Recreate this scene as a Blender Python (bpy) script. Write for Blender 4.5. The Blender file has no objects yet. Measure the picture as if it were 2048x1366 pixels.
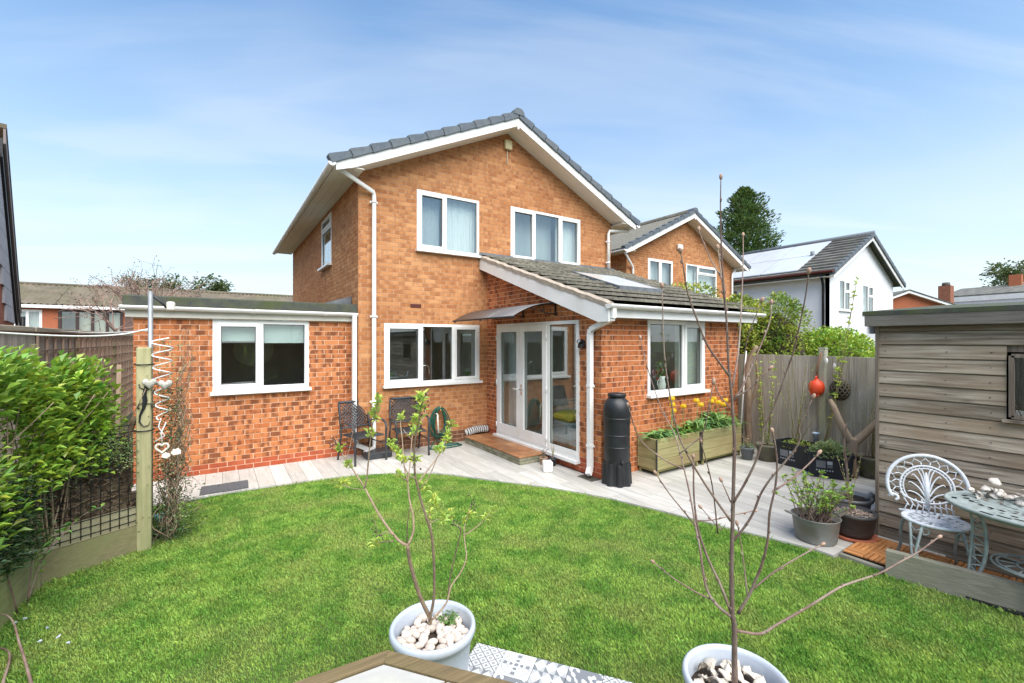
import bpy, math, random
import numpy as np
from mathutils import Matrix, Vector
R = math.radians
rng = random.Random(7)
SC = bpy.context.scene
COL = SC.collection
# ---------------------------------------------------------------- camera
CAM_H = 1.95
FPX, HZ = 890.0, 680.0                      # focal length and horizon of the 2048 px photograph
TH = math.atan2(587, 890)
cam = bpy.data.cameras.new('camera'); cam.sensor_width = 36; cam.lens = FPX / 2048 * 36
cam.shift_y = -3 / 2048; cam.clip_start = .05; cam.clip_end = 2000
camo = bpy.data.objects.new('camera', cam); COL.objects.link(camo)
camo.location = (0, 0, CAM_H); camo.rotation_euler = (R(90), 0, -TH)
SC.camera = camo
# ---------------------------------------------------------------- sky
world = bpy.data.worlds.new('World'); SC.world = world; world.use_nodes = True
nt = world.node_tree; nt.nodes.clear()
def N(t, typ, **kw):
    n = t.nodes.new(typ)
    for k, v in kw.items(): setattr(n, k, v)
    return n
def ramp(t, fac, stops, interp='LINEAR'):
    n = N(t, 'ShaderNodeValToRGB'); n.color_ramp.interpolation = interp
    e = n.color_ramp.elements
    while len(e) < len(stops): e.new(.5)
    for el, (p, c) in zip(e, stops):
        el.position = p; el.color = (c, c, c, 1) if isinstance(c, (int, float)) else (*c[:3], 1)
    t.links.new(fac, n.inputs[0]); return n.outputs[0]
def math_(t, op, a, b=None, clamp=False):
    n = N(t, 'ShaderNodeMath', operation=op, use_clamp=clamp)
    for i, x in enumerate((a, b)):
        if x is None: continue
        if isinstance(x, (int, float)): n.inputs[i].default_value = x
        else: t.links.new(x, n.inputs[i])
    return n.outputs[0]
def mix(t, fac, a, b, blend='MIX'):
    n = N(t, 'ShaderNodeMix', data_type='RGBA', blend_type=blend)
    for s, x in ((n.inputs[0], fac), (n.inputs[6], a), (n.inputs[7], b)):
        if isinstance(x, (int, float)): s.default_value = x
        elif isinstance(x, tuple): s.default_value = (*x[:3], 1)
        else: t.links.new(x, s)
    return n.outputs[2]
SUN_EL, SUN_AZ = 54, 186                     # degrees; azimuth clockwise from +Y
sky = N(nt, 'ShaderNodeTexSky', sky_type='NISHITA', sun_disc=False, sun_elevation=R(SUN_EL),
        sun_rotation=R(SUN_AZ), altitude=0, air_density=1.35, dust_density=.35, ozone_density=3.2)
tc = N(nt, 'ShaderNodeTexCoord')
sep = N(nt, 'ShaderNodeSeparateXYZ'); nt.links.new(tc.outputs['Generated'], sep.inputs[0])
zz = math_(nt, 'MAXIMUM', sep.outputs[2], .02)
# thin high cloud: noise on a flat layer overhead (x/z, y/z), drawn out along one wind direction
cx = math_(nt, 'DIVIDE', sep.outputs[0], math_(nt, 'ADD', zz, .12)); cy = math_(nt, 'DIVIDE', sep.outputs[1], math_(nt, 'ADD', zz, .12))
cmb = N(nt, 'ShaderNodeCombineXYZ'); nt.links.new(cx, cmb.inputs[0]); nt.links.new(cy, cmb.inputs[1])
mp = N(nt, 'ShaderNodeMapping', vector_type='TEXTURE'); mp.inputs['Rotation'].default_value = (0, 0, R(-28)); mp.inputs['Scale'].default_value = (3.4, .75, 1)
mp.inputs['Location'].default_value = (.4, .3, 0)
nt.links.new(cmb.outputs[0], mp.inputs[0])
nz = N(nt, 'ShaderNodeTexNoise'); nz.inputs['Scale'].default_value = 1.15; nz.inputs['Detail'].default_value = 7; nz.inputs['Roughness'].default_value = .52; nz.inputs['Distortion'].default_value = .5
nt.links.new(mp.outputs[0], nz.inputs[0])
wisp = ramp(nt, nz.outputs[0], [(.46, 0), (.60, .20), (.82, .50)], 'EASE')
nz2 = N(nt, 'ShaderNodeTexNoise'); nz2.inputs['Scale'].default_value = .55; nz2.inputs['Detail'].default_value = 3
nt.links.new(cmb.outputs[0], nz2.inputs[0])
veil = ramp(nt, nz2.outputs[0], [(.42, 0), (.72, .24)], 'EASE')
hz_ = math_(nt, 'POWER', math_(nt, 'SUBTRACT', 1.0, sep.outputs[2], True), 2.3)
hzf = math_(nt, 'MULTIPLY', hz_, .92)
SKYW = (5.1, 5.2, 5.3)
skyb = mix(nt, 1.0, sky.outputs[0], (.33, .77, 1.0), 'MULTIPLY')
c1 = mix(nt, wisp, skyb, SKYW)
c2 = mix(nt, veil, c1, SKYW)
c3 = mix(nt, hzf, c2, SKYW)
bg = N(nt, 'ShaderNodeBackground'); nt.links.new(c3, bg.inputs[0]); bg.inputs[1].default_value = .10
wo = N(nt, 'ShaderNodeOutputWorld'); nt.links.new(bg.outputs[0], wo.inputs[0])
# ---------------------------------------------------------------- sun behind thin cloud
sl = bpy.data.lights.new('sun', 'SUN'); sl.energy = 3.5; sl.angle = R(70); sl.color = (1, .955, .885)
so = bpy.data.objects.new('sun', sl); COL.objects.link(so); so.location = (-4, -6, 12)
az, el = R(SUN_AZ), R(SUN_EL)
sd = Vector((math.sin(az) * math.cos(el), math.cos(az) * math.cos(el), math.sin(el)))
so.rotation_euler = (-sd).to_track_quat('-Z', 'Y').to_euler()
vs = SC.view_settings; vs.view_transform = 'Standard'; vs.look = 'None'; vs.gamma = 1; vs.use_curve_mapping = False
vs.exposure = 1.12
SC.cycles.max_bounces = 8; SC.cycles.diffuse_bounces = 4; SC.cycles.transparent_max_bounces = 24
# ---------------------------------------------------------------- photograph -> place
s_, c_ = math.sin(TH), math.cos(TH)
def ray(u): t = (u - 1024) / FPX; return s_ + c_ * t, c_ - s_ * t
def G(u, v, z=0.0): D = FPX * (CAM_H - z) / (v - HZ); r = ray(u); return Vector((r[0] * D, r[1] * D, z))
def PY(u, v, Y): r = ray(u); D = Y / r[1]; return Vector((r[0] * D, Y, CAM_H + (HZ - v) * D / FPX))
def PX(u, v, X): r = ray(u); D = X / r[0]; return Vector((X, r[1] * D, CAM_H + (HZ - v) * D / FPX))
def PD(u, v, D): r = ray(u); return Vector((r[0] * D, r[1] * D, CAM_H + (HZ - v) * D / FPX))
def depth(p): return p[0] * s_ + p[1] * c_
# ---------------------------------------------------------------- mesh builder
class MB:
    def __init__(s): s.v = []; s.f = []; s.t = []; s.m = []; s.s = []; s.uv = {}; s.X = None
    def add(s, vs, fs, tint=None, mi=0, smooth=False, uvs=None):
        o = len(s.v); X = s.X
        s.v.extend((X @ Vector(p)) if X is not None else p for p in vs)
        for k, f in enumerate(fs):
            if uvs is not None: s.uv[len(s.f)] = uvs[k]
            s.f.append(tuple(i + o for i in f)); s.t.append(tint if tint else (.5, .5, .5)); s.m.append(mi); s.s.append(smooth)
    def box(s, a, b, **k):
        x0, y0, z0 = a; x1, y1, z1 = b
        s.add([(x0,y0,z0),(x1,y0,z0),(x1,y1,z0),(x0,y1,z0),(x0,y0,z1),(x1,y0,z1),(x1,y1,z1),(x0,y1,z1)],
              [(0,3,2,1),(4,5,6,7),(0,1,5,4),(1,2,6,5),(2,3,7,6),(3,0,4,7)], **k)
    def bevbox(s, a, b, r, **k):
        """box with chamfered vertical and horizontal edges"""
        x0,y0,z0 = a; x1,y1,z1 = b
        def ring(i, z): return [(x0+i+r,y0+i,z),(x1-i-r,y0+i,z),(x1-i,y0+i+r,z),(x1-i,y1-i-r,z),(x1-i-r,y1-i,z),(x0+i+r,y1-i,z),(x0+i,y1-i-r,z),(x0+i,y0+i+r,z)]
        V = ring(r,z0)+ring(0,z0+r)+ring(0,z1-r)+ring(r,z1)
        F = [tuple(range(7,-1,-1)), tuple(range(24,32))]
        for q in range(3):
            for i in range(8):
                j = (i+1) % 8; F.append((q*8+i, q*8+j, q*8+8+j, q*8+8+i))
        s.add(V, F, **k)
    def prism(s, poly, d, **k):
        """polygon (3d points) pushed along d"""
        n = len(poly); d = Vector(d); P = [Vector(p) for p in poly]
        s.add([tuple(p) for p in P] + [tuple(p + d) for p in P], [tuple(range(n)), tuple(range(2*n-1, n-1, -1))] + [(i, i+n, (i+1) % n + n, (i+1) % n) for i in range(n)], **k)
    def quad(s, *P, **k): s.add([tuple(p) for p in P], [tuple(range(len(P)))], **k)
    def beam(s, a, b, w, h, up=(0,0,1), **k):
        a, b = Vector(a), Vector(b); d = (b-a).normalized(); u = Vector(up)
        r = d.cross(u)
        if r.length < 1e-4: r = d.cross(Vector((1,0,0)))
        r.normalize(); u = r.cross(d).normalized(); r *= w/2; u *= h/2
        V = [a-r-u, a+r-u, a+r+u, a-r+u, b-r-u, b+r-u, b+r+u, b-r+u]
        s.add([tuple(p) for p in V], [(0,1,2,3),(7,6,5,4),(0,4,5,1),(1,5,6,2),(2,6,7,3),(3,7,4,0)], **k)
    def tube(s, pts, rad, n=6, closed=False, cap=True, flat=1.0, **k):
        P = [Vector(p) for p in pts]; m = len(P)
        if isinstance(rad, (int, float)): rad = [rad]*m
        elif len(rad) == 2 and m != 2: rad = [rad[0] + (rad[1]-rad[0])*i/(m-1) for i in range(m)]
        k.setdefault('smooth', True)
        d0 = (P[1]-P[0]).normalized(); u = d0.orthogonal().normalized()
        V = []
        for i in range(m):
            if closed: d = P[(i+1) % m] - P[i-1]
            else: d = P[min(i+1, m-1)] - P[max(i-1, 0)]
            if d.length < 1e-9: d = d0
            d.normalize(); u = (u - d*u.dot(d))
            u = u.normalized() if u.length > 1e-5 else d.orthogonal().normalized()
            w = d.cross(u)
            for j in range(n):
                a = 2*math.pi*j/n
                V.append(tuple(P[i] + (u*math.cos(a) + w*math.sin(a)*flat)*rad[i]))
        F = []
        for i in range(m if closed else m-1):
            i2 = (i+1) % m
            for j in range(n): F.append((i*n+j, i*n+(j+1) % n, i2*n+(j+1) % n, i2*n+j))
        if cap and not closed: F += [tuple(range(n-1,-1,-1)), tuple(range((m-1)*n, m*n))]
        s.add(V, F, **k)
    def lathe(s, prof, c=(0,0,0), n=32, cap=True, sx=1, sy=1, **k):
        """prof = [(r,z)...] from bottom outside round to the top"""
        V = []; F = []; m = len(prof); k.setdefault('smooth', True)
        for r, z in prof:
            for j in range(n):
                a = 2*math.pi*j/n; V.append((c[0]+r*math.cos(a)*sx, c[1]+r*math.sin(a)*sy, c[2]+z))
        for i in range(m-1):
            for j in range(n): F.append((i*n+j, i*n+(j+1) % n, (i+1)*n+(j+1) % n, (i+1)*n+j))
        if cap: F += [tuple(range(n-1,-1,-1)), tuple(range((m-1)*n, m*n))]
        s.add(V, F, **k)
    def blob(s, c, r, n=8, m=6, jit=0, rg=None, rot=None, **k):
        V = []; F = []; k.setdefault('smooth', True); r = (r, r, r) if isinstance(r, (int, float)) else r
        M = rot if rot is not None else Matrix.Identity(3)
        for i in range(m+1):
            ph = math.pi*i/m - math.pi/2
            for j in range(n):
                a = 2*math.pi*j/n; q = 1 + (rg.uniform(-jit, jit) if jit and 0 < i < m else 0)
                p = M @ Vector((math.cos(ph)*math.cos(a)*r[0]*q, math.cos(ph)*math.sin(a)*r[1]*q, math.sin(ph)*r[2]*q))
                V.append((c[0]+p.x, c[1]+p.y, c[2]+p.z))
        for i in range(m):
            for j in range(n): F.append((i*n+j, i*n+(j+1) % n, (i+1)*n+(j+1) % n, (i+1)*n+j))
        s.add(V, F, **k)
    def mesh(s, name, mats, base=None):
        me = bpy.data.meshes.new(name)
        b = Vector(base) if base is not None else Vector((0,0,0))
        me.from_pydata([(p[0]-b.x, p[1]-b.y, p[2]-b.z) for p in s.v], [], s.f)
        if not isinstance(mats, (list, tuple)): mats = [mats]
        for m in mats: me.materials.append(m)
        n = len(s.f)
        if n:
            at = me.attributes.new('tint', 'FLOAT_COLOR', 'FACE')
            at.data.foreach_set('color', np.array([(*t, 1) for t in s.t], dtype=np.float32).ravel())
            me.polygons.foreach_set('material_index', s.m); me.polygons.foreach_set('use_smooth', s.s)
            if s.uv:
                ul = me.uv_layers.new(name='uv')
                for fi, uvs in s.uv.items():
                    for li, q in zip(me.polygons[fi].loop_indices, uvs): ul.data[li].uv = q
        me.update(); return me
def link(name, me, parent=None, loc=None):
    o = bpy.data.objects.new(name, me); COL.objects.link(o)
    if parent is not None: o.parent = parent
    if loc is not None: o.location = loc
    return o
def tag(o, label=None, cat=None, group=None, kind=None):
    for k, v in (('label', label), ('category', cat), ('group', group), ('kind', kind)):
        if v: o[k] = v
    return o
class Thing:
    """an Empty at the base; parts are built in place and hung under it"""
    def __init__(s, name, label, cat, base=(0,0,0), group=None):
        s.base = Vector(base); s.o = link(name, None, None, s.base); s.o.empty_display_size = .1
        tag(s.o, label, cat, group)
    def part(s, name, mb, mat, parent=None, label=None, kind=None):
        o = link(name, mb.mesh(name, mat, s.base), parent or s.o); tag(o, label, None, None, kind); return o
def solo(name, mb, mat, label, cat, base, group=None):
    o = link(name, mb.mesh(name, mat, base), None, Vector(base)); return tag(o, label, cat, group)
def struct(name, mb, mat, parent=None):
    o = link(name, mb.mesh(name, mat), parent)
    if parent is None: o['kind'] = 'structure'
    return o
def copy_tree(o, parent=None):
    c = o.copy(); COL.objects.link(c); c.parent = parent
    for ch in o.children: copy_tree(ch, c)
    return c
# ---------------------------------------------------------------- materials
MATS = {}
def mat(name, c1, c2=None, scale=6.0, rough=.7, bump=0.0, bscale=60, stretch=(1,1,1), tint=0.0, spec=.35, metal=0.0, detail=5, lo=.35, hi=.65, c3=None, s3=1.2, coat=0, rand=0.0, trans=0.0):
    """base colour varies between c1 and c2 by noise (c3: a slower stain); tint: strength of per-face 'tint' value"""
    m = bpy.data.materials.new(name); m.use_nodes = True; t = m.node_tree; t.nodes.clear(); MATS[name] = m
    tc = N(t, 'ShaderNodeTexCoord'); oi = N(t, 'ShaderNodeObjectInfo')
    off = N(t, 'ShaderNodeVectorMath', operation='SCALE'); off.inputs[0].default_value = (31.7, 17.3, 11.9); t.links.new(oi.outputs['Random'], off.inputs[3])
    ad = N(t, 'ShaderNodeVectorMath', operation='ADD'); t.links.new(tc.outputs['Object'], ad.inputs[0]); t.links.new(off.outputs[0], ad.inputs[1])
    mp = N(t, 'ShaderNodeMapping'); mp.inputs['Scale'].default_value = stretch; t.links.new(ad.outputs[0], mp.inputs[0])
    nz = N(t, 'ShaderNodeTexNoise'); nz.inputs['Scale'].default_value = scale; nz.inputs['Detail'].default_value = detail; t.links.new(mp.outputs[0], nz.inputs[0])
    col = mix(t, ramp(t, nz.outputs[0], [(lo, 0), (hi, 1)]), c1, c2 or c1)
    if c3:
        n3 = N(t, 'ShaderNodeTexNoise'); n3.inputs['Scale'].default_value = s3; n3.inputs['Detail'].default_value = 4; t.links.new(ad.outputs[0], n3.inputs[0])
        col = mix(t, ramp(t, n3.outputs[0], [(.45, 0), (.68, .85)]), col, c3)
    if tint:
        at = N(t, 'ShaderNodeAttribute', attribute_name='tint')
        sp = N(t, 'ShaderNodeSeparateColor'); t.links.new(at.outputs[0], sp.inputs[0])
        k = math_(t, 'ADD', math_(t, 'MULTIPLY', math_(t, 'SUBTRACT', sp.outputs[0], .5), 2*tint), 1.0)
        cc = N(t, 'ShaderNodeCombineColor')
        hue = math_(t, 'MULTIPLY', math_(t, 'SUBTRACT', sp.outputs[1], .5), tint)
        t.links.new(math_(t, 'ADD', k, hue), cc.inputs[0]); t.links.new(k, cc.inputs[1]); t.links.new(math_(t, 'SUBTRACT', k, hue), cc.inputs[2])
        col = mix(t, 1.0, col, cc.outputs[0], 'MULTIPLY')
    if rand:
        k = math_(t, 'ADD', math_(t, 'MULTIPLY', math_(t, 'SUBTRACT', oi.outputs['Random'], .5), 2*rand), 1.0)
        cc = N(t, 'ShaderNodeCombineColor')
        for i in range(3): t.links.new(k, cc.inputs[i])
        col = mix(t, 1.0, col, cc.outputs[0], 'MULTIPLY')
    b = N(t, 'ShaderNodeBsdfPrincipled'); t.links.new(col, b.inputs['Base Color'])
    b.inputs['Roughness'].default_value = rough; b.inputs['Metallic'].default_value = metal; b.inputs['Specular IOR Level'].default_value = spec
    if coat: b.inputs['Coat Weight'].default_value = coat
    if bump:
        n2 = N(t, 'ShaderNodeTexNoise'); n2.inputs['Scale'].default_value = bscale; n2.inputs['Detail'].default_value = 4; t.links.new(mp.outputs[0], n2.inputs[0])
        bp = N(t, 'ShaderNodeBump'); bp.inputs['Strength'].default_value = bump; bp.inputs['Distance'].default_value = .01
        t.links.new(n2.outputs[0], bp.inputs['Height']); t.links.new(bp.outputs[0], b.inputs['Normal'])
    out = N(t, 'ShaderNodeOutputMaterial')
    if trans:
        tr = N(t, 'ShaderNodeBsdfTranslucent'); t.links.new(col, tr.inputs[0])
        ms = N(t, 'ShaderNodeMixShader'); ms.inputs[0].default_value = trans
        t.links.new(b.outputs[0], ms.inputs[1]); t.links.new(tr.outputs[0], ms.inputs[2]); t.links.new(ms.outputs[0], out.inputs[0])
    else: t.links.new(b.outputs[0], out.inputs[0])
    return m
def brick_mat(name, base, dark, light, patch, mottle=1.0):
    """fired brick: tint.r = how light this brick is, tint.g = where its burnt patches sit"""
    m = bpy.data.materials.new(name); m.use_nodes = True; t = m.node_tree; t.nodes.clear(); MATS[name] = m
    at = N(t, 'ShaderNodeAttribute', attribute_name='tint'); sp = N(t, 'ShaderNodeSeparateColor'); t.links.new(at.outputs[0], sp.inputs[0])
    uv = N(t, 'ShaderNodeUVMap', uv_map='uv'); su = N(t, 'ShaderNodeSeparateXYZ'); t.links.new(uv.outputs[0], su.inputs[0])
    cb = N(t, 'ShaderNodeCombineXYZ')
    t.links.new(math_(t, 'ADD', math_(t, 'MULTIPLY', su.outputs[0], 2.1), math_(t, 'MULTIPLY', sp.outputs[1], 91.0)), cb.inputs[0])
    t.links.new(math_(t, 'ADD', math_(t, 'MULTIPLY', su.outputs[1], .22), math_(t, 'MULTIPLY', sp.outputs[2], 57.0)), cb.inputs[1])
    nz = N(t, 'ShaderNodeTexNoise'); nz.inputs['Scale'].default_value = 1.0; nz.inputs['Detail'].default_value = 1.5; t.links.new(cb.outputs[0], nz.inputs[0])
    col = mix(t, ramp(t, sp.outputs[0], [(0, 0), (1, 1)]), base, light)
    col = mix(t, ramp(t, nz.outputs[0], [(.47, 0), (.60, patch)]), col, dark)
    cb2 = N(t, 'ShaderNodeCombineXYZ')
    t.links.new(math_(t, 'ADD', math_(t, 'MULTIPLY', su.outputs[0], 3.3), math_(t, 'MULTIPLY', sp.outputs[2], 33.0)), cb2.inputs[0]); t.links.new(su.outputs[1], cb2.inputs[1])
    n2 = N(t, 'ShaderNodeTexNoise'); n2.inputs['Scale'].default_value = 5; n2.inputs['Detail'].default_value = 5; t.links.new(cb2.outputs[0], n2.inputs[0])
    k = math_(t, 'ADD', math_(t, 'MULTIPLY', math_(t, 'SUBTRACT', n2.outputs[0], .5), .7*mottle), 1.0)
    cc = N(t, 'ShaderNodeCombineColor')
    for i in range(3): t.links.new(k, cc.inputs[i])
    col = mix(t, 1.0, col, cc.outputs[0], 'MULTIPLY')
    b = N(t, 'ShaderNodeBsdfPrincipled'); t.links.new(col, b.inputs['Base Color']); b.inputs['Roughness'].default_value = .85; b.inputs['Specular IOR Level'].default_value = .2
    bp = N(t, 'ShaderNodeBump'); bp.inputs['Strength'].default_value = .5; bp.inputs['Distance'].default_value = .004
    t.links.new(n2.outputs[0], bp.inputs['Height']); t.links.new(bp.outputs[0], b.inputs['Normal'])
    out = N(t, 'ShaderNodeOutputMaterial'); t.links.new(b.outputs[0], out.inputs[0]); return m
def glass_mat(name, tintc=(.93,.97,.95), boost=.9, base=.125):
    m = bpy.data.materials.new(name); m.use_nodes = True; t = m.node_tree; t.nodes.clear(); MATS[name] = m
    lw = N(t, 'ShaderNodeLayerWeight'); lw.inputs[0].default_value = .5      # facing is the same from both sides of the pane
    tr = N(t, 'ShaderNodeBsdfTransparent'); tr.inputs[0].default_value = (*tintc, 1)
    gl = N(t, 'ShaderNodeBsdfGlossy'); gl.inputs['Roughness'].default_value = .0; gl.inputs[0].default_value = (.95, .97, 1, 1)
    ms = N(t, 'ShaderNodeMixShader'); out = N(t, 'ShaderNodeOutputMaterial')
    t.links.new(math_(t, 'ADD', math_(t, 'MULTIPLY', math_(t, 'POWER', lw.outputs['Facing'], 4.5), boost), base, True), ms.inputs[0])
    t.links.new(tr.outputs[0], ms.inputs[1]); t.links.new(gl.outputs[0], ms.inputs[2]); t.links.new(ms.outputs[0], out.inputs[0]); return m
B_TAN = brick_mat('tan_brick', (.40,.158,.058), (.23,.078,.034), (.56,.27,.115), .45, .9)
B_ORG = brick_mat('orange_brick', (.42,.128,.043), (.165,.053,.024), (.56,.215,.082), .84, .75)
B_RED = brick_mat('red_plinth_brick', (.36,.075,.030), (.25,.05,.025), (.42,.11,.05), .4, .6)
B_BRN = brick_mat('brown_plinth_brick', (.20,.085,.045), (.10,.045,.03), (.27,.13,.07), .6, .8)
B_FAR = brick_mat('far_red_brick', (.40,.12,.050), (.28,.075,.04), (.46,.17,.08), .4, .5)
M_MORT = mat('mortar', (.60,.40,.25), (.50,.32,.20), 9, .95, .3, 90, spec=.1)
M_MORT2 = mat('peach_mortar', (.80,.54,.37), (.70,.45,.30), 7, .95, .3, 90, spec=.1)
M_WHITE = mat('white_plastic', (.82,.805,.775), (.77,.755,.725), 2.2, .32, spec=.5, c3=(.72,.695,.64), s3=2.5)
M_CREAM = mat('cream_plastic', (.68,.64,.55), (.60,.56,.47), 3, .5, spec=.4)
M_SOFF = mat('soffit_white', (.84,.80,.72), (.78,.74,.66), 2.5, .5)
M_GLASS = glass_mat('window_glass')
M_SLATE = mat('grey_verge_tile', (.085,.10,.115), (.115,.13,.145), 14, .6, .25, 120, tint=.35)
M_ROOFT = mat('weathered_roof_tile', (.215,.195,.155), (.125,.113,.088), 10, .9, .5, 70, tint=.30, c3=(.17,.16,.12), s3=3, rand=.18)
M_CEM = mat('cement', (.42,.35,.28), (.33,.27,.21), 20, .95, .6, 50)
M_LEAD = mat('lead_flashing', (.17,.18,.195), (.12,.13,.14), 8, .6, .2, 30, metal=.3)
M_FELT = mat('roof_felt', (.055,.06,.055), (.085,.09,.06), 9, .95, .4, 120, c3=(.07,.085,.03), s3=5)
M_BLACK = mat('black_plastic', (.012,.013,.015), (.022,.023,.025), 5, .42, .1, 40, spec=.45)
M_DARKM = mat('charcoal_metal', (.040,.043,.047), (.060,.063,.067), 9, .42, metal=.25)
M_CURT = mat('net_curtain', (.72,.72,.72), (.62,.62,.63), 3, .9, stretch=(9,9,.4))
M_BLIND = mat('pale_blind', (.55,.64,.60), (.50,.58,.55), 3, .8)
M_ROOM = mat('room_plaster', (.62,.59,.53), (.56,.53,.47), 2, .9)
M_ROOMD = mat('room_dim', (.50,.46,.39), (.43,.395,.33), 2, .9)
M_FLOOR = mat('room_floor', (.30,.19,.10), (.22,.13,.07), 3, .5, stretch=(1,8,1))
M_CHROME = mat('chrome', (.75,.76,.78), None, 2, .15, metal=1)
def wood(name, c1, c2, axis, rand=.16, rough=.85, c3=None, tint=0, s3=1.2, knots=False):
    st = {'x': (.9, 16, 16), 'y': (16, .9, 16), 'z': (16, 16, .9)}[axis]
    m = mat(name, c1, c2, 2.6, rough, .45, 9, st, tint=tint, spec=.15, c3=c3, rand=rand, detail=6, s3=s3)
    if knots:                                  # dark knots, drawn out along the grain
        t = m.node_tree; b = next(n for n in t.nodes if n.type == 'BSDF_PRINCIPLED'); src = b.inputs['Base Color'].links[0].from_socket; ad = next(n for n in t.nodes if n.type == 'VECT_MATH' and n.operation == 'ADD')
        mp = N(t, 'ShaderNodeMapping'); mp.inputs['Scale'].default_value = {'x': (.5,1.3,1.3), 'y': (1.3,.5,1.3), 'z': (1.3,1.3,.5)}[axis]; t.links.new(ad.outputs[0], mp.inputs[0])
        vo = N(t, 'ShaderNodeTexVoronoi'); vo.inputs['Scale'].default_value = 4.2; t.links.new(mp.outputs[0], vo.inputs[0])
        k = ramp(t, vo.outputs['Distance'], [(.0, .85), (.07, .55), (.15, .0)]); t.links.new(mix(t, k, src, (.045,.03,.02)), b.inputs['Base Color'])
    return m
W_SHED = wood('weathered_shed_board', (.41,.345,.27), (.185,.145,.105), 'y', .28, c3=(.25,.18,.12), knots=True)
W_SHEDV = wood('weathered_shed_post', (.22,.18,.14), (.14,.11,.085), 'z', .1)
W_FENV = wood('grey_fence_board', (.46,.415,.345), (.29,.25,.20), 'z', .16, c3=(.32,.285,.215))
W_FENP = wood('pink_fence_board', (.78,.57,.42), (.66,.46,.32), 'z', .12)
W_FEND = wood('brown_fence_board', (.33,.22,.12), (.23,.15,.085), 'z', .18)
W_TREL = wood('trellis_batten', (.48,.34,.25), (.36,.25,.18), 'z', .15)
W_POST = wood('green_post', (.43,.39,.22), (.33,.30,.165), 'z', .1, c3=(.20,.22,.09))
W_PLANT = wood('mossy_planter_board', (.37,.33,.16), (.27,.25,.11), 'x', .14, c3=(.29,.215,.105))
W_PLANTY = wood('mossy_planter_end', (.33,.28,.145), (.24,.22,.10), 'y', .14, c3=(.18,.19,.06))
W_SLEEP = wood('grey_sleeper', (.33,.305,.25), (.23,.215,.17), 'y', .1, c3=(.25,.25,.17))
W_SLEEPX = wood('brown_sleeper', (.26,.205,.12), (.18,.145,.085), 'x', .1, c3=(.20,.21,.09))
W_DECK = wood('red_deck_slat_x', (.52,.235,.085), (.38,.155,.055), 'x', .22, .6)
W_DECKY = wood('red_deck_slat_y', (.52,.235,.085), (.38,.155,.055), 'y', .22, .6)
W_TABLE = wood('rough_table_edge', (.20,.135,.075), (.11,.075,.045), 'x', .1, c3=(.15,.125,.055))
W_DRIFT = mat('driftwood', (.26,.175,.115), (.17,.11,.07), 5, .9, .6, 30, (6,6,1), c3=(.27,.22,.16))
M_CONC = mat('concrete_post', (.42,.40,.33), (.33,.315,.25), 12, .95, .5, 80, c3=(.31,.30,.18))
M_SLAB = mat('porcelain_plank', (.54,.515,.47), (.40,.38,.345), 3.0, .55, .08, 30, (7,.8,1), rand=.13, c3=(.44,.42,.37))
M_GROUT = mat('grout', (.24,.225,.195), (.19,.18,.16), 20, .95)
M_SOIL = mat('soil', (.045,.030,.020), (.075,.052,.035), 25, .95, .8, 60)
M_BARK = mat('twig_bark', (.36,.265,.175), (.26,.18,.12), 30, .8, .4, 90, tint=.25)
M_BARKR = mat('reddish_twig_bark', (.225,.145,.115), (.155,.098,.078), 26, .75, .4, 90, c3=(.33,.26,.20), s3=6)
M_BARKG = mat('olive_stem', (.22,.19,.08), (.16,.135,.06), 20, .8)
M_BUD = mat('bud', (.42,.27,.20), (.30,.19,.13), 30, .7)
# ================================================================ SETTING
def interp(P, x):
    if x <= P[0][0]: return P[0][1]
    for (a, b), (c, d) in zip(P, P[1:]):
        if x <= c: return b + (d-b)*(x-a)/(c-a) if c > a else d
    return P[-1][1]
EDGE = [(-.9,6.69),(-.4,6.70),(-.04,6.78),(.34,6.77),(.94,6.74),(1.586,6.654),(2.107,6.456),(2.721,6.05),(3.25,5.23),(3.683,4.62),(4.007,4.02),(4.193,3.44),(4.354,2.9),(4.49,2.417),(4.62,2.035),(4.72,1.68),(4.75,1.45)]
def L(x): return interp(EDGE, x)
def clip(poly, a, b):
    """keep the part of a 2d polygon to the left of a->b"""
    out = []; f = lambda p: (b[0]-a[0])*(p[1]-a[1]) - (b[1]-a[1])*(p[0]-a[0])
    for i in range(len(poly)):
        p, q = poly[i-1], poly[i]; fp, fq = f(p), f(q)
        if (fp >= 0) != (fq >= 0):
            k = fp/(fp-fq); out.append((p[0]+(q[0]-p[0])*k, p[1]+(q[1]-p[1])*k))
        if fq >= 0: out.append(q)
    return out
M_EARTH = mat('garden_earth', (.075,.085,.035), (.05,.045,.025), 2, .95, .5, 30)
mb = MB(); mb.box((-400,-300,-.5), (500,600,-.075)); struct('ground', mb, M_EARTH)
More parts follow.
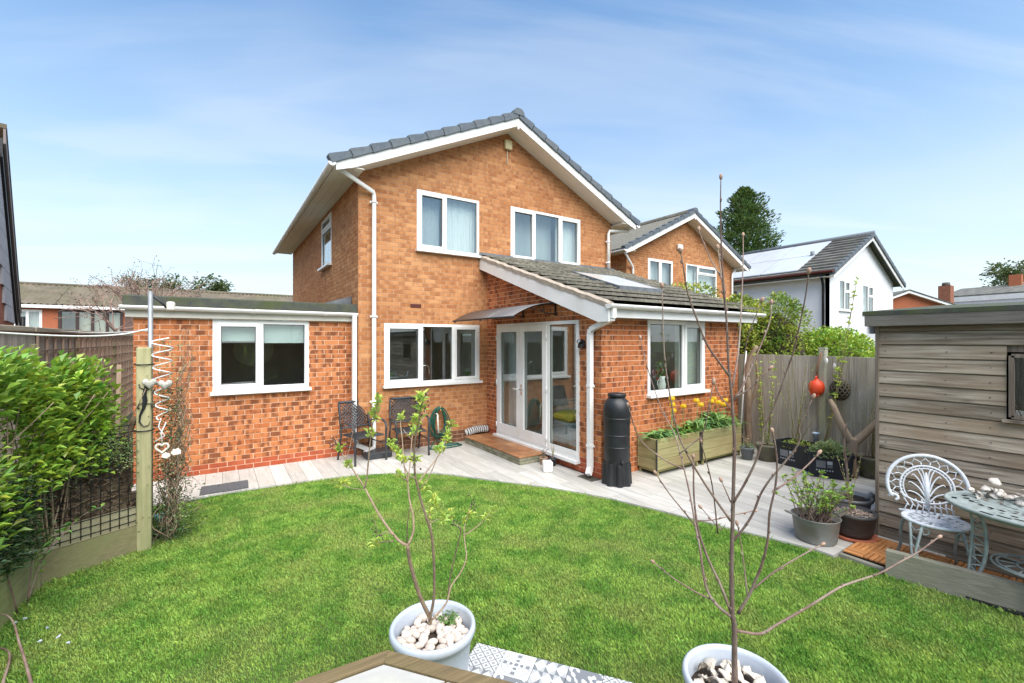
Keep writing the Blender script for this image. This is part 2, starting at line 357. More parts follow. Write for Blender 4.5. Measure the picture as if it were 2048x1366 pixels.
# lawn bed and grass
M_LAWN = mat('lawn_soil', (.060,.095,.018), (.085,.110,.030), 9, .95, .6, 80)
LEFT = [(-3,-1.25),(4.5,-1.25),(5.1,-1.15),(5.40,-.60),(6.75,-.62)]
_a, _b = G(955,1285,-.012), G(1270,1366,-.012); _d = (_b-_a).normalized()
def on_strip(x, y):
    u = (x-_a.x)*_d.x + (y-_a.y)*_d.y; v = (x-_a.x)*_d.y - (y-_a.y)*_d.x
    return (u > -.015) & (u < 1.46) & (v > -.012) & (v < .44)
def in_lawn(x, y):
    return (y < np.interp(x, [p[0] for p in EDGE], [p[1] for p in EDGE]) - .012) & (x > np.interp(y, [p[0] for p in LEFT], [p[1] for p in LEFT]) - .02) & \
           (x < np.where(y < 1.44, 4.66 + (1.4-y)*.20, 4.745)) & ~on_strip(x, y)
mb = MB()
poly = [(-1.3,-3),(5.6,-3),(4.66+.2*1.4+.2*0,0),(4.66,1.40),(4.74,1.44)] + [(x, y-.004) for x, y in EDGE[::-1] if x > -.55] + [(-.62,6.69),(-.60,5.40),(-1.15,5.1),(-1.28,4.5)]
mb.prism([(x, y, -.03) for x, y in poly], (0,0,-.03)); struct('lawn', mb, M_LAWN)
def grass(name, n, seed, region, hmul=1.0, keep=None, mat_=None):
    g = np.random.default_rng(seed); x0, x1, y0, y1 = region
    x = g.uniform(x0, x1, n); y = g.uniform(y0, y1, n); k = in_lawn(x, y) if keep is None else keep(x, y)
    x, y = x[k], y[k]; n = len(x); D = x*s_ + y*c_
    h = g.uniform(.014, .032, n)*hmul*(1 + .3*np.sin(x*2.1+1)*np.sin(y*1.7))
    w = g.uniform(.0018, .0034, n)*(.75 + np.clip(D, 1.5, 8)*.15)
    a = g.uniform(0, 2*np.pi, n); tl = g.uniform(.1, .8, n)*h; b = a + np.pi/2 + g.normal(0, .5, n)
    lean = (g.normal(0, .25, n)); V = np.empty((n, 4, 3), np.float32); zb = -.034
    ca, sa = np.cos(a)*w, np.sin(a)*w
    V[:,0] = np.stack([x-ca, y-sa, np.full(n, zb)], 1); V[:,1] = np.stack([x+ca, y+sa, np.full(n, zb)], 1)
    mx, my = x+np.cos(b)*tl*.35, y+np.sin(b)*tl*.35
    V[:,2] = np.stack([mx+ca*.8, my+sa*.8, zb+h*.62], 1)
    V[:,3] = np.stack([x+np.cos(b)*tl, y+np.sin(b)*tl, zb+h*(1-.25*(tl/h)**2)], 1)
    me = bpy.data.meshes.new(name); me.vertices.add(n*4); me.vertices.foreach_set('co', V.ravel())
    fi = np.arange(n, dtype=np.int32)[:,None]*4
    idx = np.concatenate([fi+0, fi+1, fi+2, fi+0, fi+2, fi+3], 1).astype(np.int32).ravel()
    me.loops.add(n*6); me.loops.foreach_set('vertex_index', idx)
    me.polygons.add(n*2); me.polygons.foreach_set('loop_start', np.arange(0, n*6, 3, dtype=np.int32))
    t = np.clip(g.normal(.5, .2, n), 0, 1); t2 = np.clip(g.normal(.5, .18, n), 0, 1)
    at = me.attributes.new('tint', 'FLOAT_COLOR', 'FACE')
    c = np.stack([t, t2, t, np.ones(n)], 1).astype(np.float32); at.data.foreach_set('color', np.repeat(c, 2, 0).ravel())
    me.materials.append(mat_ or M_GRASS); me.update(calc_edges=True); me.validate()
    return link(name, me)
M_GRASS = mat('grass_blade', (.148,.310,.046), (.300,.460,.085), 5.5, .65, 0, tint=.42, spec=.25, c3=(.33,.40,.105), s3=2.2, detail=5, trans=.3, lo=.40, hi=.60)
o = grass('grass', 900000, 3, (-1.3,4.8,.2,6.8)); tag(o, 'short mown green lawn grass in the middle of the garden', 'grass', kind='stuff')
# long grass left uncut against the bed and the sleeper
def near_edge(x, y):
    d1 = np.abs(x - np.interp(y, [p[0] for p in LEFT], [p[1] for p in LEFT])); d2 = np.abs(x - (4.66+(1.4-y)*.20))
    pk = np.random.default_rng(9).random(len(x))
    return in_lawn(x, y) & ((pk < np.exp(-d1*9)*.9) | ((pk < np.exp(-d2*22)) & (y < 1.4)) | (pk < .35*np.exp(-np.abs(y - np.interp(x, [p[0] for p in EDGE], [p[1] for p in EDGE]))*30)*(.5+.5*np.sin(x*9)*np.sin(x*23+1))) | ((pk < np.exp(-(np.hypot(x+.35, y-6.3))*3)*.7)))
o = grass('long_grass', 170000, 5, (-1.3,5.3,.2,6.8), 2.2, near_edge); tag(o, 'longer uncut grass along the lawn edges', 'grass', kind='stuff')
# ---------------------------------------------------------------- patio of pale porcelain planks, every plank an object
mb = MB()
def patio_top(x): return 7.86 if x < 1.96 else (7.70 if x < 4.47 else (4.52 if x < 7.92 else 7.4))
for i in range(46):
    x0 = -.95 + i*.2; x1 = x0+.2; xm = x0+.1
    lo = L(xm) if xm < 4.75 else (1.75 if xm < 5.5 else 1.2)
    if xm < 4.75: mb.prism([(x0,L(x0)-.0,-.02),(x1,L(x1),-.02),(x1,patio_top(xm),-.02),(x0,patio_top(xm),-.02)], (0,0,-.05))
    else: mb.prism([(x0,lo,-.02),(x1,lo,-.02),(x1,patio_top(xm),-.02),(x0,patio_top(xm),-.02)], (0,0,-.05))
patio = struct('patio', mb, M_GROUT)
prng = random.Random(21); slab_full = None
MAT = [(-.20,6.78),(-.19,7.17),(.32,7.19),(.32,6.78)]
for i in range(46):
    x0 = -.95 + i*.2; x1 = x0 + .196; xm = x0+.1; top = patio_top(xm)
    y = -.6 + (i*.47 % 1.2)
    while y < 8:
        a, b = y+.002, min(y+1.198, top); y += 1.2
        if b - a < .03: continue
        lo = max(a, 1.76 if 4.75 <= xm < 5.52 else (1.2 if xm > 5.5 else -9))
        if b - lo < .03: continue
        P = [(x0,lo),(x1,lo),(x1,b),(x0,b)]
        if xm < 4.75: P = clip(P, (x0,L(x0)), (x1,L(x1)))
        if len(P) < 3: continue
        zt = prng.uniform(-.0012, .0012)
        if len(P) == 4 and abs((P[2][1]-P[1][1])-1.196) < 1e-4 and abs(P[0][1]-P[1][1]) < 1e-6:
            if slab_full is None:
                m_ = MB(); m_.box((0,0,-.02), (.196,1.196,0)); slab_full = m_.mesh('paving_plank', M_SLAB)
            link('paving_plank', slab_full, patio, (x0, lo, zt))
        else:
            m_ = MB(); cx = P[0]; m_.prism([(p[0]-cx[0], p[1]-cx[1], 0) for p in P], (0,0,-.02))
            link('paving_plank', m_.mesh('paving_plank', M_SLAB), patio, (cx[0], cx[1], zt))
# mat set on the paving under the annexe window
M_MAT = mat('rubber_mat', (.085,.085,.09), (.12,.12,.125), 60, .9, .6, 200)
mb = MB(); P = [(-.20,6.80),(.33,6.80),(.34,7.17),(-.19,7.17)]; mb.prism([(x,y,.004) for x,y in P], (0,0,.008))
for k in range(1, 9):
    x = -.2 + k*.06; mb.box((x,6.82,.012), (x+.02,7.15,.015))
solo('doormat', mb, M_MAT, 'dark grey rubber mat lying on the pale paving below the annexe window', 'mat', (.07,6.98,.004))
# ---------------------------------------------------------------- fences: one board, one object
def board_mesh(w, h, th, m):
    b = MB(); b.bevbox((0,0,0), (th,w,h), .003); return b.mesh('fence_board', m)
def fence_y(t, X, y0, y1, z0, h, face, m, w=.125, rnd=None):
    """vertical overlapping boards along Y, outer face towards `face` (+1/-1 on x)"""
    me = board_mesh(w, h, .012, m); r = random.Random(rnd or 3); y = y0
    while y < y1 - .02:
        o = link('fence_board', me, t.o); o.location = Vector((X, y, z0)) - t.base
        o.rotation_euler = (0, 0, R(3.2)*face*(-1)); o.scale = (1, min(1, (y1-y)/w), 1 + r.uniform(-.003, .003)); y += w-.016
t = Thing('garden_fence', 'weathered grey close boarded fence with concrete posts between extension and shed', 'fence', (8.1,2,-.05))
fence_y(t, 8.09, -2.4, 7.3, -.03, 1.72, -1, W_FENV)
mb = MB(); mb.beam((8.14,-2.4,.35), (8.14,7.3,.35), .05, .08); mb.beam((8.14,-2.4,1.35), (8.14,7.3,1.35), .05, .08); t.part('rail', mb, W_FENV)
for y in (6.86, 5.03, 3.2, 1.37, -.46):
    mb = MB(); mb.bevbox((8.015,y-.05,-.05), (8.125,y+.05,1.80), .012); mb.prism([(8.02,y-.05,1.80),(8.12,y-.05,1.80),(8.12,y+.05,1.80),(8.02,y+.05,1.80)], (0,0,.03)); t.part('post', mb, M_CONC)
# left boundary: grey panel, then pink panels with square trellis, all under one capping rail
XF = -2.0
t = Thing('garden_fence', 'tall left boundary fence with pink trellised panels beside the annexe', 'fence', (XF,6,-.05))
fence_y(t, XF, 1.5, 10.2, -.03, 2.085, 1, W_FENV, .14, 4)
fence_y(t, XF, 10.2, 16.6, -.03, 2.085, 1, W_FENP, .14, 5)
for a, b in ((1.5,3.4),(3.45,5.7),(5.75,8.05),(8.1,10.15),(10.2,13.3),(13.35,16.6)):
    mb = MB(); mb.bevbox((XF-.03,a,2.05), (XF+.06,b,2.115), .008); t.part('capping_rail', mb, wood('cap%.1f' % a, (.42,.36,.27), (.33,.28,.20), 'y'))
for y in (3.42, 5.72, 8.07, 10.17, 13.32):
    mb = MB(); mb.bevbox((XF-.06,y-.045,-.05), (XF+.055,y+.045,1.90), .006); t.part('post', mb, W_POST)
vb = MB(); vb.box((0,-.014,0), (.018,.014,2.02)); vme = vb.mesh('trellis_batten', W_TREL)
y = 8.2
while y < 16.5:
    link('trellis_batten', vme, t.o, Vector((XF+.034, y, .02)) - t.base); y += .38
hb = MB(); hb.box((0,0,-.010), (.015,8.35,.010)); hme = hb.mesh('trellis_batten', wood('trellis_rail', (.28,.20,.145), (.20,.145,.10), 'y'))
for k in range(10): link('trellis_batten', hme, t.o, Vector((XF+.053, 8.2, .25+k*.195)) - t.base)
# fence behind the viewer, seen mirrored in the panes
t = Thing('garden_fence', 'brown close boarded fence mirrored in the window glass', 'fence', (3,-2.7,-.05))
me = MB(); me.bevbox((0,0,0), (.15,.014,1.9), .003); me = me.mesh('fence_board', W_FEND)
for k in range(72): link('fence_board', me, t.o, Vector((-1.6+k*.137, -2.7 + (k % 2)*.012, -.05)) - t.base)
for z in (.4, 1.1, 1.7):
    mb = MB(); mb.beam((-1.6,-2.65,z), (8.2,-2.65,z), .05, .08); t.part('rail', mb, W_FEND)
# ================================================================ BRICKWORK
def rect_minus(r, holes):
    out = [r]
    for h in holes:
        nxt = []
        for (a0,a1,z0,z1) in out:
            if h[0] >= a1 or h[1] <= a0 or h[2] >= z1 or h[3] <= z0: nxt.append((a0,a1,z0,z1)); continue
            if h[0] > a0: nxt.append((a0,h[0],z0,z1))
            if h[1] < a1: nxt.append((h[1],a1,z0,z1))
            m0, m1 = max(a0,h[0]), min(a1,h[1])
            if h[2] > z0: nxt.append((m0,m1,z0,h[2]))
            if h[3] < z1: nxt.append((m0,m1,h[3],z1))
        out = nxt
    return out
class Bricks:
    """collects bricks over all walls of one building; the largest ones in view become objects"""
    def __init__(s): s.p = []; s.proto = {}
    def wall(s, wobj, base, P, ux, nrm, length, ztop, holes, cuts, mats, pick, off=0.0, z0=0.0, seed=1):
        """P origin (a=0,z=0); ux along the wall, nrm outwards; cuts = half planes in (a,z); pick(course)->material slot"""
        r = random.Random(seed); ux, nrm = Vector(ux), Vector(nrm); n = 0; z = z0
        while z < ztop - .004:
            zt = min(z + .065, ztop); a = -(.1125 if n % 2 else 0) + off - .225
            while a < length:
                lo, hi = max(a, 0), min(a+.215, length); a += .225
                if hi - lo < .02: continue
                tint = (min(1, max(0, r.gauss(.42+.13*math.sin(a*1.1+z*.8+seed)+.09*math.sin(a*2.3-z*1.9), .25))), r.random(), r.random()); dep = .0045 + r.uniform(-.0013, .0013)
                for (q0,q1,w0,w1) in rect_minus((lo,hi,z,zt), holes):
                    if q1-q0 < .012 or w1-w0 < .008: continue
                    poly = [(q0,w0),(q1,w0),(q1,w1),(q0,w1)]
                    for c in cuts: poly = clip(poly, *c) if poly else poly
                    if len(poly) < 3: continue
                    ar = abs(sum(poly[i-1][0]*poly[i][1]-poly[i][0]*poly[i-1][1] for i in range(len(poly))))/2
                    if ar < .0004: continue
                    c3 = P + ux*(q0+q1)/2 + Vector((0,0,(w0+w1)/2)); d = (c3 - Vector((0,0,CAM_H))); dl = d.length
                    size = ar*abs(d.dot(nrm))/dl**3 if depth(c3) > .5 else 0
                    full = len(poly) == 4 and abs(q1-q0-.215) < 1e-6 and abs(w1-w0-.065) < 1e-6
                    s.p.append((size, full, wobj, base, P, ux, nrm, poly, tint, dep, mats, pick(n)))
            z += .075; n += 1
    def piece(s, mb, P, ux, nrm, poly, tint, dep, mi):
        n = len(poly); f = [P + ux*a + Vector((0,0,z)) + nrm*dep for a, z in poly]; b = [q - nrm*(dep+.002) for q in f]
        a0, zz0 = min(p[0] for p in poly), min(p[1] for p in poly); uv = [((a-a0)/.215, (z-zz0)/.065) for a, z in poly]
        flip = ux.cross(Vector((0,0,1))).dot(nrm) < 0
        F = [tuple(range(n))] + [(i, i+n, (i+1) % n + n, (i+1) % n) for i in range(n)]
        U = [uv] + [[uv[i], uv[i], uv[(i+1) % n], uv[(i+1) % n]] for i in range(n)]
        if flip: F = [g[::-1] for g in F]; U = [g[::-1] for g in U]
        mb.add([tuple(q) for q in f+b], F, tint=tint, mi=mi, uvs=U)
    def finish(s, limit=300):
        s.p.sort(key=lambda q: -q[0]); rest = {}; n = 0
        for q in s.p:
            size, full, wobj, base, P, ux, nrm, poly, tint, dep, mats, mi = q
            if full and n < limit:
                key = (wobj.name, int(tint[0]*5), int(tint[1]*4), mi)
                if key not in s.proto:
                    mb = MB(); s.piece(mb, Vector((0,0,0)), ux, nrm, [(0,0),(.215,0),(.215,.065),(0,.065)], ((int(tint[0]*5)+.5)/5, tint[1], tint[2]), .0045, 0)
                    s.proto[key] = mb.mesh('brick', mats[mi])
                link('brick', s.proto[key], wobj, P + ux*poly[0][0] + Vector((0,0,poly[0][1])) + nrm*(dep-.0045) - base); n += 1
            else:
                k = wobj.name
                if k not in rest: rest[k] = (MB(), wobj, base, mats)
                s.piece(rest[k][0], P, ux, nrm, poly, tint, dep, mi)
        for mb, wobj, base, mats in rest.values():
            o = link('bricks', mb.mesh('bricks', mats, base), wobj); o['kind'] = 'stuff'
def sheet(mb, P, ux, nrm, length, ztop, holes, cuts, depth_=.10, z0=0.0):
    """the mortar body of a wall, with openings"""
    A = sorted({0, length, *[min(length, max(0, h[i])) for h in holes for i in (0,1)]}); Z = sorted({z0, ztop, *[min(ztop, max(z0, h[i])) for h in holes for i in (2,3)]})
    ux, nrm = Vector(ux), Vector(nrm)
    for a0, a1 in zip(A, A[1:]):
        for w0, w1 in zip(Z, Z[1:]):
            am, wm = (a0+a1)/2, (w0+w1)/2
            if any(h[0] < am < h[1] and h[2] < wm < h[3] for h in holes): continue
            poly = [(a0,w0),(a1,w0),(a1,w1),(a0,w1)]
            for c in cuts: poly = clip(poly, *c) if poly else poly
            if len(poly) < 3: continue
            mb.prism([P + ux*a + Vector((0,0,z)) for a, z in poly], -nrm*depth_)
def window(t, P, ux, nrm, a0, a1, z0, z1, lights, sill=True, name='window', set_=.0, glass=None, fw=.05):
    """uPVC window; lights = [(fraction start, end, opening?, transom fraction or None)]"""
    ux, nrm = Vector(ux), Vector(nrm); up = Vector((0,0,1))
    def bar(mb, a, b, c, d, f0, f1):
        q = [P+ux*a+up*c+nrm*f0, P+ux*b+up*c+nrm*f0, P+ux*b+up*d+nrm*f0, P+ux*a+up*d+nrm*f0]
        mb.prism(q, nrm*(f1-f0))
    def frame(mb, a, b, c, d, w, f0, f1):
        bar(mb, a, a+w, c, d, f0, f1); bar(mb, b-w, b, c, d, f0, f1); bar(mb, a+w, b-w, c, c+w, f0, f1); bar(mb, a+w, b-w, d-w, d, f0, f1)
    F0, F1 = set_-.05, set_+.012
    mb = MB(); frame(mb, a0, a1, z0, z1, fw, F0, F1); W = a1-a0
    for f, g, op, tr in lights:
        if f > 0.001: m_ = a0+W*f; bar(mb, m_-fw*.5, m_+fw*.5, z0+fw, z1-fw, F0, F1)
    fr = t.part(name, mb, M_WHITE)
    for f, g, op, tr in lights:
        l = a0+W*f + (fw if f < .001 else fw*.5); r = a0+W*g - (fw if g > .999 else fw*.5)
        spans = [(z0+fw, z1-fw, op)]
        if tr: zt = z0+(z1-z0)*tr; spans = [(z0+fw, zt-fw*.5, False), (zt+fw*.5, z1-fw, True)]; mb = MB(); bar(mb, l, r, zt-fw*.5, zt+fw*.5, F0, F1); t.part('transom', mb, M_WHITE, fr)
        for c, d, o_ in spans:
            if o_:
                mb = MB(); frame(mb, l-.006, r+.006, c-.006, d+.006, .048, F0+.02, F1+.016); t.part('sash', mb, M_WHITE, fr)
                i = .042
            else: i = 0
            mb = MB(); bar(mb, l+i, r-i, c+i, d-i, F0+.026, F0+.032); t.part('pane', mb, glass or M_GLASS, fr)
            mb = MB(); e = .008; frame(mb, l+i, r-i, c+i, d-i, e, F0+.0325, F0+.040); t.part('gasket', mb, M_BLACK, fr)
    if sill:
        mb = MB(); bar(mb, a0-.03, a1+.03, z0-.042, z0-.001, F0, F1+.085); t.part('sill', mb, M_WHITE, fr)
    return fr
def room(t, lo, hi, openside, wallm, floorm=None):
    """five inner faces of a room behind an opening"""
    x0,y0,z0 = lo; x1,y1,z1 = hi; mb = MB(); fl = MB()
    fl.quad((x0,y0,z0),(x1,y0,z0),(x1,y1,z0),(x0,y1,z0)); mb.quad((x0,y0,z1),(x0,y1,z1),(x1,y1,z1),(x1,y0,z1))
    S = {'-y': [(x0,y0,z0),(x1,y0,z0),(x1,y0,z1),(x0,y0,z1)], '+y': [(x1,y1,z0),(x0,y1,z0),(x0,y1,z1),(x1,y1,z1)], '-x': [(x0,y1,z0),(x0,y0,z0),(x0,y0,z1),(x0,y1,z1)], '+x': [(x1,y0,z0),(x1,y1,z0),(x1,y1,z1),(x1,y0,z1)]}
    for k, q in S.items():
        if k not in openside: mb.quad(*q)
    t.part('room_wall', mb, wallm); t.part('room_floor', fl, floorm or wallm)
def curtain(t, a, b, z0, z1, m, amp=.02, n=40, name='curtain'):
    """pleated cloth between two floor points"""
    a, b = Vector((*a,0)), Vector((*b,0)); d = (b-a); nr = Vector((-d.y, d.x, 0)).normalized(); mb = MB(); V = []
    for i in range(n+1):
        p = a + d*(i/n) + nr*amp*math.sin(i*1.9)*(.7+.3*math.sin(i*.7)); V += [(p.x,p.y,z0),(p.x,p.y,z1)]
    mb.add(V, [(2*i, 2*i+2, 2*i+3, 2*i+1) for i in range(n)], smooth=True); return t.part(name, mb, m)
def pipe(t, pts, r, name='downpipe', square=False, clips=(), nrm=None):
    mb = MB()
    if square:
        for a, b in zip(pts, pts[1:]): mb.beam(a, b, 2*r, 2*r, up=(0,1,0) if abs((Vector(b)-Vector(a)).normalized().y) < .9 else (0,0,1))
    else: mb.tube(pts, r, 14)
    o = t.part(name, mb, M_WHITE)
    for c in clips:
        mb = MB(); c = Vector(c); n = Vector(nrm)
        if square: mb.box((c.x-r-.006,c.y-r-.006,c.z-.018), (c.x+r+.006,c.y+r+.006,c.z+.018))
        else: mb.lathe([(r+.001,-.018),(r+.007,-.018),(r+.007,.018),(r+.001,.018)], c, 14, cap=False)
        side = n.cross(Vector((0,0,1))); mb.beam(c - n*.02 - side*(r+.03), c - n*.02 + side*(r+.03), .012, .03)
        t.part('clip', mb, M_WHITE, o)
    return o
def gutter(t, a, b, r=.055, ends=True, m=None, name='gutter', down=(0,0,-1)):
    """half round channel between a and b (a,b at rim height)"""
    a, b = Vector(a), Vector(b); d = (b-a).normalized(); side = d.cross(Vector((0,0,1))).normalized(); mb = MB(); n = 9
    def ringp(p, rr): return [p + side*math.cos(math.pi*j/n)*rr - Vector((0,0,1))*math.sin(math.pi*j/n)*rr for j in range(n+1)]
    V = [*ringp(a,r), *ringp(b,r), *ringp(a,r-.004), *ringp(b,r-.004)]; k = n+1
    F = [(j, j+1, k+j+1, k+j) for j in range(n)] + [(2*k+j+1, 2*k+j, 3*k+j, 3*k+j+1) for j in range(n)] + [(0, k, 3*k, 2*k), (k-1, 3*k-1, 4*k-1, 2*k-1)]
    mb.add([tuple(v) for v in V], F, smooth=True)
    if ends:
        for p, q in ((a, -d), (b, d)):
            rr = ringp(p + q*.001, r+.003); mb.add([tuple(v) for v in rr] + [tuple(v + q*.006) for v in rr], [tuple(range(k)), tuple(range(2*k-1, k-1, -1))] + [(j, j+1, k+j+1, k+j) for j in range(n)])
    o = t.part(name, mb, m or M_WHITE); Ln = (b-a).length; q = max(1, int(Ln/.9))
    for i in range(q):
        p = a + d*(Ln*(i+.5)/q); mb = MB()
        for w0, w1 in ((-.022, .022),):
            R1 = ringp(p + d*w0, r+.006); R2 = ringp(p + d*w1, r+.006); R3 = ringp(p+d*w0, r+.001); R4 = ringp(p+d*w1, r+.001)
            mb.add([tuple(v) for v in R1+R2+R3+R4], [(j, j+1, k+j+1, k+j) for j in range(n)] + [(j, 2*k+j, 2*k+j+1, j+1) for j in range(n)] + [(k+j, k+j+1, 3*k+j+1, 3*k+j) for j in range(n)])
        t.part('gutter_clip', mb, m or M_WHITE, o)
    return o
# ================================================================ GABLED BRICK HOUSE TYPE
TAN = .4724                                    # roof pitch
def gable_house(label, X0, X1, Y0, Y1, wins, side_wins, zsoff=4.80, detail=True, seed=3):
    """two storey brick box, gable towards -Y; windows = (a0,a1,z0,z1,lights) measured from X0"""
    t = Thing('brick_house', label, 'house', ((X0+X1)/2, (Y0+Y1)/2, 0)); Wd = X1-X0; xm = (X0+X1)/2
    zap = zsoff + Wd/2*TAN; B = Bricks()
    cuts = [((Wd, zsoff), (Wd/2, zap)), ((Wd/2, zap), (0, zsoff))]
    holes = [w[:4] for w in wins]
    mb = MB(); sheet(mb, Vector((X0,Y0,0)), (1,0,0), (0,-1,0), Wd, zap, holes, cuts); rw = t.part('rear_wall', mb, M_MORT)
    B.wall(rw, t.base, Vector((X0,Y0,0)), (1,0,0), (0,-1,0), Wd, zap, holes, cuts, [B_TAN, B_BRN], lambda n: 1 if n < 3 else 0, .05, 0, seed)
    Ld = Y1-Y0; sh = [w[:4] for w in side_wins]
    mb = MB(); sheet(mb, Vector((X0,Y1,0)), (0,-1,0), (-1,0,0), Ld-.10, zsoff, [(Ld-h[1],Ld-h[0],h[2],h[3]) for h in sh], []); lw = t.part('side_wall', mb, M_MORT)
    B.wall(lw, t.base, Vector((X0,Y1,0)), (0,-1,0), (-1,0,0), Ld+.006, zsoff, [(Ld-h[1],Ld-h[0],h[2],h[3]) for h in sh], [], [B_TAN, B_BRN], lambda n: 1 if n < 3 else 0, .02, 0 if detail else 2, seed+1)
    mb = MB(); mb.box((X1-.1,Y0+.1,0), (X1,Y1,zsoff)); mb.box((X0+.1,Y1-.1,0), (X1-.1,Y1,zsoff)); t.part('hidden_wall', mb, M_MORT)
    B.finish(300 if detail else 150)
    for w in wins: window(t, Vector((X0,Y0,0)), (1,0,0), (0,-1,0), *w[:4], w[4])
    for w in side_wins: window(t, Vector((X0,Y0,0)), (0,1,0), (-1,0,0), *w[:4], w[4])
    # roof: slopes, verge board, soffit, eaves
    OH, OE = .41, .44; yb = Y0-OH; zb = zap - .02; thick = .17
    def zl(x): return zb - abs(x-xm)*TAN
    xl, xr = X0-OE, X1+OE; zpl = zsoff - .10
    roof = MB()
    for sx in (-1, 1):
        xe = xm + sx*(Wd/2+OE+.05)
        roof.prism([(xm,yb+.02,zl(xm)+thick+.02),(xe,yb+.02,zl(xe)+thick+.02),(xe,yb+.02,zl(xe)+thick+.07),(xm,yb+.02,zl(xm)+thick+.07)], (0,Y1-yb+.3,0))
    rf = t.part('roof', roof, M_ROOFT)
    for sx, xe in ((-1, xl), (1, xr)):
        # verge board with its boxed lower end
        mb = MB(); q = [(xm,yb,zl(xm)),(xm,yb,zl(xm)+thick),(xe,yb,zl(xe)+thick),(xe,yb,min(zl(xe)+.03, zpl)),(xe-sx*.28,yb,zpl)]
        if sx > 0: q = q[::-1]
        mb.prism(q, (0,.022,0)); t.part('barge_board', mb, M_WHITE, rf)
        mb = MB(); xs = xe - sx*.28                                  # sloped soffit boards
        for k in range(3):
            y0, y1 = yb+.022+k*.130, yb+.022+(k+1)*.130-.003
            q = [(xm,y0,zl(xm)+.001),(xs,y0,zl(xs)+.001),(xs,y1,zl(xs)+.001),(xm,y1,zl(xm)+.001)]
            mb.prism(q if sx < 0 else q[::-1], (0,0,.012))
        t.part('soffit', mb, M_SOFF, rf)
        mb = MB(); xa, xb_ = sorted((xe, X0+.0 if sx < 0 else X1))    # level soffit along the eaves
        for k in range(3):
            w = (xb_-xa)/3; mb.box((xa+k*w, yb+.022, zpl+.001), (xa+(k+1)*w-.004, Y1+.3, zpl+.012))
        t.part('soffit', mb, M_SOFF, rf)
        mb = MB(); mb.box((min(xe,xe-sx*.022), yb+.022, zpl-.012), (max(xe,xe-sx*.022), Y1+.3, zl(xe)+thick-.02)); t.part('fascia', mb, M_WHITE, rf)
        gutter(t, (xe+sx*.062, yb-.02, zl(xe)+thick-.035), (xe+sx*.062, Y1+.3, zl(xe)+thick-.035))
        # dry verge units
        Ls = (Wd/2+OE+.06)/math.cos(math.atan(TAN)); nU = 11; u = Ls/nU; d = Vector((sx*math.cos(math.atan(TAN)), 0, -math.sin(math.atan(TAN)))); nn = Vector((sx*math.sin(math.atan(TAN)), 0, math.cos(math.atan(TAN))))
        for k in range(nU):
            o = Vector((xm, yb-.035, zl(xm)+thick-.012)) + d*(k*u)
            q = [o + nn*.004, o + d*(u+.012) - nn*.008, o + d*(u+.015) + nn*.124, o + d*(u-.015) + nn*.132, o + nn*.098]
            mb = MB(); mb.prism(q if sx > 0 else q[::-1], (0,.14,0), tint=(rng.uniform(.35,.65),)*3); t.part('verge_tile', mb, M_SLATE, rf)
    mb = MB(); o = Vector((xm, yb-.045, zl(xm)+thick+.055))                # ridge end
    q = [o+Vector((-.13,0,-.02)), o+Vector((.13,0,-.02)), o+Vector((.115,0,.05)), o+Vector((.06,0,.105)), o+Vector((-.06,0,.105)), o+Vector((-.115,0,.05))]
    mb.prism(q, (0,.26,0)); t.part('ridge_tile', mb, M_SLATE, rf)
    for k in range(20):
        y0 = yb+.22+k*.45
        if y0 > Y1: break
        mb = MB(); mb.prism([p + Vector((0, y0-o.y, -.006)) for p in q], (0,.444,0)); t.part('ridge_tile', mb, M_ROOFT, rf)
    mb = MB(); mb.prism([(xm-.02,yb-.012,zl(xm)+thick-.05),(xm+.02,yb-.012,zl(xm)+thick-.05),(xm+.02,yb-.012,zl(xm)-.06),(xm,yb-.012,zl(xm)-.075),(xm-.02,yb-.012,zl(xm)-.06)], (0,.011,0)); t.part('barge_joint', mb, M_WHITE, rf)
    return t
HX0, HX1, HY = 1.97, 7.94, 7.70
h = gable_house('large tan brick house with white gable and grey verge tiles in the middle', HX0, HX1, HY, 15.6,
    [(1.034,2.323,3.600,4.690,[(0,.44,True,None),(.44,1,False,None)]), (3.07,4.985,3.62,4.715,[(0,.32,True,None),(.32,.68,False,None),(.68,1,True,None)]),
     (.437,2.33,1.155,2.245,[(0,.365,True,None),(.365,.70,False,None),(.70,1,True,None)])],
    [(2.10,3.15,3.55,4.63,[(0,1,False,.74)])])
# rooms behind the panes
room(h, (2.3,7.80,2.75), (4.6,10.5,5.0), ('-y',), M_ROOM); curtain(h, (3.58,7.87), (4.30,7.87), 3.5, 4.75, M_CURT)
curtain(h, (3.0,7.94), (3.55,7.94), 3.5, 4.75, mat('grey_curtain', (.46,.48,.50), (.40,.42,.44), 3, .9), .012)
room(h, (4.75,7.80,2.75), (7.8,10.5,5.0), ('-y',), M_ROOM); curtain(h, (6.36,7.87), (6.98,7.87), 3.5, 4.75, M_CURT)
curtain(h, (5.0,8.02), (6.36,8.02), 3.5, 4.75, mat('grey_blind', (.42,.44,.46), (.37,.39,.41), 2, .9), .006)
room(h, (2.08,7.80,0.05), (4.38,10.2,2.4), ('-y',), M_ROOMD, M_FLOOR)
room(h, (2.07,9.6,3.2), (3.6,11.6,4.8), ('-x',), M_ROOM); curtain(h, (2.16,9.7), (2.16,11.0), 3.4, 4.4, M_CURT, .004)
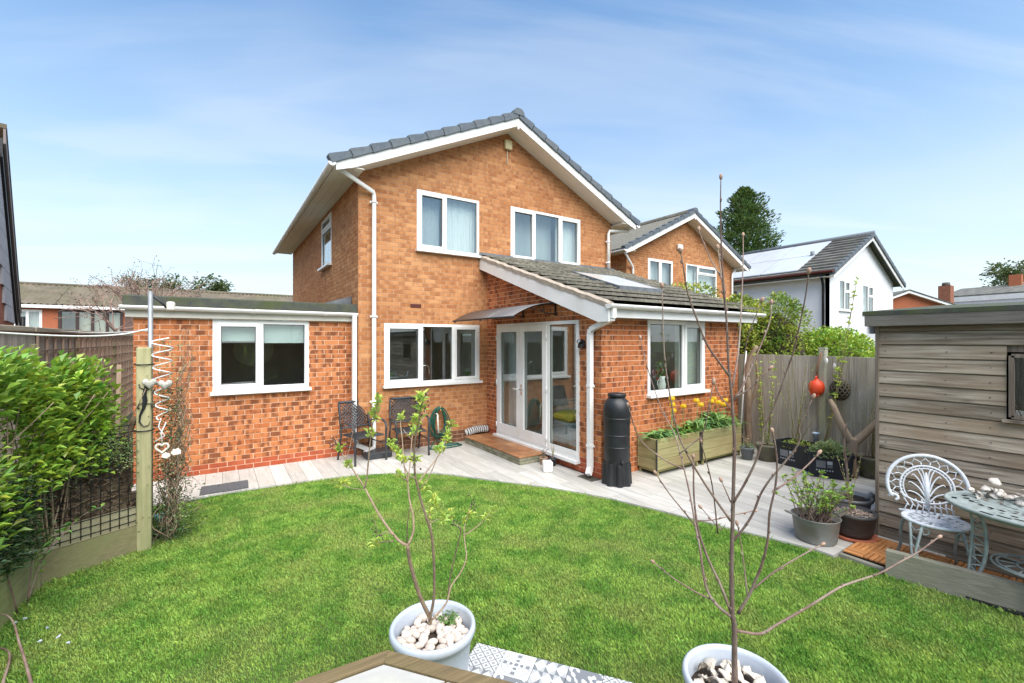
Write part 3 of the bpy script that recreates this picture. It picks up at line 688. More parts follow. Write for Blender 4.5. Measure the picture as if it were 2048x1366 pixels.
# gutters' pipes, alarm box, air brick, wall tie
pipe(h, [(1.50,7.33,4.80),(1.50,7.36,4.70),(2.20,7.62,4.47),(2.215,7.63,4.40),(2.215,7.63,.20),(2.20,7.60,.12),(2.02,7.46,.10)], .036, clips=[(2.215,7.63,4.30),(2.215,7.63,2.35),(2.215,7.63,.9)], nrm=(0,-1,0))
pipe(h, [(8.43,7.50,4.70),(8.40,7.56,4.62),(7.82,7.62,4.56),(7.79,7.62,4.48),(7.79,7.62,3.66)], .036, clips=[(7.79,7.62,4.3),(7.79,7.62,3.8)], nrm=(0,-1,0))
mb = MB(); mb.bevbox((4.87,7.62,5.85), (5.04,7.69,6.04), .012); t_al = Thing('alarm_box', 'cream alarm box high under the gable of the tan brick house', 'alarm box', (4.95,7.69,5.85))
M_ALARM = mat('aged_cream_plastic', (.60,.52,.30), (.55,.47,.27), 5, .5)
t_al.part('cover', mb, M_ALARM); mb = MB(); mb.tube([(4.955,7.685,5.85),(4.955,7.685,5.55)], .008, 6); t_al.part('conduit', mb, M_CREAM)
mb = MB(); mb.box((2.885,7.688,2.535), (3.085,7.699,2.60))
for k in range(9): mb.box((2.90+k*.02,7.684,2.545), (2.912+k*.02,7.688,2.59))
h.part('air_brick', mb, mat('maroon_airbrick', (.11,.03,.025), (.08,.022,.02), 30, .8))
# things on the kitchen window board
def pot_plant(name, label, x, y, z, leafc, n=14, spread=.12, hgt=.2, potc=M_WHITE, pr=.045):
    t = Thing(name, label, 'plant', (x,y,z)); mb = MB(); mb.lathe([(pr*.75,0),(pr,.08),(pr*.9,.08),(pr*.85,.07)], (x,y,z), 14); t.part('pot', mb, potc)
    r = random.Random(n+int(x*100)); mb = MB()
    for k in range(n):
        a = r.uniform(0, 6.28); l = r.uniform(.5,1)*hgt; s = r.uniform(.3,1)*spread; p = Vector((x,y,z+.07)); q = p + Vector((math.cos(a)*s, math.sin(a)*s, l)); sd = Vector((-math.sin(a), math.cos(a), 0))*.014; m_ = (p+q)/2 + Vector((0,0,.02))
        mb.add([tuple(p), tuple(m_-sd), tuple(q), tuple(m_+sd)], [(0,1,2),(0,2,3)], tint=(r.uniform(.3,.8), .5, .5))
    t.part('leaves', mb, leafc); return t
M_LEAFIN = mat('houseplant_leaf', (.06,.14,.03), (.10,.20,.05), 9, .5, tint=.3)
mb = MB(); mb.box((2.40,7.755,1.12), (4.32,7.96,1.15)); h.part('window_board', mb, M_WHITE)
pot_plant('houseplant', 'small plant in a white pot inside the kitchen window, right pane', 4.12, 7.86, 1.15, M_LEAFIN, 12, .10, .17)
pot_plant('houseplant', 'leafy plant inside the kitchen window, left pane', 2.56, 7.88, 1.15, M_LEAFIN, 16, .11, .22, M_BLACK)
mb = MB(); mb.tube([(3.18,7.9,1.15),(3.18,7.9,1.40)] + [(3.18+.075-.075*math.cos(a), 7.9, 1.40+.075*math.sin(a)) for a in np.linspace(.2, 3.0, 9)] + [(3.33,7.9,1.32)], .010, 8)
solo('kitchen_tap', mb, M_CHROME, 'chrome swan neck tap inside the kitchen window', 'tap', (3.18,7.9,1.15))
# ---------------------------------------------------------------- neighbour's house of the same type
h2 = gable_house('second tan brick house behind the extension, in front of the conifer', 10.79, 16.76, 9.78, 17.5,
    [(1.02,2.30,3.55,4.66,[(0,.48,True,None),(.48,1,True,None)]), (3.05,4.90,3.55,4.66,[(0,.36,False,None),(.36,1,False,.72)])], [], detail=False, seed=31)
room(h2, (11.2,9.88,2.75), (16.4,12.5,5.0), ('-y',), M_ROOM)
curtain(h2, (11.78,9.96), (13.15,9.96), 3.4, 4.72, mat('pale_grey_blind', (.50,.51,.53), (.45,.46,.48), 2, .9), .008); curtain(h2, (13.8,9.96), (14.5,9.96), 3.4, 4.72, M_CURT, .01); curtain(h2, (14.55,9.96), (15.75,9.96), 3.7, 4.72, M_CURT, .01)
pipe(h2, [(10.35,9.42,4.72),(10.36,9.44,4.62),(11.0,9.70,4.28),(11.02,9.71,4.20),(11.02,9.71,.3)], .036, clips=[(11.02,9.71,4.0)], nrm=(0,-1,0))
pipe(h2, [(16.8,9.68,4.72),(16.80,9.69,4.62),(16.64,9.70,4.5),(16.62,9.70,4.40),(16.62,9.70,.3)], .036)
mb = MB(); mb.bevbox((13.30,9.68,5.10), (13.56,9.77,5.28), .02); t2 = Thing('alarm_box', 'small white alarm box on the gable of the second tan house', 'alarm box', (13.43,9.77,5.1)); t2.part('cover', mb, M_WHITE)
mb = MB(); mb.box((13.36,9.675,5.105), (13.50,9.679,5.125)); t2.part('sounder_slot', mb, M_BLACK)
# ================================================================ FLAT ROOFED ANNEXE
AY = 7.85
t = Thing('brick_annexe', 'low flat roofed annexe of orange brick left of the tan house', 'annexe', (.5,9,0)); B = Bricks()
A0, A1 = -.96, 1.965; wl = A1-A0; hole = (-.073-A0, 1.222-A0, 1.185, 2.256)
mb = MB(); sheet(mb, Vector((A0,AY,0)), (1,0,0), (0,-1,0), wl, 2.255, [hole], []); w = t.part('front_wall', mb, M_MORT2)
B.wall(w, t.base, Vector((A0,AY,0)), (1,0,0), (0,-1,0), wl, 2.252, [hole], [], [B_ORG, B_RED], lambda n: 1 if n < 2 else 0, .06, 0, 11)
mb = MB(); sheet(mb, Vector((A0,10.4,0)), (0,-1,0), (-1,0,0), 10.3-AY, 2.255, [], []); w = t.part('side_wall', mb, M_MORT2)
B.wall(w, t.base, Vector((A0,10.4,0)), (0,-1,0), (-1,0,0), 10.4-AY+.006, 2.252, [], [], [B_ORG, B_RED], lambda n: 1 if n < 2 else 0, .0, 0, 12)
B.finish(300)
window(t, Vector((A0,AY,0)), (1,0,0), (0,-1,0), *hole, [(0,.48,True,None),(.48,1,False,None)], fw=.062)
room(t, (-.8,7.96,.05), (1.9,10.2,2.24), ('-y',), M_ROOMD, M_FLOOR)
mb = MB(); mb.box((-.06,7.97,1.93), (.52,7.98,2.24)); t.part('roller_blind', mb, M_BLIND)
mb = MB(); mb.box((.56,7.97,1.90), (1.21,7.98,2.24)); t.part('roller_blind', mb, M_BLIND)
mb = MB(); mb.lathe([(.36,0),(.36,.02),(.34,.025)], (0,0,0), 40); M4 = Matrix.Translation((.58,10.15,1.78)) @ Matrix.Rotation(R(90), 4, 'X'); mb.v = [tuple(M4 @ Vector(p)) for p in mb.v]
solo('wall_mirror', mb, mat('pale_gold_mirror', (.82,.80,.58), None, 2, .35, metal=.2), 'round pale mirror on the wall inside the annexe', 'mirror', (.58,10.15,1.42))
mb = MB(); mb.bevbox((-.2,8.6,.05), (1.7,9.6,.85), .03); mb.bevbox((.9,8.1,.6), (1.5,8.5,1.15), .02); solo('desk', mb, mat('dim_desk', (.12,.13,.16), (.08,.085,.10), 3, .6), 'dark desk with boxes inside the annexe window', 'desk', (.7,9.2,.05))
mb = MB(); mb.box((A0-.10,AY-.14,2.42), (1.955,10.4,2.52)); mb.prism([(A0-.10,AY-.14,2.52),(1.955,AY-.14,2.52),(1.955,AY+.10,2.55),(A0-.10,AY+.10,2.55)], (0,.001,.02)); rf = t.part('roof', mb, M_FELT)
mb = MB(); mb.prism([(1.3,AY+.25,2.52),(1.955,AY+.25,2.52),(1.955,AY+.25,2.72)], (0,.25,0)); t.part('flashing', mb, M_LEAD, rf)
mb = MB(); mb.box((A0-.08,AY-.075,2.262), (A1-.02,AY-.05,2.42)); t.part('fascia', mb, M_CREAM, rf)
mb = MB(); mb.box((A0-.08,AY-.05,2.262), (A1-.02,AY-.008,2.275)); t.part('soffit', mb, M_CREAM, rf)
gutter(t, (A0-.12,AY-.135,2.41), (A1-.01,AY-.135,2.40), .056)
pipe(t, [(1.905,7.70,2.40),(1.905,7.70,2.30),(1.905,7.71,.9),(1.905,7.71,.32),(1.93,7.62,.20),(2.10,7.50,.12)], .034, square=True)
mb = MB(); mb.bevbox((2.0,7.28,.0), (2.42,7.62,.11), .02); solo('drain_cover', mb, M_DARKM, 'dark square drain box at the foot of the two white downpipes', 'drain', (2.2,7.45,0))
# ================================================================ LEAN-TO EXTENSION
EX0, EX1, EY = 4.48, 7.93, 4.52
t = Thing('brick_extension', 'orange brick lean-to extension with tiled roof and white french doors', 'extension', (6.2,6.1,0)); ext = t; B = Bricks()
RZ0, RZ1, RY0, RY1 = 2.44, 3.60, 4.22, 7.695; SL = (RZ1-RZ0)/(RY1-RY0)
def zr(y): return RZ0 + (y-RY0)*SL
# window wall
hole = (5.445-EX0, 6.90-EX0, 1.115, 2.252); wl = EX1-EX0
mb = MB(); sheet(mb, Vector((EX0,EY,0)), (1,0,0), (0,-1,0), wl, 2.26, [hole], []); w = t.part('window_wall', mb, M_MORT2)
B.wall(w, t.base, Vector((EX0,EY,0)), (1,0,0), (0,-1,0), wl, 2.258, [hole], [], [B_ORG, B_RED], lambda n: 0, .0, 0, 15)
# door wall, raking top
Ld = RY1-EY; dh = (RY1-7.30, RY1-4.965, .12, 2.255)
cut = [((Ld, zr(EY)-.14), (0, zr(RY1)-.14))]
mb = MB(); sheet(mb, Vector((EX0,RY1,0)), (0,-1,0), (-1,0,0), Ld-.10, 3.6, [dh], cut); w = t.part('door_wall', mb, M_MORT2)
B.wall(w, t.base, Vector((EX0,RY1,0)), (0,-1,0), (-1,0,0), Ld+.006, 3.6, [dh], cut, [B_ORG, B_RED], lambda n: 1 if n < 3 else 0, .04, 0, 16)
B.finish(300)
mb = MB(); mb.box((EX1-.1,EY+.1,0), (EX1,RY1,2.4)); t.part('hidden_wall', mb, M_MORT2)
window(t, Vector((EX0,EY,0)), (1,0,0), (0,-1,0), *hole, [(0,.60,False,None),(.60,1,True,None)], fw=.058)
# french doors and side light, set in the door wall (a runs from the house towards the viewer)
P0 = Vector((EX0,RY1,0)); ux, nr, up = Vector((0,-1,0)), Vector((-1,0,0)), Vector((0,0,1))
def pb(mb, a, b, c, d, f0, f1): mb.prism([P0+ux*a+up*c+nr*f0, P0+ux*a+up*d+nr*f0, P0+ux*b+up*d+nr*f0, P0+ux*b+up*c+nr*f0], nr*(f1-f0))
def pf(mb, a, b, c, d, w, f0, f1, wb=None):
    wb = wb or w; pb(mb, a, a+w, c, d, f0, f1); pb(mb, b-w, b, c, d, f0, f1); pb(mb, a+w, b-w, c, c+wb, f0, f1); pb(mb, a+w, b-w, d-w, d, f0, f1)
da, db, dz0, dz1 = *dh[:2], .165, 2.25
mb = MB(); pf(mb, da, db, dz0, dz1, .055, -.05, .02); am = RY1-5.701; pb(mb, am-.035, am+.035, dz0+.055, dz1-.055, -.05, .02); frm = t.part('door_frame', mb, M_WHITE)
dm = (da+.05+am-.03)/2
for k, (a, b) in enumerate(((da+.05, dm-.002), (dm+.002, am-.03))):
    mb = MB(); pf(mb, a, b, dz0+.05, dz1-.05, .105, -.03, .036, .17); d = t.part('door', mb, M_WHITE)
    mb = MB(); pb(mb, a+.10, b-.10, dz0+.21, dz1-.145, -.012, -.004); t.part('pane', mb, M_GLASS, d)
    mb = MB(); pf(mb, a+.104, b-.104, dz0+.218, dz1-.153, .010, -.004, .004); t.part('gasket', mb, M_BLACK, d)
    ah = b-.05 if k == 0 else a+.05; p = P0+ux*ah+up*1.08+nr*.04; q = p+nr*.045
    mb = MB(); mb.tube([p, q, q+ux*(.11 if k else -.11)], .009, 8); pb(mb, ah-.016, ah+.016, .98, 1.17, .036, .043); t.part('handle', mb, M_CHROME if k else M_WHITE, d)
    for z in (.35, 1.15, 2.0):
        mb = MB(); ahg = a-.012 if k == 0 else b+.012; mb.tube([P0+ux*ahg+up*(z-.05)+nr*.045, P0+ux*ahg+up*(z+.05)+nr*.045], .012, 8); t.part('hinge', mb, M_WHITE, d)
mb = MB(); pb(mb, am+.030, db-.05, dz0+.05, dz0+.12, -.028, .028); t.part('side_light_rail', mb, M_WHITE)
mb = MB(); pb(mb, am+.033, db-.053, dz0+.118, dz1-.054, -.012, -.004); t.part('side_light_pane', mb, M_GLASS)
mb = MB(); pf(mb, am+.036, db-.056, dz0+.122, dz1-.057, .010, -.0035, .004); t.part('gasket', mb, M_BLACK)
mb = MB(); pb(mb, da-.02, db+.02, .118, .162, -.05, .095); t.part('door_sill', mb, M_WHITE)
room(t, (4.59,4.64,.13), (7.80,7.66,2.36), ('-x','-y'), M_ROOM, M_FLOOR)
curtain(t, (4.75,7.05), (4.75,7.30), .16, 2.25, M_CURT, .02, 14)
# roof: real tiles in ten courses, mortared left verge
mb = MB(); mb.prism([(4.34,RY0+.05,zr(RY0+.05)-.03),(4.34,RY1,zr(RY1)-.03),(4.34,RY1,zr(RY1)-.06),(4.34,RY0+.05,zr(RY0+.05)-.06)], (3.72,0,0)); rf = t.part('roof_deck', mb, M_FELT)
nC = 11; gx = .302; nR = 12; gl = (RY1-RY0)/nC
tm = MB()                                       # a flat interlocking tile with two rolls, its tail lifted over the tile below
prof = [(0,.0),(.015,.024),(.055,.024),(.075,.0),(.15,.0),(.165,.022),(.205,.022),(.225,.0),(.298,.0)]
def tile_mesh(w):
    m_ = MB(); pr = [p for p in prof if p[0] < w] + [(w, 0)]; V = []
    for x, z in pr:
        for y, lift in ((-.05,.078), (gl+.02,-.004)): V += [(x, y, lift+z+y*SL), (x, y, lift-.020+y*SL)]
    n = len(pr); F = []
    for i in range(n-1): F += [(4*i,4*i+4,4*i+6,4*i+2), (4*i+1,4*i+3,4*i+7,4*i+5), (4*i,4*i+1,4*i+5,4*i+4), (4*i+2,4*i+6,4*i+7,4*i+3)]
    F += [(0,2,3,1), (4*n-4,4*n-3,4*n-1,4*n-2)]; m_.add(V, F, smooth=False, tint=(rng.uniform(.3,.7), .5, .5)); return m_.mesh('roof_tile', M_ROOFT)
tms = [tile_mesh(.298) for _ in range(6)]
SKY = (5.52, 6.66, 5.18, 6.32)                   # roof window footprint x0,x1,y0,y1
for j in range(nC):
    y = RY0 + j*gl
    for i in range(nR):
        x = 4.36 + i*gx + (.15 if j % 2 else 0) - .0
        if x + .05 > 8.02: continue
        if SKY[0]-.05 < x+.15 < SKY[1]+.05 and SKY[2]-.12 < y+gl/2 < SKY[3]+.12: continue
        o = link('roof_tile', tms[rng.randrange(6)], rf, Vector((x, y, zr(y))) - t.base); o.scale.x = min(1, (8.06-x)/.298)
        if j % 2 and i == 0: o2 = link('roof_tile', tms[rng.randrange(6)], rf, Vector((4.36, y, zr(y))) - t.base); o2.scale.x = .148/.298
mb = MB(); r = random.Random(5); V = []; n = 40
for i in range(n+1):
    y = RY0-.02 + (RY1-RY0)*i/n; j = r.uniform(-.008,.008); saw = .012*(((y-RY0)/gl) % 1)
    V += [(4.285+j, y, zr(y)-.055), (4.280+j, y, zr(y)+.012-saw), (4.33, y, zr(y)+.040-saw+j*.5), (4.40, y, zr(y)+.030-saw)]
mb.add(V, [(4*i+k, 4*i+k+1, 4*i+k+5, 4*i+k+4) for i in range(n) for k in range(3)] + [(0,1,2,3)]); t.part('verge_mortar', mb, M_CEM, rf)
mb = MB(); mb.prism([(4.296,RY0-.02,zr(RY0)-.065),(4.296,RY0-.02,zr(RY0)-.245),(4.296,RY0+.18,zr(RY0)-.245),(4.296,RY1-.02,zr(RY1)-.255),(4.296,RY1-.02,zr(RY1)-.065)], (.022,0,0)); t.part('barge_board', mb, M_WHITE, rf)
mb = MB(); mb.prism([(4.319,RY0+.04,2.272),(4.319,RY0+.22,2.272),(4.319,RY1-.02,zr(RY1)-.225),(4.319,RY1-.02,zr(RY1)-.212),(4.319,RY0+.22,2.285),(4.319,RY0+.04,2.285)], (.155,0,0)); t.part('soffit', mb, M_WHITE, rf)
mb = MB(); mb.box((4.318,RY0+.02,2.255), (8.05,RY0+.042,2.40)); t.part('fascia', mb, M_WHITE, rf)
mb = MB(); mb.box((4.475,RY0+.043,2.262), (8.05,EY-.009,2.274)); t.part('soffit', mb, M_WHITE, rf)
gutter(t, (4.27,RY0-.048,2.425), (8.12,RY0-.048,2.415), .058)
pipe(t, [(4.36,4.18,2.40),(4.36,4.19,2.24),(4.40,4.64,2.10),(4.40,4.66,2.04),(4.40,4.66,.14),(4.33,4.62,.06)], .034, square=True, clips=[(4.40,4.66,1.30),(4.40,4.66,.45)], nrm=(-1,0,0))
mb = MB(); mb.box((4.28,4.50,.001), (4.46,4.80,.006))
solo('drain_grate', mb, mat('wet_grate', (.05,.045,.035), (.09,.085,.06), 40, .8, .6, 90), 'dark gully grate under the extension downpipe', 'drain', (4.37,4.65,.001))
mb = MB(); mb.prism([(4.30,RY1+.001,zr(RY1)+.085),(4.30,RY1+.001,zr(RY1)+.01),(4.30,RY1-.14,zr(RY1-.14)+.060),(4.30,RY1-.14,zr(RY1-.14)+.066),(4.30,RY1-.012,zr(RY1)+.06),(4.30,RY1-.012,zr(RY1)+.085)], (3.75,0,0)); t.part('flashing', mb, M_LEAD, rf)
x0,x1,y0,y1 = SKY
mb = MB()
for a, b in (((x0,y0),(x1,y0)),((x1,y0),(x1,y1)),((x1,y1),(x0,y1)),((x0,y1),(x0,y0))):
    mb.beam((a[0],a[1],zr(a[1])+.05), (b[0],b[1],zr(b[1])+.05), .06, .09)
sk = t.part('roof_window', mb, M_LEAD, rf)
mb = MB(); mb.prism([(x0+.03,y0+.03,zr(y0+.03)+.085),(x1-.03,y0+.03,zr(y0+.03)+.085),(x1-.03,y1-.03,zr(y1-.03)+.085),(x0+.03,y1-.03,zr(y1-.03)+.085)], (0,0,.008)); t.part('roof_pane', mb, mat('pale_roof_glass', (.50,.49,.46), (.44,.43,.40), 3, .25, spec=.6), rf)  # pane is an even, opaque pale grey
mb = MB(); mb.box((EX0+.1,EY+.1,2.37), (EX1-.1,RY1-.05,2.375)); t.part('ceiling', mb, M_ROOM)
# ================================================================ GARDEN THINGS
def bez(P, n=12):
    """smooth curve through the points (Catmull-Rom)"""
    P = [Vector(p) for p in P]; Q = [P[0]*2-P[1]] + P + [P[-1]*2-P[-2]]; out = []
    for i in range(1, len(Q)-2):
        for k in range(n):
            t = k/n; a, b, c, d = Q[i-1], Q[i], Q[i+1], Q[i+2]
            out.append(.5*((2*b) + (c-a)*t + (2*a-5*b+4*c-d)*t*t + (3*b-a-3*c+d)*t**3))
    out.append(P[-1]); return out
# ---- glass-like canopy over the doors
t = Thing('door_canopy', 'curved smoky plastic canopy over the french doors', 'canopy', (4.48,6.4,2.3))
def can(s): return Vector((4.472-.87*s, 0, 2.53 - .23*s**2.3))
mb = MB(); n = 14; V = []
for i in range(n+1):
    p = can(i/n)
    for y in (5.43, 7.40): V += [(p.x,y,p.z+.008), (p.x,y,p.z+.001)]
mb.add(V, [(4*i,4*i+4,4*i+6,4*i+2) for i in range(n)] + [(4*i+1,4*i+3,4*i+7,4*i+5) for i in range(n)] + [(4*i,4*i+1,4*i+5,4*i+4) for i in range(n)] + [(4*i+2,4*i+6,4*i+7,4*i+3) for i in range(n)], smooth=True)
M_SMOKE = bpy.data.materials.new('smoky_polycarbonate'); M_SMOKE.use_nodes = True; q = M_SMOKE.node_tree; q.nodes.clear()
a = N(q, 'ShaderNodeBsdfTransparent'); a.inputs[0].default_value = (.36,.33,.31,1); b = N(q, 'ShaderNodeBsdfPrincipled'); b.inputs['Base Color'].default_value = (.20,.185,.18,1); b.inputs['Roughness'].default_value = .28
c = N(q, 'ShaderNodeMixShader'); c.inputs[0].default_value = .62; d = N(q, 'ShaderNodeOutputMaterial'); q.links.new(a.outputs[0], c.inputs[1]); q.links.new(b.outputs[0], c.inputs[2]); q.links.new(c.outputs[0], d.inputs[0])
t.part('canopy_panel', mb, M_SMOKE)
for y in (5.52, 6.42, 7.32):
    mb = MB(); mb.box((4.455,y-.012,2.34), (4.471,y+.012,2.545)); mb.tube([(*can(k/9).xy[:1], y, can(k/9).z-.012) for k in range(10)], .011, 6)
    mb.tube(bez([(4.455,y,2.36),(4.25,y,2.38),(4.05,y,2.43),(3.92,y,2.455)], 5), .009, 6); mb.tube([(4.25,y,2.385),(4.20,y,2.50)], .007, 6); t.part('bracket', mb, M_BLACK)
mb = MB(); mb.tube([(3.60,5.40,2.295),(3.60,7.43,2.295)], .014, 8); t.part('front_rail', mb, M_BLACK)
mb = MB(); mb.tube([(4.46,5.43,2.545),(4.46,7.40,2.545)], .014, 8); t.part('wall_rail', mb, M_BLACK)
for y in (5.45, 6.4, 7.35):
    mb = MB(); mb.blob((3.60,y,2.277), (.024,.02,.014), 8, 4); t.part('clamp', mb, M_BLACK)
# ---- door step: stone blocks with wood-look tiles on top
t = Thing('door_step', 'low step with orange brown tiles below the french doors', 'step', (4.2,6.6,0))
M_STEP = mat('mossy_stone', (.27,.25,.18), (.19,.18,.12), 9, .95, .6, 40, c3=(.13,.13,.06), s3=6, rand=.2)
for z0, z1 in ((0,.052), (.056,.110)):
    y = 5.70 + (.0 if z0 else .1)
    ys = [5.70]+[q for q in (5.70+.46*k+(.0 if z0 else .2) for k in range(1,5)) if q < 7.4]+[7.56]
    for a, b in zip(ys, ys[1:]):
        mb = MB(); mb.bevbox((3.905+rng.uniform(0,.006),a+.003,z0), (4.455,b-.003,z1), .008); t.part('stone_block', mb, M_STEP)
M_STILE = mat('wood_look_tile', (.36,.155,.06), (.25,.10,.038), 5, .45, .15, 30, (3,9,3), rand=.22, c3=(.42,.22,.10), s3=5)
me = MB(); me.bevbox((0,0,0), (.281,.306,.018), .003); me = me.mesh('step_tile', M_STILE)
for i in range(2):
    for j in range(6): link('step_tile', me, t.o, Vector((3.893+i*.284, 5.69+j*.311, .112)) - t.base)
# ---- striped rag mat pushed in the corner by the step
M_STR = bpy.data.materials.new('striped_cloth'); M_STR.use_nodes = True; q = M_STR.node_tree; wv = N(q, 'ShaderNodeTexWave'); wv.inputs['Scale'].default_value = 7; wv.inputs['Distortion'].default_value = 3; tco = N(q, 'ShaderNodeTexCoord'); q.links.new(tco.outputs['Object'], wv.inputs[0])
q.links.new(ramp(q, wv.outputs[0], [(.35, (.04,.04,.045)), (.5, (.55,.53,.49))]), q.nodes['Principled BSDF'].inputs['Base Color']); q.nodes['Principled BSDF'].inputs['Roughness'].default_value = .95
mb = MB(); mb.tube(bez([(3.95,7.60,.17),(4.10,7.59,.205),(4.25,7.60,.215),(4.43,7.585,.21)], 5), [.05]+[.075]*14+[.07], 10, flat=.75)
solo('striped_mat', mb, M_STR, 'rolled black and white striped mat at the corner of the step', 'mat', (4.2,7.6,.13))
# ---- lamp with sensor on the door wall
t = Thing('wall_lamp', 'small black security lamp beside the french doors', 'lamp', (4.46,4.86,1.86)); mb = MB(); mb.bevbox((4.43,4.83,1.86), (4.472,4.91,1.95), .01); t.part('mount', mb, M_BLACK)
mb = MB(); mb.tube([(4.44,4.87,1.93),(4.37,4.87,1.925)], .034, 12); t.part('lamp_head', mb, M_BLACK)
mb = MB(); mb.tube([(4.369,4.87,1.925),(4.362,4.87,1.925)], .026, 12); t.part('lens', mb, M_CHROME)
mb = MB(); mb.bevbox((4.37,4.80,1.83), (4.46,4.90,1.895), .012); t.part('sensor', mb, M_BLACK)
# ---- water butt
bx, by = 4.53, 4.275
t = Thing('water_butt', 'black plastic water butt standing by the extension corner', 'water butt', (bx,by,0))
prof = [(.150,.275),(.166,.30),(.173,.34),(.173,.50),(.173,.506),(.178,.508),(.178,.513),(.173,.515),(.173,.521),(.173,.66),(.173,.666),(.178,.668),(.178,.673),(.173,.675),(.173,.681),(.174,.80),(.179,.885),(.180,.892),(.186,.894),(.186,.900),(.181,.902),(.182,.909),(.185,.97),(.183,1.03),(.172,1.085),(.150,1.128),(.120,1.155),(.112,1.162),(.108,1.18)]
mb = MB(); mb.lathe(prof, (bx,by,0), 36); t.part('barrel', mb, M_BLACK)
mb = MB(); mb.lathe([(.112,1.175),(.122,1.178),(.124,1.215),(.118,1.225),(.09,1.228),(.085,1.218)], (bx,by,0), 28); t.part('lid', mb, M_BLACK)
mb = MB(); n = 64; rows = []
for z, s in ((0,1.06),(.05,1.04),(.26,.98),(.30,.98),(.302,.90)):
    rows.append([(bx+(.178*s+.016*max(-1,min(1,3*math.sin(8*6.2832*j/n)))*(1 if z < .28 else .4))*math.cos(6.2832*j/n), by+(.178*s+.016*max(-1,min(1,3*math.sin(8*6.2832*j/n)))*(1 if z < .28 else .4))*math.sin(6.2832*j/n), z) for j in range(n)])
mb.add(sum(rows, []), [(i*n+j, i*n+(j+1) % n, (i+1)*n+(j+1) % n, (i+1)*n+j) for i in range(4) for j in range(n)] + [tuple(range(4*n,5*n))]); t.part('stand', mb, M_BLACK)
d = Vector((-.45,-.9,0)).normalized(); p = Vector((bx,by,.33))+d*.17; mb = MB(); mb.tube([p-d*.02, p+d*.05], .014, 8); mb.tube([p+d*.045+Vector((0,0,.02)), p+d*.05-Vector((0,0,.035))], .012, 8); t.part('tap', mb, M_BLACK)
d = Vector((.35,-.93,0)).normalized(); p = Vector((bx,by,.845))+d*.176; sdv = Vector((-d.y,d.x,0)); mb = MB(); mb.beam(p-sdv*.045, p+sdv*.045, .016, .02); t.part('hand_grip', mb, M_BLACK)
# ---- two mossy trough planters
def planter(x0, x1, y0, y1, label):
    t = Thing('planter_box', label, 'planter', ((x0+x1)/2,(y0+y1)/2,0), 'mossy wooden planters under the extension window'); z0, hb = .085, .150
    for k in range(3):
        za, zb = z0+k*hb, z0+(k+1)*hb-.004
        mb = MB(); mb.bevbox((x0,y0,za), (x1,y0+.03,zb), .005); t.part('front_board', mb, W_PLANT)
        mb = MB(); mb.bevbox((x0,y1-.03,za), (x1,y1,zb), .005); t.part('back_board', mb, W_PLANT)
        for a in (x0, x1-.03):
            mb = MB(); mb.bevbox((a,y0+.032,za), (a+.03,y1-.032,zb), .005); t.part('end_board', mb, W_PLANTY)
    mb = MB(); mb.box((x0+.032,y0+.032,.42), (x1-.032,y1-.032,.47)); t.part('soil', mb, M_SOIL)
    mb = MB(); mb.box((x0+.02,y0+.02,.055), (x1-.02,y1-.02,.08)); t.part('base_board', mb, W_PLANTY)
    for a in (x0+.03, x1-.06):
        for b in (y0+.005, y1-.04):
            mb = MB(); mb.bevbox((a,b,0), (a+.03,b+.035,.055), .004); t.part('foot', mb, W_PLANTY)
    for a in (x0-.004, x1+.004):
        mb = MB(); mb.box((a-.012,y0-.010,.09), (a+.012,y0-.001,.53)); t.part('corner_strip', mb, M_BLACK)
planter(5.20, 6.22, 4.15, 4.50, 'mossy green wooden planter nearest the water butt')
planter(6.28, 7.40, 4.15, 4.50, 'mossy green wooden planter at the fence end of the window wall')
# ---- coiled hose on its hanger
t = Thing('garden_hose', 'dark green hose coiled on a wall hook left of the step', 'hose', (3.45,7.5,0)); M_HOSE = mat('green_hose', (.012,.075,.05), (.02,.10,.07), 12, .45)
def wp(a, z, o=.07): return (a, 7.69-o, z)
mb = MB(); r = random.Random(3)
for k in range(7):
    cx, w, lo, hi = 3.40+r.uniform(-.03,.03), .15+r.uniform(-.05,.05), .12+r.uniform(-.06,.14), .70+r.uniform(-.04,.03)
    P = []
    for i in range(28):
        a = 6.2832*i/28; z = (lo+hi)/2 + (hi-lo)/2*math.cos(a); P.append(wp(cx + w*math.sin(a)*(1.05-.25*math.cos(a)) + (.0 if z > .3 else .02), z, .06+k*.014))
    mb.tube(P, .011, 7, closed=True)
t.part('coil', mb, M_HOSE)
mb = MB(); P = [wp(3.30,.10,.10)] + [(3.45+.32*math.cos(a), 7.42+.10*math.sin(a), .013) for a in np.linspace(2.6, 8.2, 34)]; mb.tube(bez(P, 3), .011, 7)
P = [(3.50+.22*math.cos(a), 7.44+.09*math.sin(a), .036) for a in np.linspace(0, 6.2, 26)]; mb.tube(P, .011, 7); t.part('loose_end', mb, M_HOSE)
mb = MB(); mb.tube([wp(3.32,.60,.20), wp(3.325,.44,.205), wp(3.34,.26,.2)], .016, 8); mb.tube([wp(3.32,.60,.20), wp(3.29,.615,.215)], .013, 8); t.part('spray_lance', mb, M_CREAM)
mb = MB(); mb.tube([wp(3.41,.68,0), wp(3.41,.68,.12), wp(3.41,.72,.13)], .012, 8); mb.blob(wp(3.41,.66,.14), .022, 8, 6); t.part('wall_hook', mb, mat('brass', (.50,.30,.12), None, 3, .4, metal=.8))
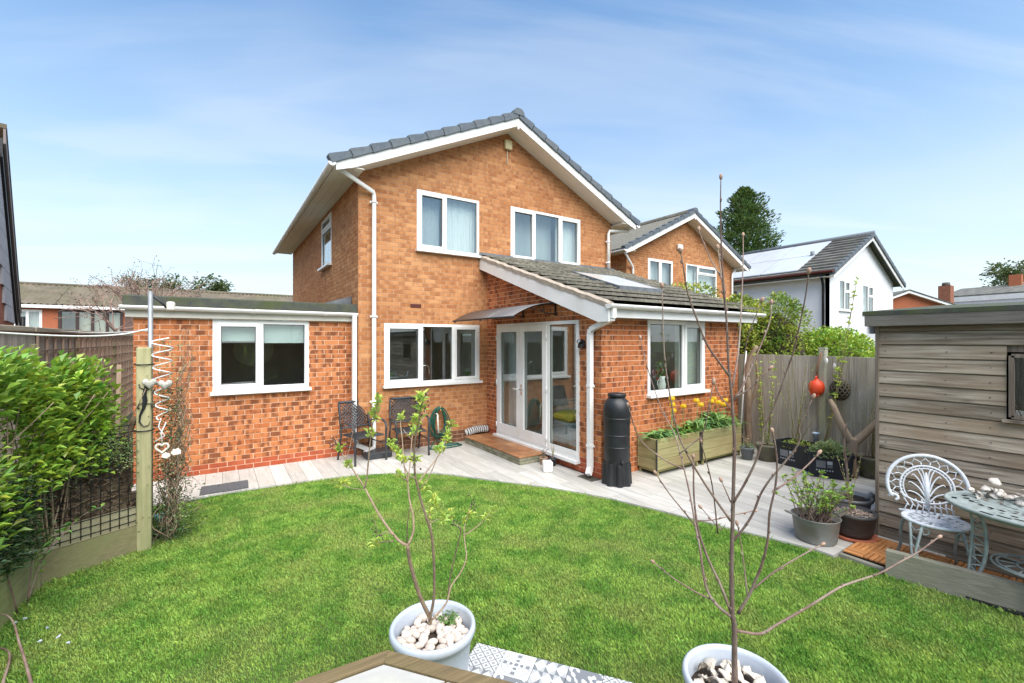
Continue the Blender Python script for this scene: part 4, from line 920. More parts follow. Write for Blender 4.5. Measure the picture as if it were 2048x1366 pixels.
# ---- two charcoal garden chairs with lattice backs
def garden_chair(label, loc, rz):
    t = Thing('garden_chair', label, 'chair', (0,0,0), 'charcoal metal garden chairs by the house wall')     # local: faces -y
    W, Dp = .27, .25
    for sx in (-1, 1):
        mb = MB(); mb.tube(bez([(sx*W,-Dp,0),(sx*W,-Dp+.005,.40),(sx*(W+.01),-Dp+.02,.56),(sx*(W+.02),-Dp+.10,.625)], 6), .018, 8); t.part('front_leg', mb, M_DARKM)
        mb = MB(); mb.tube(bez([(sx*W,Dp+.07,0),(sx*W,Dp-.01,.30),(sx*W*.95,Dp-.02,.45),(sx*W*.93,Dp+.02,.62),(sx*W*.86,Dp+.10,.90)], 6), .016, 8); t.part('rear_leg', mb, M_DARKM)
        mb = MB(); mb.tube(bez([(sx*(W+.02),-Dp+.10,.625),(sx*(W+.03),-Dp+.25,.635),(sx*(W+.01),Dp-.05,.60),(sx*W*.94,Dp+.01,.57)], 6), .017, 8, flat=.6); t.part('arm', mb, M_DARKM)
        mb = MB(); mb.tube([(sx*W*.98,-Dp+.02,.27),(sx*W*.98,Dp,.27)], .010, 6); t.part('side_stretcher', mb, M_DARKM)
    mb = MB(); mb.bevbox((-.245,-.25,.405), (.245,.23,.425), .008)
    st = t.part('seat', mb, M_DARKM)
    mb = MB()
    for k in range(9):
        x = -.21+k*.0525; mb.tube([(x,-.23,.428),(x,.21,.428)], .006, 5)
    t.part('seat_slats', mb, M_DARKM, st)
    def bp(u, v, o=0): return Vector((u*(.250-.016*v), .255+.115*v - .035*(1-u*u) - o, .52+.40*v))
    mb = MB(); mb.tube([bp(-1,0), bp(-1,.5), bp(-1,1)] , .017, 8); mb.tube([bp(1,0), bp(1,.5), bp(1,1)], .017, 8)
    mb.tube([bp(u,1) for u in np.linspace(-1,1,9)], .022, 8); mb.tube([bp(u,0) for u in np.linspace(-1,1,9)], .015, 8); bk = t.part('back_frame', mb, M_DARKM)
    mb = MB(); n = 5
    for k in range(-n, n+1):
        for sg in (-1, 1):
            P = []
            for i in range(13):
                v = i/12; u = k*.36/1.6 + sg*(v-.5)*1.7
                if abs(u) <= .97: P.append(bp(u, v))
            if len(P) > 1: mb.tube(P, .0088, 5)
    t.part('back_lattice', mb, M_DARKM, bk)
    t.o.location = loc; t.o.rotation_euler = (0,0,rz); return t
garden_chair('charcoal metal chair with lattice back in front of the annexe corner', (1.96,7.36,0), R(14))
garden_chair('charcoal metal chair under the kitchen window', (2.72,7.33,0), R(-4))
# ---- small pots by the step
def simple_pot(name, label, x, y, r, h, m, z=0, cat='pot', top=1.0, soil=True, n=28, rim=.006):
    t = Thing(name, label, cat, (x,y,z)); mb = MB(); mb.lathe([(r*.72,0),(r*.95,h*.86),(r+rim,h*.87),(r+rim,h),(r-.006,h),(r*.9,h*.84)], (x,y,z), n); t.part('pot', mb, m)
    if soil: mb = MB(); mb.lathe([(r*.5,h*.83),(r*.93,h*.83),(r*.93,h*.86),(.001,h*.87)], (x,y,z), 20); t.part('soil', mb, M_SOIL)
    return t
def sprigs(t, x, y, z, n, spread, hgt, leafm, stemm, seed, nl=7, ls=.02, lean=.0):
    r = random.Random(seed); ms, ml = MB(), MB()
    for k in range(n):
        a = r.uniform(0, 6.2832); d = Vector((math.cos(a), math.sin(a), 0)); s = spread*r.uniform(.15,1); hh = hgt*r.uniform(.6,1.05)
        P = bez([(x,y,z), Vector((x,y,z))+d*s*.35+Vector((0,0,hh*.5)), Vector((x,y,z))+d*s+Vector((0,0,hh))], 5); ms.tube(P, [.003,.0012], 4)
        for j in range(nl):
            p = P[min(len(P)-1, int((.35+.65*j/nl)*len(P)))]; leaf(ml, p, Vector((r.uniform(-1,1), r.uniform(-1,1), r.uniform(0,1.1))), ls*r.uniform(.6,1.2), r)
    if stemm: t.part('stems', ms, stemm)
    return t.part('leaves', ml, leafm)
def leaf(mb, p, d, l, r, w=.36, droop=.15):
    """one folded leaf from p along d"""
    p = Vector(p); d = Vector(d).normalized(); s = d.cross(Vector((r.uniform(-.3,.3), r.uniform(-.3,.3), 1)))
    if s.length < 1e-3: s = d.orthogonal()
    s.normalize(); u = s.cross(d); m_ = p + d*l*.5 + u*l*.06; t_ = p + d*l - u*l*droop
    tt = (min(1,max(0,r.gauss(.5,.22))), r.random(), .5)
    mb.add([tuple(p), tuple(m_+s*l*w+u*l*.08), tuple(t_), tuple(m_-s*l*w+u*l*.08)], [(0,1,2),(0,2,3)], tint=tt)
LEAF_L = mat('lime_leaf', (.50,.60,.13), (.40,.52,.09), 12, .5, tint=.35, spec=.3, trans=.3)
LEAF_M = mat('mid_green_leaf', (.10,.21,.035), (.15,.27,.05), 6, .45, tint=.45, spec=.4, trans=.2)
LEAF_D = mat('dark_ivy_leaf', (.035,.075,.025), (.055,.105,.035), 8, .5, tint=.4, spec=.4)
LEAF_G = mat('grey_green_leaf', (.34,.42,.20), (.26,.34,.15), 9, .6, tint=.4, spec=.3, trans=.2)
M_TERRA = mat('pale_terracotta', (.42,.27,.17), (.36,.22,.14), 9, .9, .3, 60)
t = simple_pot('plant_pot', 'small pale terracotta pot at the foot of the side light', 4.245, 5.54, .062, .115, M_TERRA); sprigs(t, 4.245, 5.54, .10, 14, .10, .17, mat('purple_sage_leaf', (.10,.085,.09), (.13,.13,.09), 9, .7, tint=.4), M_BARK, 5, 5, .02)
t = simple_pot('plant_pot', 'small black plastic pot next to the terracotta pot by the doors', 4.335, 5.42, .062, .115, M_BLACK); sprigs(t, 4.335, 5.42, .10, 7, .05, .26, LEAF_L, M_BARK, 6, 5, .02)
mb = MB(); x, y = 4.085, 5.235; mb.bevbox((x-.072,y-.072,0), (x+.072,y+.072,.15), .012); mb.X = None
tp = Thing('plant_pot', 'square white pot standing alone on the paving by the doors', 'pot', (x,y,0)); tp.part('pot', mb, M_WHITE); mb = MB(); mb.box((x-.058,y-.058,.148), (x+.058,y+.058,.1535)); tp.part('soil', mb, M_WHITE); tp.o.rotation_euler = (0,0,R(-28))
# ================================================================ RIGHT HAND SIDE
# ---- shed
SX, SY = 5.505, 1.70
t = Thing('garden_shed', 'weathered shiplap garden shed at the right edge', 'shed', (6.4,.4,-.05))
wh = (1.31, 1.82); wy = (.08, .80)               # window z and y range
zt = 2.10; pb_ = .128; k = 0; z = -.02
while z < zt - .02:
    z1 = min(z+pb_, zt)
    for a, b in ([(SY, wy[1]+.03), (wy[0]-.03, -1.6)] if (z1 > wh[0]-.02 and z < wh[1]+.02) else [(SY, -1.6)]):
        lean = .010; mb = MB(); q = [(SX, a, z+.004), (SX-.010, a, z+.012), (SX, a, z1-.012), (SX+.004, a, z1), (SX+.016, a, z1), (SX+.016, a, z+.004)]
        mb.prism(q, (0,b-a,0)); t.part('shiplap_board', mb, W_SHED)
    mb = MB(); mb.prism([(SX+.03, SY+.004, z+.004), (SX+.03, SY+.014, z+.012), (SX+.03, SY+.004, z1-.012), (SX+.03, SY, z1), (SX+.03, SY-.012, z1), (SX+.03, SY-.012, z+.004)], (2.1,0,0)); t.part('shiplap_board', mb, W_SHED)
    z = z1; k += 1
mb = MB(); mb.bevbox((SX-.018,SY-.012,-.05), (SX+.03,SY+.018,zt), .004); t.part('corner_post', mb, W_SHEDV)
mb = MB()
for k in range(17):
    for yy in (SY-.06, SY-.50, SY-.78): mb.tube([(SX-.001,yy+rng.uniform(-.01,.01),.06+k*.128-.01), (SX-.012,yy,.06+k*.128-.01)], .0032, 6)
o = t.part('nails', mb, M_BLACK); o['kind'] = 'stuff'
for a_, b_ in (((SX+.02,-1.6,-.05), (SX+.05,SY-.02,wh[0]-.03)), ((SX+.02,-1.6,wh[1]+.03), (SX+.05,SY-.02,zt)), ((SX+2.1,-1.6,-.05), (SX+2.14,SY,zt))): mb = MB(); mb.box(a_, b_); t.part('lining', mb, W_SHEDV)
mb = MB(); mb.prism([(SX-.09,SY+.10,2.235),(SX+2.3,SY+.10,2.40),(SX+2.3,SY+.10,2.36),(SX-.09,SY+.10,2.195)], (0,-3.5,0)); t.part('roof', mb, M_FELT)
mb = MB(); mb.bevbox((SX-.085,-1.7,2.085), (SX-.055,SY+.085,2.225), .004); t.part('fascia', mb, wood('grey_fascia', (.21,.19,.165), (.15,.13,.11), 'y', .1, c3=(.25,.235,.20)))
mb = MB(); mb.prism([(SX-.055,SY+.06,2.085),(SX+2.2,SY+.06,2.22),(SX+2.2,SY+.06,2.36),(SX-.055,SY+.06,2.225)], (0,.025,0)); t.part('side_fascia', mb, W_SHED)
mb = MB()
for a, b in (((wy[0],wh[0]),(wy[1],wh[0])),((wy[1],wh[0]),(wy[1],wh[1])),((wy[1],wh[1]),(wy[0],wh[1])),((wy[0],wh[1]),(wy[0],wh[0]))): mb.beam((SX-.002,a[0],a[1]), (SX-.002,b[0],b[1]), .03, .045, up=(1,0,0))
wf = t.part('window', mb, W_SHEDV); mb = MB(); mb.box((SX+.004,wy[0],wh[0]), (SX+.008,wy[1],wh[1])); t.part('pane', mb, M_GLASS, wf)
mb = MB(); mb.box((SX-.045,wy[0]-.05,wh[0]-.045), (SX+.002,wy[1]+.05,wh[0]-.022)); t.part('sill', mb, W_SHED, wf)
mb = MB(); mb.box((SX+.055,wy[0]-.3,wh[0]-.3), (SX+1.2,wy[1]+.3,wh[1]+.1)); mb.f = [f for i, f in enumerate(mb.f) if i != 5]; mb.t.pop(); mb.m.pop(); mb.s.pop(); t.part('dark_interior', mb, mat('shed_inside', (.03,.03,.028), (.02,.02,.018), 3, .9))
# ---- sleeper edging and wooden deck tiles
t = Thing('deck_tiles', 'red brown slatted wooden deck tiles in front of the shed', 'decking', (5.1,1,-.02))
slx, sly = MB(), MB(); slx.bevbox((0,0,0), (.147,.032,.018), .003); sly.bevbox((0,0,0), (.032,.147,.018), .003); slx = slx.mesh('slat', W_DECK); sly = sly.mesh('slat', W_DECKY)
for i in range(6):
    for j in range(9):
        x, y = 4.80+i*.1515, 1.745-(j+1)*.1515
        if x + .14 > SX-.02 or x < 4.70 + (1.44-y)*.2*(y < 1.4): continue
        for k in range(4):
            if (i+j) % 2: link('slat', slx, t.o, Vector((x, y+k*.038, .002)) - t.base)
            else: link('slat', sly, t.o, Vector((x+k*.038, y, .002)) - t.base)
mb = MB(); mb.prism([(4.76,1.745,-.02),(4.78,.30,-.02),(5.50,.30,-.02),(5.50,1.745,-.02)], (0,0,.012)); t.part('tile_base', mb, M_BLACK)
mb = MB(); mb.bevbox((4.725,1.42,-.05), (4.765,1.745,.006), .006); solo('timber_edge', mb, W_SLEEP, 'thin timber strip edging the deck tiles next to the lawn', 'edging', (4.74,1.6,-.05))
mb = MB(); a, b = Vector((4.715,1.40,.065)), Vector((5.05,-.30,.065)); mb.beam(a, b, .07, .23); solo('timber_sleeper', mb, W_SLEEP, 'grey timber sleeper between the lawn and the cast iron furniture', 'sleeper', (4.85,.6,-.05))
# ---- cast iron chairs and table
M_CASTW = mat('white_cast_paint', (.66,.67,.70), (.55,.57,.60), 30, .5, .3, 120)
M_CASTG = mat('pale_green_cast_paint', (.34,.385,.37), (.25,.29,.28), 25, .5, .35, 120, c3=(.20,.225,.215), s3=9)
def arc(cx, cz, rx, rz_, a0, a1, n, y=0.0): return [(cx+rx*math.cos(R(a0+(a1-a0)*i/n)), y, cz+rz_*math.sin(R(a0+(a1-a0)*i/n))) for i in range(n+1)]
def cast_chair(label, loc, rz, m_legs):
    t = Thing('cast_iron_chair', label, 'chair', (0,0,0), 'ornate cast iron garden chairs by the shed')        # local: faces -y
    # seat: disc pierced with rings of slots
    mb = MB(); nr, na = 7, 48; zs = .42
    rr = [.0,.035,.07,.105,.14,.17,.195,.205]
    def sp(i, j, z): return (rr[i]*1.02*math.cos(6.2832*j/na), rr[i]*.97*math.sin(6.2832*j/na), z - .010*(1-(rr[i]/.2)**2))
    for i in range(nr):
        for j in range(na):
            if (i in (2,4) and j % 3 != 0) or (i == 3 and j % 4 == 0): continue
            q = [sp(i,j,zs), sp(i,j+1,zs), sp(i+1,j+1,zs), sp(i+1,j,zs)]
            if i == 0: q = q[1:]
            mb.prism([Vector(p) for p in q][::-1], (0,0,-.014))
    mb.tube([(.208*math.cos(6.2832*j/40), .198*math.sin(6.2832*j/40), zs-.008) for j in range(40)], .013, 8, closed=True); t.part('seat', mb, M_CASTW)
    # back: fan with outer scroll, honeycomb band, inner ring and a plume
    back = Matrix.Translation((0,.175,.43)) @ Matrix.Rotation(R(-9), 4, 'X')
    mb = MB(); mb.X = back
    out = arc(0,.215,.272,.262,-28,208,36); sc = lambda s: [(s*(.222-.045*math.cos(a)*q), 0, .078+.045*math.sin(a)*q) for a, q in [(2.9-k*.55, 1-k*.10) for k in range(9)]]
    mb.tube(out, .0155, 8); mb.tube(sc(1), .012, 8); mb.tube(sc(-1), .012, 8); bk = t.part('back_frame', mb, M_CASTW)
    mb = MB(); mb.X = back; inn = arc(0,.20,.182,.185,-35,215,36); mb.tube(inn, .009, 6); mb.tube(arc(0,.20,.160,.163,-35,215,30), .006, 6)
    for k in range(26):
        a = R(-30+240*k/25); mb.tube([(.16*math.cos(a),0,.20+.163*math.sin(a)), (.182*math.cos(a),0,.20+.185*math.sin(a))], .004, 5)
    n = 13
    for k in range(n):                                                    # honeycomb: zigzag with spokes
        a0, a1, a2 = (R(-25+230*(k+q)/n) for q in (0,.5,1)); mid = lambda a, f: ((.182+.09*f)*math.cos(a), 0, .203+.185*math.sin(a)*(1+.42*f)+.01*f)
        mb.tube([mid(a0,.35), mid(a1,.72), mid(a2,.35)], .0048, 5); mb.tube([mid(a0,.0), mid(a0,.35)], .0048, 5); mb.tube([mid(a1,.72), mid(a1,1.0)], .0048, 5)
    t.part('honeycomb_band', mb, M_CASTW, bk)
    mb = MB(); mb.X = back; mb.tube([(0,0,.02),(0,0,.18),(0,0,.33)], [.016,.020,.007], 8)
    for s in (-1, 1):
        for k, (dx, z0, dz) in enumerate(((.13,.10,.06),(.125,.14,.10),(.10,.17,.14),(.07,.20,.16),(.035,.24,.12))):
            mb.tube(bez([(s*.008,0,z0-.03),(s*dx*.45,0,z0+dz*.55),(s*dx*.85,0,z0+dz*.95),(s*dx,0,z0+dz*.85)], 4), [.0075,.0035], 6)
    mb.blob((0,0,.03), (.022,.012,.022), 8, 6); t.part('plume', mb, M_CASTW, bk)
    mb = MB(); mb.X = back                                                   # pierced skirt joining back to seat
    for k in range(9):
        x = -.17+k*.0425; mb.tube([(x,-.02,-.02),(x*.85+.01,0,.05),(x*.95,0,.095)], .0055, 5)
        if k < 8: mb.tube([(x*.85+.01,0,.05),(x+.0425,-.01,.03)], .005, 5)
    mb.tube([(-.20,-.02,-.015),(0,.015,-.012),(.20,-.02,-.015)], .012, 6); mb.tube(arc(0,.20,.20,.135,205,335,14), .009, 6); t.part('skirt', mb, M_CASTW, bk)
    for sx in (-1, 1):
        mb = MB(); b = lambda f: Vector((sx*.155+sx*.02*f, -.145-.02*f, 0))
        mb.tube([Vector((sx*.12,-.16,.405)), Vector((sx*.165,-.175,.20)), Vector((sx*.172,-.185,0))], [.011,.010,.013], 6); mb.tube([Vector((sx*.185,-.11,.405)), Vector((sx*.19,-.155,.20)), Vector((sx*.176,-.185,0))], [.011,.010,.013], 6)
        for k in range(5): z = .38-k*.07; w = 1-k*.19; mb.tube([Vector((sx*(.125+.009*k),-.162-.005*k,z)), Vector((sx*.16,-.15-.008*k,z-.03)), Vector((sx*(.187),-.115-.016*k,z))], .0055, 5)
        mb.tube(bez([(sx*.13,-.165,.40),(sx*.09,-.17,.38),(sx*.085,-.17,.345),(sx*.115,-.17,.335),(sx*.125,-.17,.36)], 4), .007, 6); t.part('front_leg', mb, m_legs)
        mb = MB(); mb.tube(bez([(sx*.15,.12,.41),(sx*.185,.16,.28),(sx*.18,.19,.12),(sx*.20,.225,0)], 5), [.014,.011], 7); t.part('rear_leg', mb, m_legs)
    t.o.location = loc; t.o.rotation_euler = (0,0,rz); return t
cast_chair('white cast iron chair with fan shaped back against the shed', (5.03,1.165,.02), R(-62), M_CASTG)
cast_chair('pale blue cast iron chair half hidden past the table', (4.96,.40,.02), R(180), mat('pale_blue_cast_paint', (.36,.43,.50), (.30,.36,.43), 25, .5, .35, 120))
t = Thing('cast_iron_table', 'pale green cast iron table with pierced oval top', 'table', (5.0,.62,0)); TX, TY, TZ, ta, tb_ = 5.0, .60, .685, .40, .485
mb = MB(); nr, na = 15, 96; g = np.random.default_rng(4)
def tp_(i, j, z): q = i/nr; return (TX+ta*q*math.cos(6.2832*j/na), TY+tb_*q*math.sin(6.2832*j/na), z)
for i in range(1, nr):
    for j in range(na):
        v = math.sin(j*6.2832*8/na + i*1.9) + .6*math.sin(i*2.7+j*.9)
        if 2 < i < nr-1 and v > .95 or (i in (5,9) and j % 4 == 0): continue
        mb.quad(tp_(i,j,TZ), tp_(i+1,j,TZ), tp_(i+1,j+1,TZ), tp_(i,j+1,TZ)); mb.quad(tp_(i,j,TZ-.012), tp_(i,j+1,TZ-.012), tp_(i+1,j+1,TZ-.012), tp_(i+1,j,TZ-.012))
top = t.part('tabletop', mb, M_CASTG)
mb = MB(); mb.tube([(TX+ta*math.cos(6.2832*j/64), TY+tb_*math.sin(6.2832*j/64), TZ-.006) for j in range(64)], .013, 8, closed=True); mb.tube([(TX+(ta-.02)*math.cos(6.2832*j/64), TY+(tb_-.02)*math.sin(6.2832*j/64), TZ-.022) for j in range(64)], .012, 6, closed=True); t.part('rim', mb, M_CASTG, top)
for a in (115, 245, 0):
    d = Vector((math.cos(R(a)), math.sin(R(a))*1.15, 0)); mb = MB(); o = Vector((TX,TY,0))
    P1 = bez([o+d*.27+Vector((0,0,TZ-.02)), o+d*.235+Vector((0,0,.45)), o+d*.25+Vector((0,0,.22)), o+d*.33], 6); P2 = bez([o+d*.31+Vector((0,0,TZ-.05)), o+d*.30+Vector((0,0,.48)), o+d*.315+Vector((0,0,.25)), o+d*.335+Vector((0,0,.0))], 6)
    mb.tube(P1, .013, 7); mb.tube(P2, .009, 6)
    for k in range(2, 17, 2): mb.tube([P1[k], P2[k+1]], .005, 5); mb.tube([P2[k+1], P1[min(k+2,len(P1)-1)]], .005, 5)
    t.part('leg', mb, M_CASTG)
mb = MB(); zc = .27
for r_ in (.235, .205, .10): mb.tube([(TX+r_*math.cos(6.2832*j/40), TY+r_*math.sin(6.2832*j/40), zc) for j in range(40)], .008, 6, closed=True)
for k in range(12): a = k*.5236; mb.tube([(TX+.10*math.cos(a), TY+.10*math.sin(a), zc), (TX+.205*math.cos(a+.2), TY+.205*math.sin(a+.2), zc)], .006, 5)
t.part('stretcher_ring', mb, M_CASTG)
# ---- shells on the table: each a curved valve
M_SHELL = mat('sea_shell', (.80,.75,.68), (.66,.58,.49), 30, .55, .3, 60, c3=(.42,.33,.25), s3=16, rand=.12)
def shell_mesh(seed, cone=False):
    r = random.Random(seed); mb = MB(); n, m = 10, 5; k = r.uniform(.75,1.0)
    V = []; F = []
    for i in range(m+1):
        for j in range(n+1):
            u = i/m; a = -1.15 + 2.3*j/n; rr = u*(1+.07*math.cos(a*9)*u)
            V.append((rr*math.sin(a)*k, rr*math.cos(a)-.45, .42*(1-u*u)*math.cos(a*.6) + .06*r.uniform(-1,1)*u))
    for i in range(m):
        for j in range(n): F.append((i*(n+1)+j, (i+1)*(n+1)+j, (i+1)*(n+1)+j+1, i*(n+1)+j+1))
    o = len(V); V += [(x*.93, y*.93, z-.09) for x, y, z in V]; F += [tuple(q+o for q in f[::-1]) for f in F]
    for j in range(n): a = m*(n+1)+j; F.append((a, a+o, a+1+o, a+1))
    mb.add(V, F, smooth=True); return mb.mesh('shell', M_SHELL)
def whelk_mesh(seed):
    mb = MB(); P, Rr = [], []
    for i in range(40):
        q = i/39; a = q*14; rad = .34*(1-q)**1.1; P.append((rad*math.cos(a), .55-1.1*q+0*a, rad*math.sin(a))); Rr.append(.34*(1-q)**.9+.015)
    mb.tube(P, Rr, 9); return mb.mesh('shell', M_SHELL)
SHM = [shell_mesh(i) for i in range(5)] + [whelk_mesh(1)]
r = random.Random(12); cl = [(4.86,.94),(5.28,.80),(5.30,.45)]
SHP = []
for k in range(38):
    q = r.random(); x = 5.20 + .10*r.uniform(-1,1) - .22*max(0,q-.75)*2; y = .40+.58*q
    if (x-TX)**2/ta**2 + (y-TY)**2/tb_**2 > .92: x = TX + (x-TX)*.8
    s = r.uniform(.036,.062); lvl = sum(1 for p in SHP if (p[0]-x)**2+(p[1]-y)**2 < .0016); SHP.append((x,y))
    o = link('sea_shell', SHM[r.randrange(6)], None, (x, y, TZ+.020+lvl*.022)); o.scale = (s,s,s); o.rotation_euler = (r.uniform(-.7,.7), r.uniform(-.7,.7), r.uniform(0,6.28)); tag(o, 'pale sea shell piled on the green cast iron table', 'shell', 'sea shells on the green table')
# ================================================================ POTS ON THE RIGHT
M_ZINC = mat('dull_zinc', (.30,.30,.285), (.20,.20,.185), 6, .55, .15, 20, metal=.35, c3=(.21,.17,.12), s3=5)
M_GREYP = mat('grey_plastic', (.16,.175,.185), (.13,.14,.15), 5, .5)
M_DPOT = mat('dark_glazed_pot', (.045,.043,.042), (.075,.07,.065), 8, .5, .2, 20, (1,1,8))
M_STONEP = mat('mossy_stone_pot', (.17,.155,.12), (.11,.10,.075), 9, .95, .5, 30, c3=(.14,.15,.06), s3=6)
t = Thing('zinc_tub', 'old zinc tub with a leafy budding bush at the lawn corner', 'tub', (4.88,1.98,0)); x, y = 4.88, 2.0
mb = MB(); mb.lathe([(.165,0),(.175,.02),(.20,.225),(.208,.235),(.196,.235),(.185,.15)], (x,y,0), 36); t.part('tub', mb, M_ZINC); mb = MB(); mb.lathe([(.10,.15),(.188,.15),(.188,.17),(.001,.175)], (x,y,0), 24); t.part('soil', mb, M_SOIL)
for s in (-1, 1):
    d = Vector((.82*s,-.57*s,0)); mb = MB(); mb.prism([Vector((x,y,.235))+d*.20+Vector((d.y,-d.x,0))*.05, Vector((x,y,.235))+d*.20-Vector((d.y,-d.x,0))*.05, Vector((x,y,.265))+d*.285-Vector((d.y,-d.x,0))*.03, Vector((x,y,.265))+d*.285+Vector((d.y,-d.x,0))*.03], (0,0,.012)); t.part('lug', mb, M_ZINC)
r = random.Random(4); ms, ml = MB(), MB()
for k in range(60):
    a = r.uniform(0,6.28); s = r.uniform(.05,1)**.7; b0 = Vector((x+.11*r.uniform(-1,1), y+.11*r.uniform(-1,1), .17)); e = Vector((x+.36*s*math.cos(a), y+.36*s*math.sin(a), .17+r.uniform(.26,.50)*(1.1-.35*s)))
    P = bez([b0, (b0+e)/2+Vector((0,0,.03)), e], 5); ms.tube(P, [.005,.0025], 5)
    for j in range(11): leaf(ml, P[min(len(P)-1, 4+j*7//10)], Vector((r.uniform(-1,1), r.uniform(-1,1), r.uniform(.1,1.2))), r.uniform(.022,.042), r)
    for j in range(7): leaf(ml, e, Vector((r.uniform(-1,1), r.uniform(-1,1), r.uniform(.3,1.3))), r.uniform(.025,.045), r)
t.part('stems', ms, M_BARKR); t.part('leaves', ml, mat('bright_hydrangea_leaf', (.32,.46,.09), (.23,.37,.065), 12, .5, tint=.4, trans=.25))
x, y = 5.27, 1.83
t = Thing('plant_pot', 'dark round pot on a terracotta saucer beside the shed corner', 'pot', (x,y,0))
mb = MB(); mb.lathe([(.15,0),(.19,.0),(.20,.03),(.185,.032),(.16,.02)], (x,y,.001), 32); t.part('saucer', mb, mat('red_terracotta', (.42,.13,.07), (.34,.10,.055), 8, .85))
mb = MB(); mb.lathe([(.145,.025),(.165,.06),(.188,.22),(.20,.225),(.202,.25),(.190,.255),(.178,.22)], (x,y,0), 36); t.part('pot', mb, M_DPOT)
for s in (-1, 1): mb = MB(); mb.tube([(x+s*.15,y-s*.10,.235),(x+s*.175,y-s*.12,.255),(x+s*.20,y-s*.13,.235)], .014, 6); t.part('lug', mb, M_DPOT)
mb = MB(); mb.lathe([(.10,.19),(.18,.19),(.18,.215),(.001,.222)], (x,y,0), 24); t.part('soil', mb, M_SOIL)
mb = MB(); r = random.Random(8)
for k in range(420): a, q = r.uniform(0,6.28), .172*math.sqrt(r.random()); mb.blob((x+q*math.cos(a), y+q*math.sin(a), .222+r.uniform(0,.006)), (.008,.006,.004), 5, 3, rot=Matrix.Rotation(r.uniform(0,6.28), 3, 'Z'), tint=(r.random(),r.random(),.5), smooth=False)
t.part('gravel', mb, mat('pinkish_gravel', (.42,.32,.25), (.36,.26,.20), 30, .9, tint=.5), kind='stuff')
sprigs(t, x, y+.02, .21, 6, .13, .62, LEAF_L, M_BARK, 18, 12, .016)
x, y = 5.74, 2.02
t = simple_pot('zinc_tub', 'zinc tub with a bare dark stem behind the round dark pot', x, y, .20, .26, M_ZINC, cat='tub'); mb = MB(); mb.tube(bez([(x-.05,y,.22),(x-.065,y,.55),(x-.08,y+.02,.80),(x-.09,y,1.05)], 5), [.012,.006], 6); mb.tube([(x-.07,y,.62),(x+.0,y-.03,.75),(x+.08,y-.05,.9)], [.005,.002], 5); mb.tube([(x-.065,y,.5),(x-.0,y+.05,.62),(x+.02,y+.07,.75)], [.005,.002], 5); t.part('stem', mb, M_BARKR)
mb = MB(); mb.tube([(x+.12,y-.10,.22),(x+.17,y-.14,.27),(x+.21,y-.17,.22)], .035, 8); t.part('lug', mb, M_ZINC)
# black crates used as planters
M_CRATE = mat('crate_black', (.014,.016,.020), (.022,.024,.03), 4, .45)
def crate(label, cx, cy, rz, w, d, h, print_side):
    t = Thing('plastic_crate', label, 'crate', (cx,cy,0), 'black plastic crates planted up by the fence'); mb = MB()
    X = Matrix.Translation((cx,cy,0)) @ Matrix.Rotation(rz, 4, 'Z'); mb.X = X
    def rect(a, b, r_, z, n=4):
        P = []
        for sx, sy, a0 in ((1,1,0),(-1,1,90),(-1,-1,180),(1,-1,270)):
            for k in range(n+1): q = R(a0+90*k/n); P.append((sx*(a-r_)+r_*math.cos(q), sy*(b-r_)+r_*math.sin(q), z))
        return P
    rings = [rect(w*.43,d*.42,.03,0), rect(w*.475,d*.47,.03,h*.88), rect(w*.5,d*.5,.035,h*.885), rect(w*.5,d*.5,.035,h), rect(w*.475,d*.47,.03,h), rect(w*.46,d*.455,.03,h*.8)]; n = len(rings[0])
    mb.add(sum(rings, []), [(i*n+j, i*n+(j+1) % n, (i+1)*n+(j+1) % n, (i+1)*n+j) for i in range(5) for j in range(n)] + [tuple(range(n-1,-1,-1))], smooth=False); t.part('crate_body', mb, M_CRATE)
    mb = MB(); mb.X = X; mb.add(rect(w*.465,d*.46,.03,h*.82), [tuple(range(n))]); t.part('soil', mb, M_SOIL)
    # faded print on the long front side: a grey picture block, a white panel and a line of small marks below
    mb = MB(); mb.X = X; f = lambda u, z: (u*w, -d*(.42+.05*z/(h*.88))-.004, z)
    def prt(m_, u0, u1, z0, z1, tn): m_.add([f(u0,z0), f(u1,z0), f(u1,z1), f(u0,z1)], [(0,1,2,3)], tint=tn)
    if print_side:
        prt(mb, -.30, -.10, h*.40, h*.68, (.30,.5,.5)); prt(mb, -.07, .04, h*.54, h*.68, (.8,.5,.5)); prt(mb, -.07, .04, h*.42, h*.51, (.25,.5,.5))
        for k in range(7): prt(mb, -.30+k*.055, -.27+k*.055, h*.28, h*.33, (.75,.5,.5))
        t.part('print', mb, mat('faded_print', (.32,.33,.35), (.26,.27,.29), 60, .6, tint=.9))
    return t
c1_ = crate('black plastic crate with printed side, planted with bare willow stems', 7.52, 3.30, R(-98), .62, .42, .36, True)
c2_ = crate('black plastic crate full of grey green succulents beside the driftwood', 7.33, 2.83, R(-64), .56, .40, .36, True)
def mound(t, cx, cy, z, rx, ry, hz, n, lm, seed, ls=.04, name='foliage', up=.8):
    r = random.Random(seed); mb = MB()
    for k in range(n):
        a, q = r.uniform(0,6.28), math.sqrt(r.random()); p = Vector((cx+rx*q*math.cos(a), cy+ry*q*math.sin(a), z+hz*(1-q*q)*r.uniform(.3,1)))
        leaf(mb, p, Vector((math.cos(a)*q*1.2+r.uniform(-.6,.6), math.sin(a)*q*1.2+r.uniform(-.6,.6), up*r.uniform(.1,1.2))), ls*r.uniform(.6,1.3), r, .2)
    return t.part(name, mb, lm)
mound(c2_, 7.33, 2.83, .29, .25, .25, .22, 900, LEAF_G, 3, .055); mound(c1_, 7.52, 3.32, .28, .2, .28, .12, 260, LEAF_L, 4, .035)
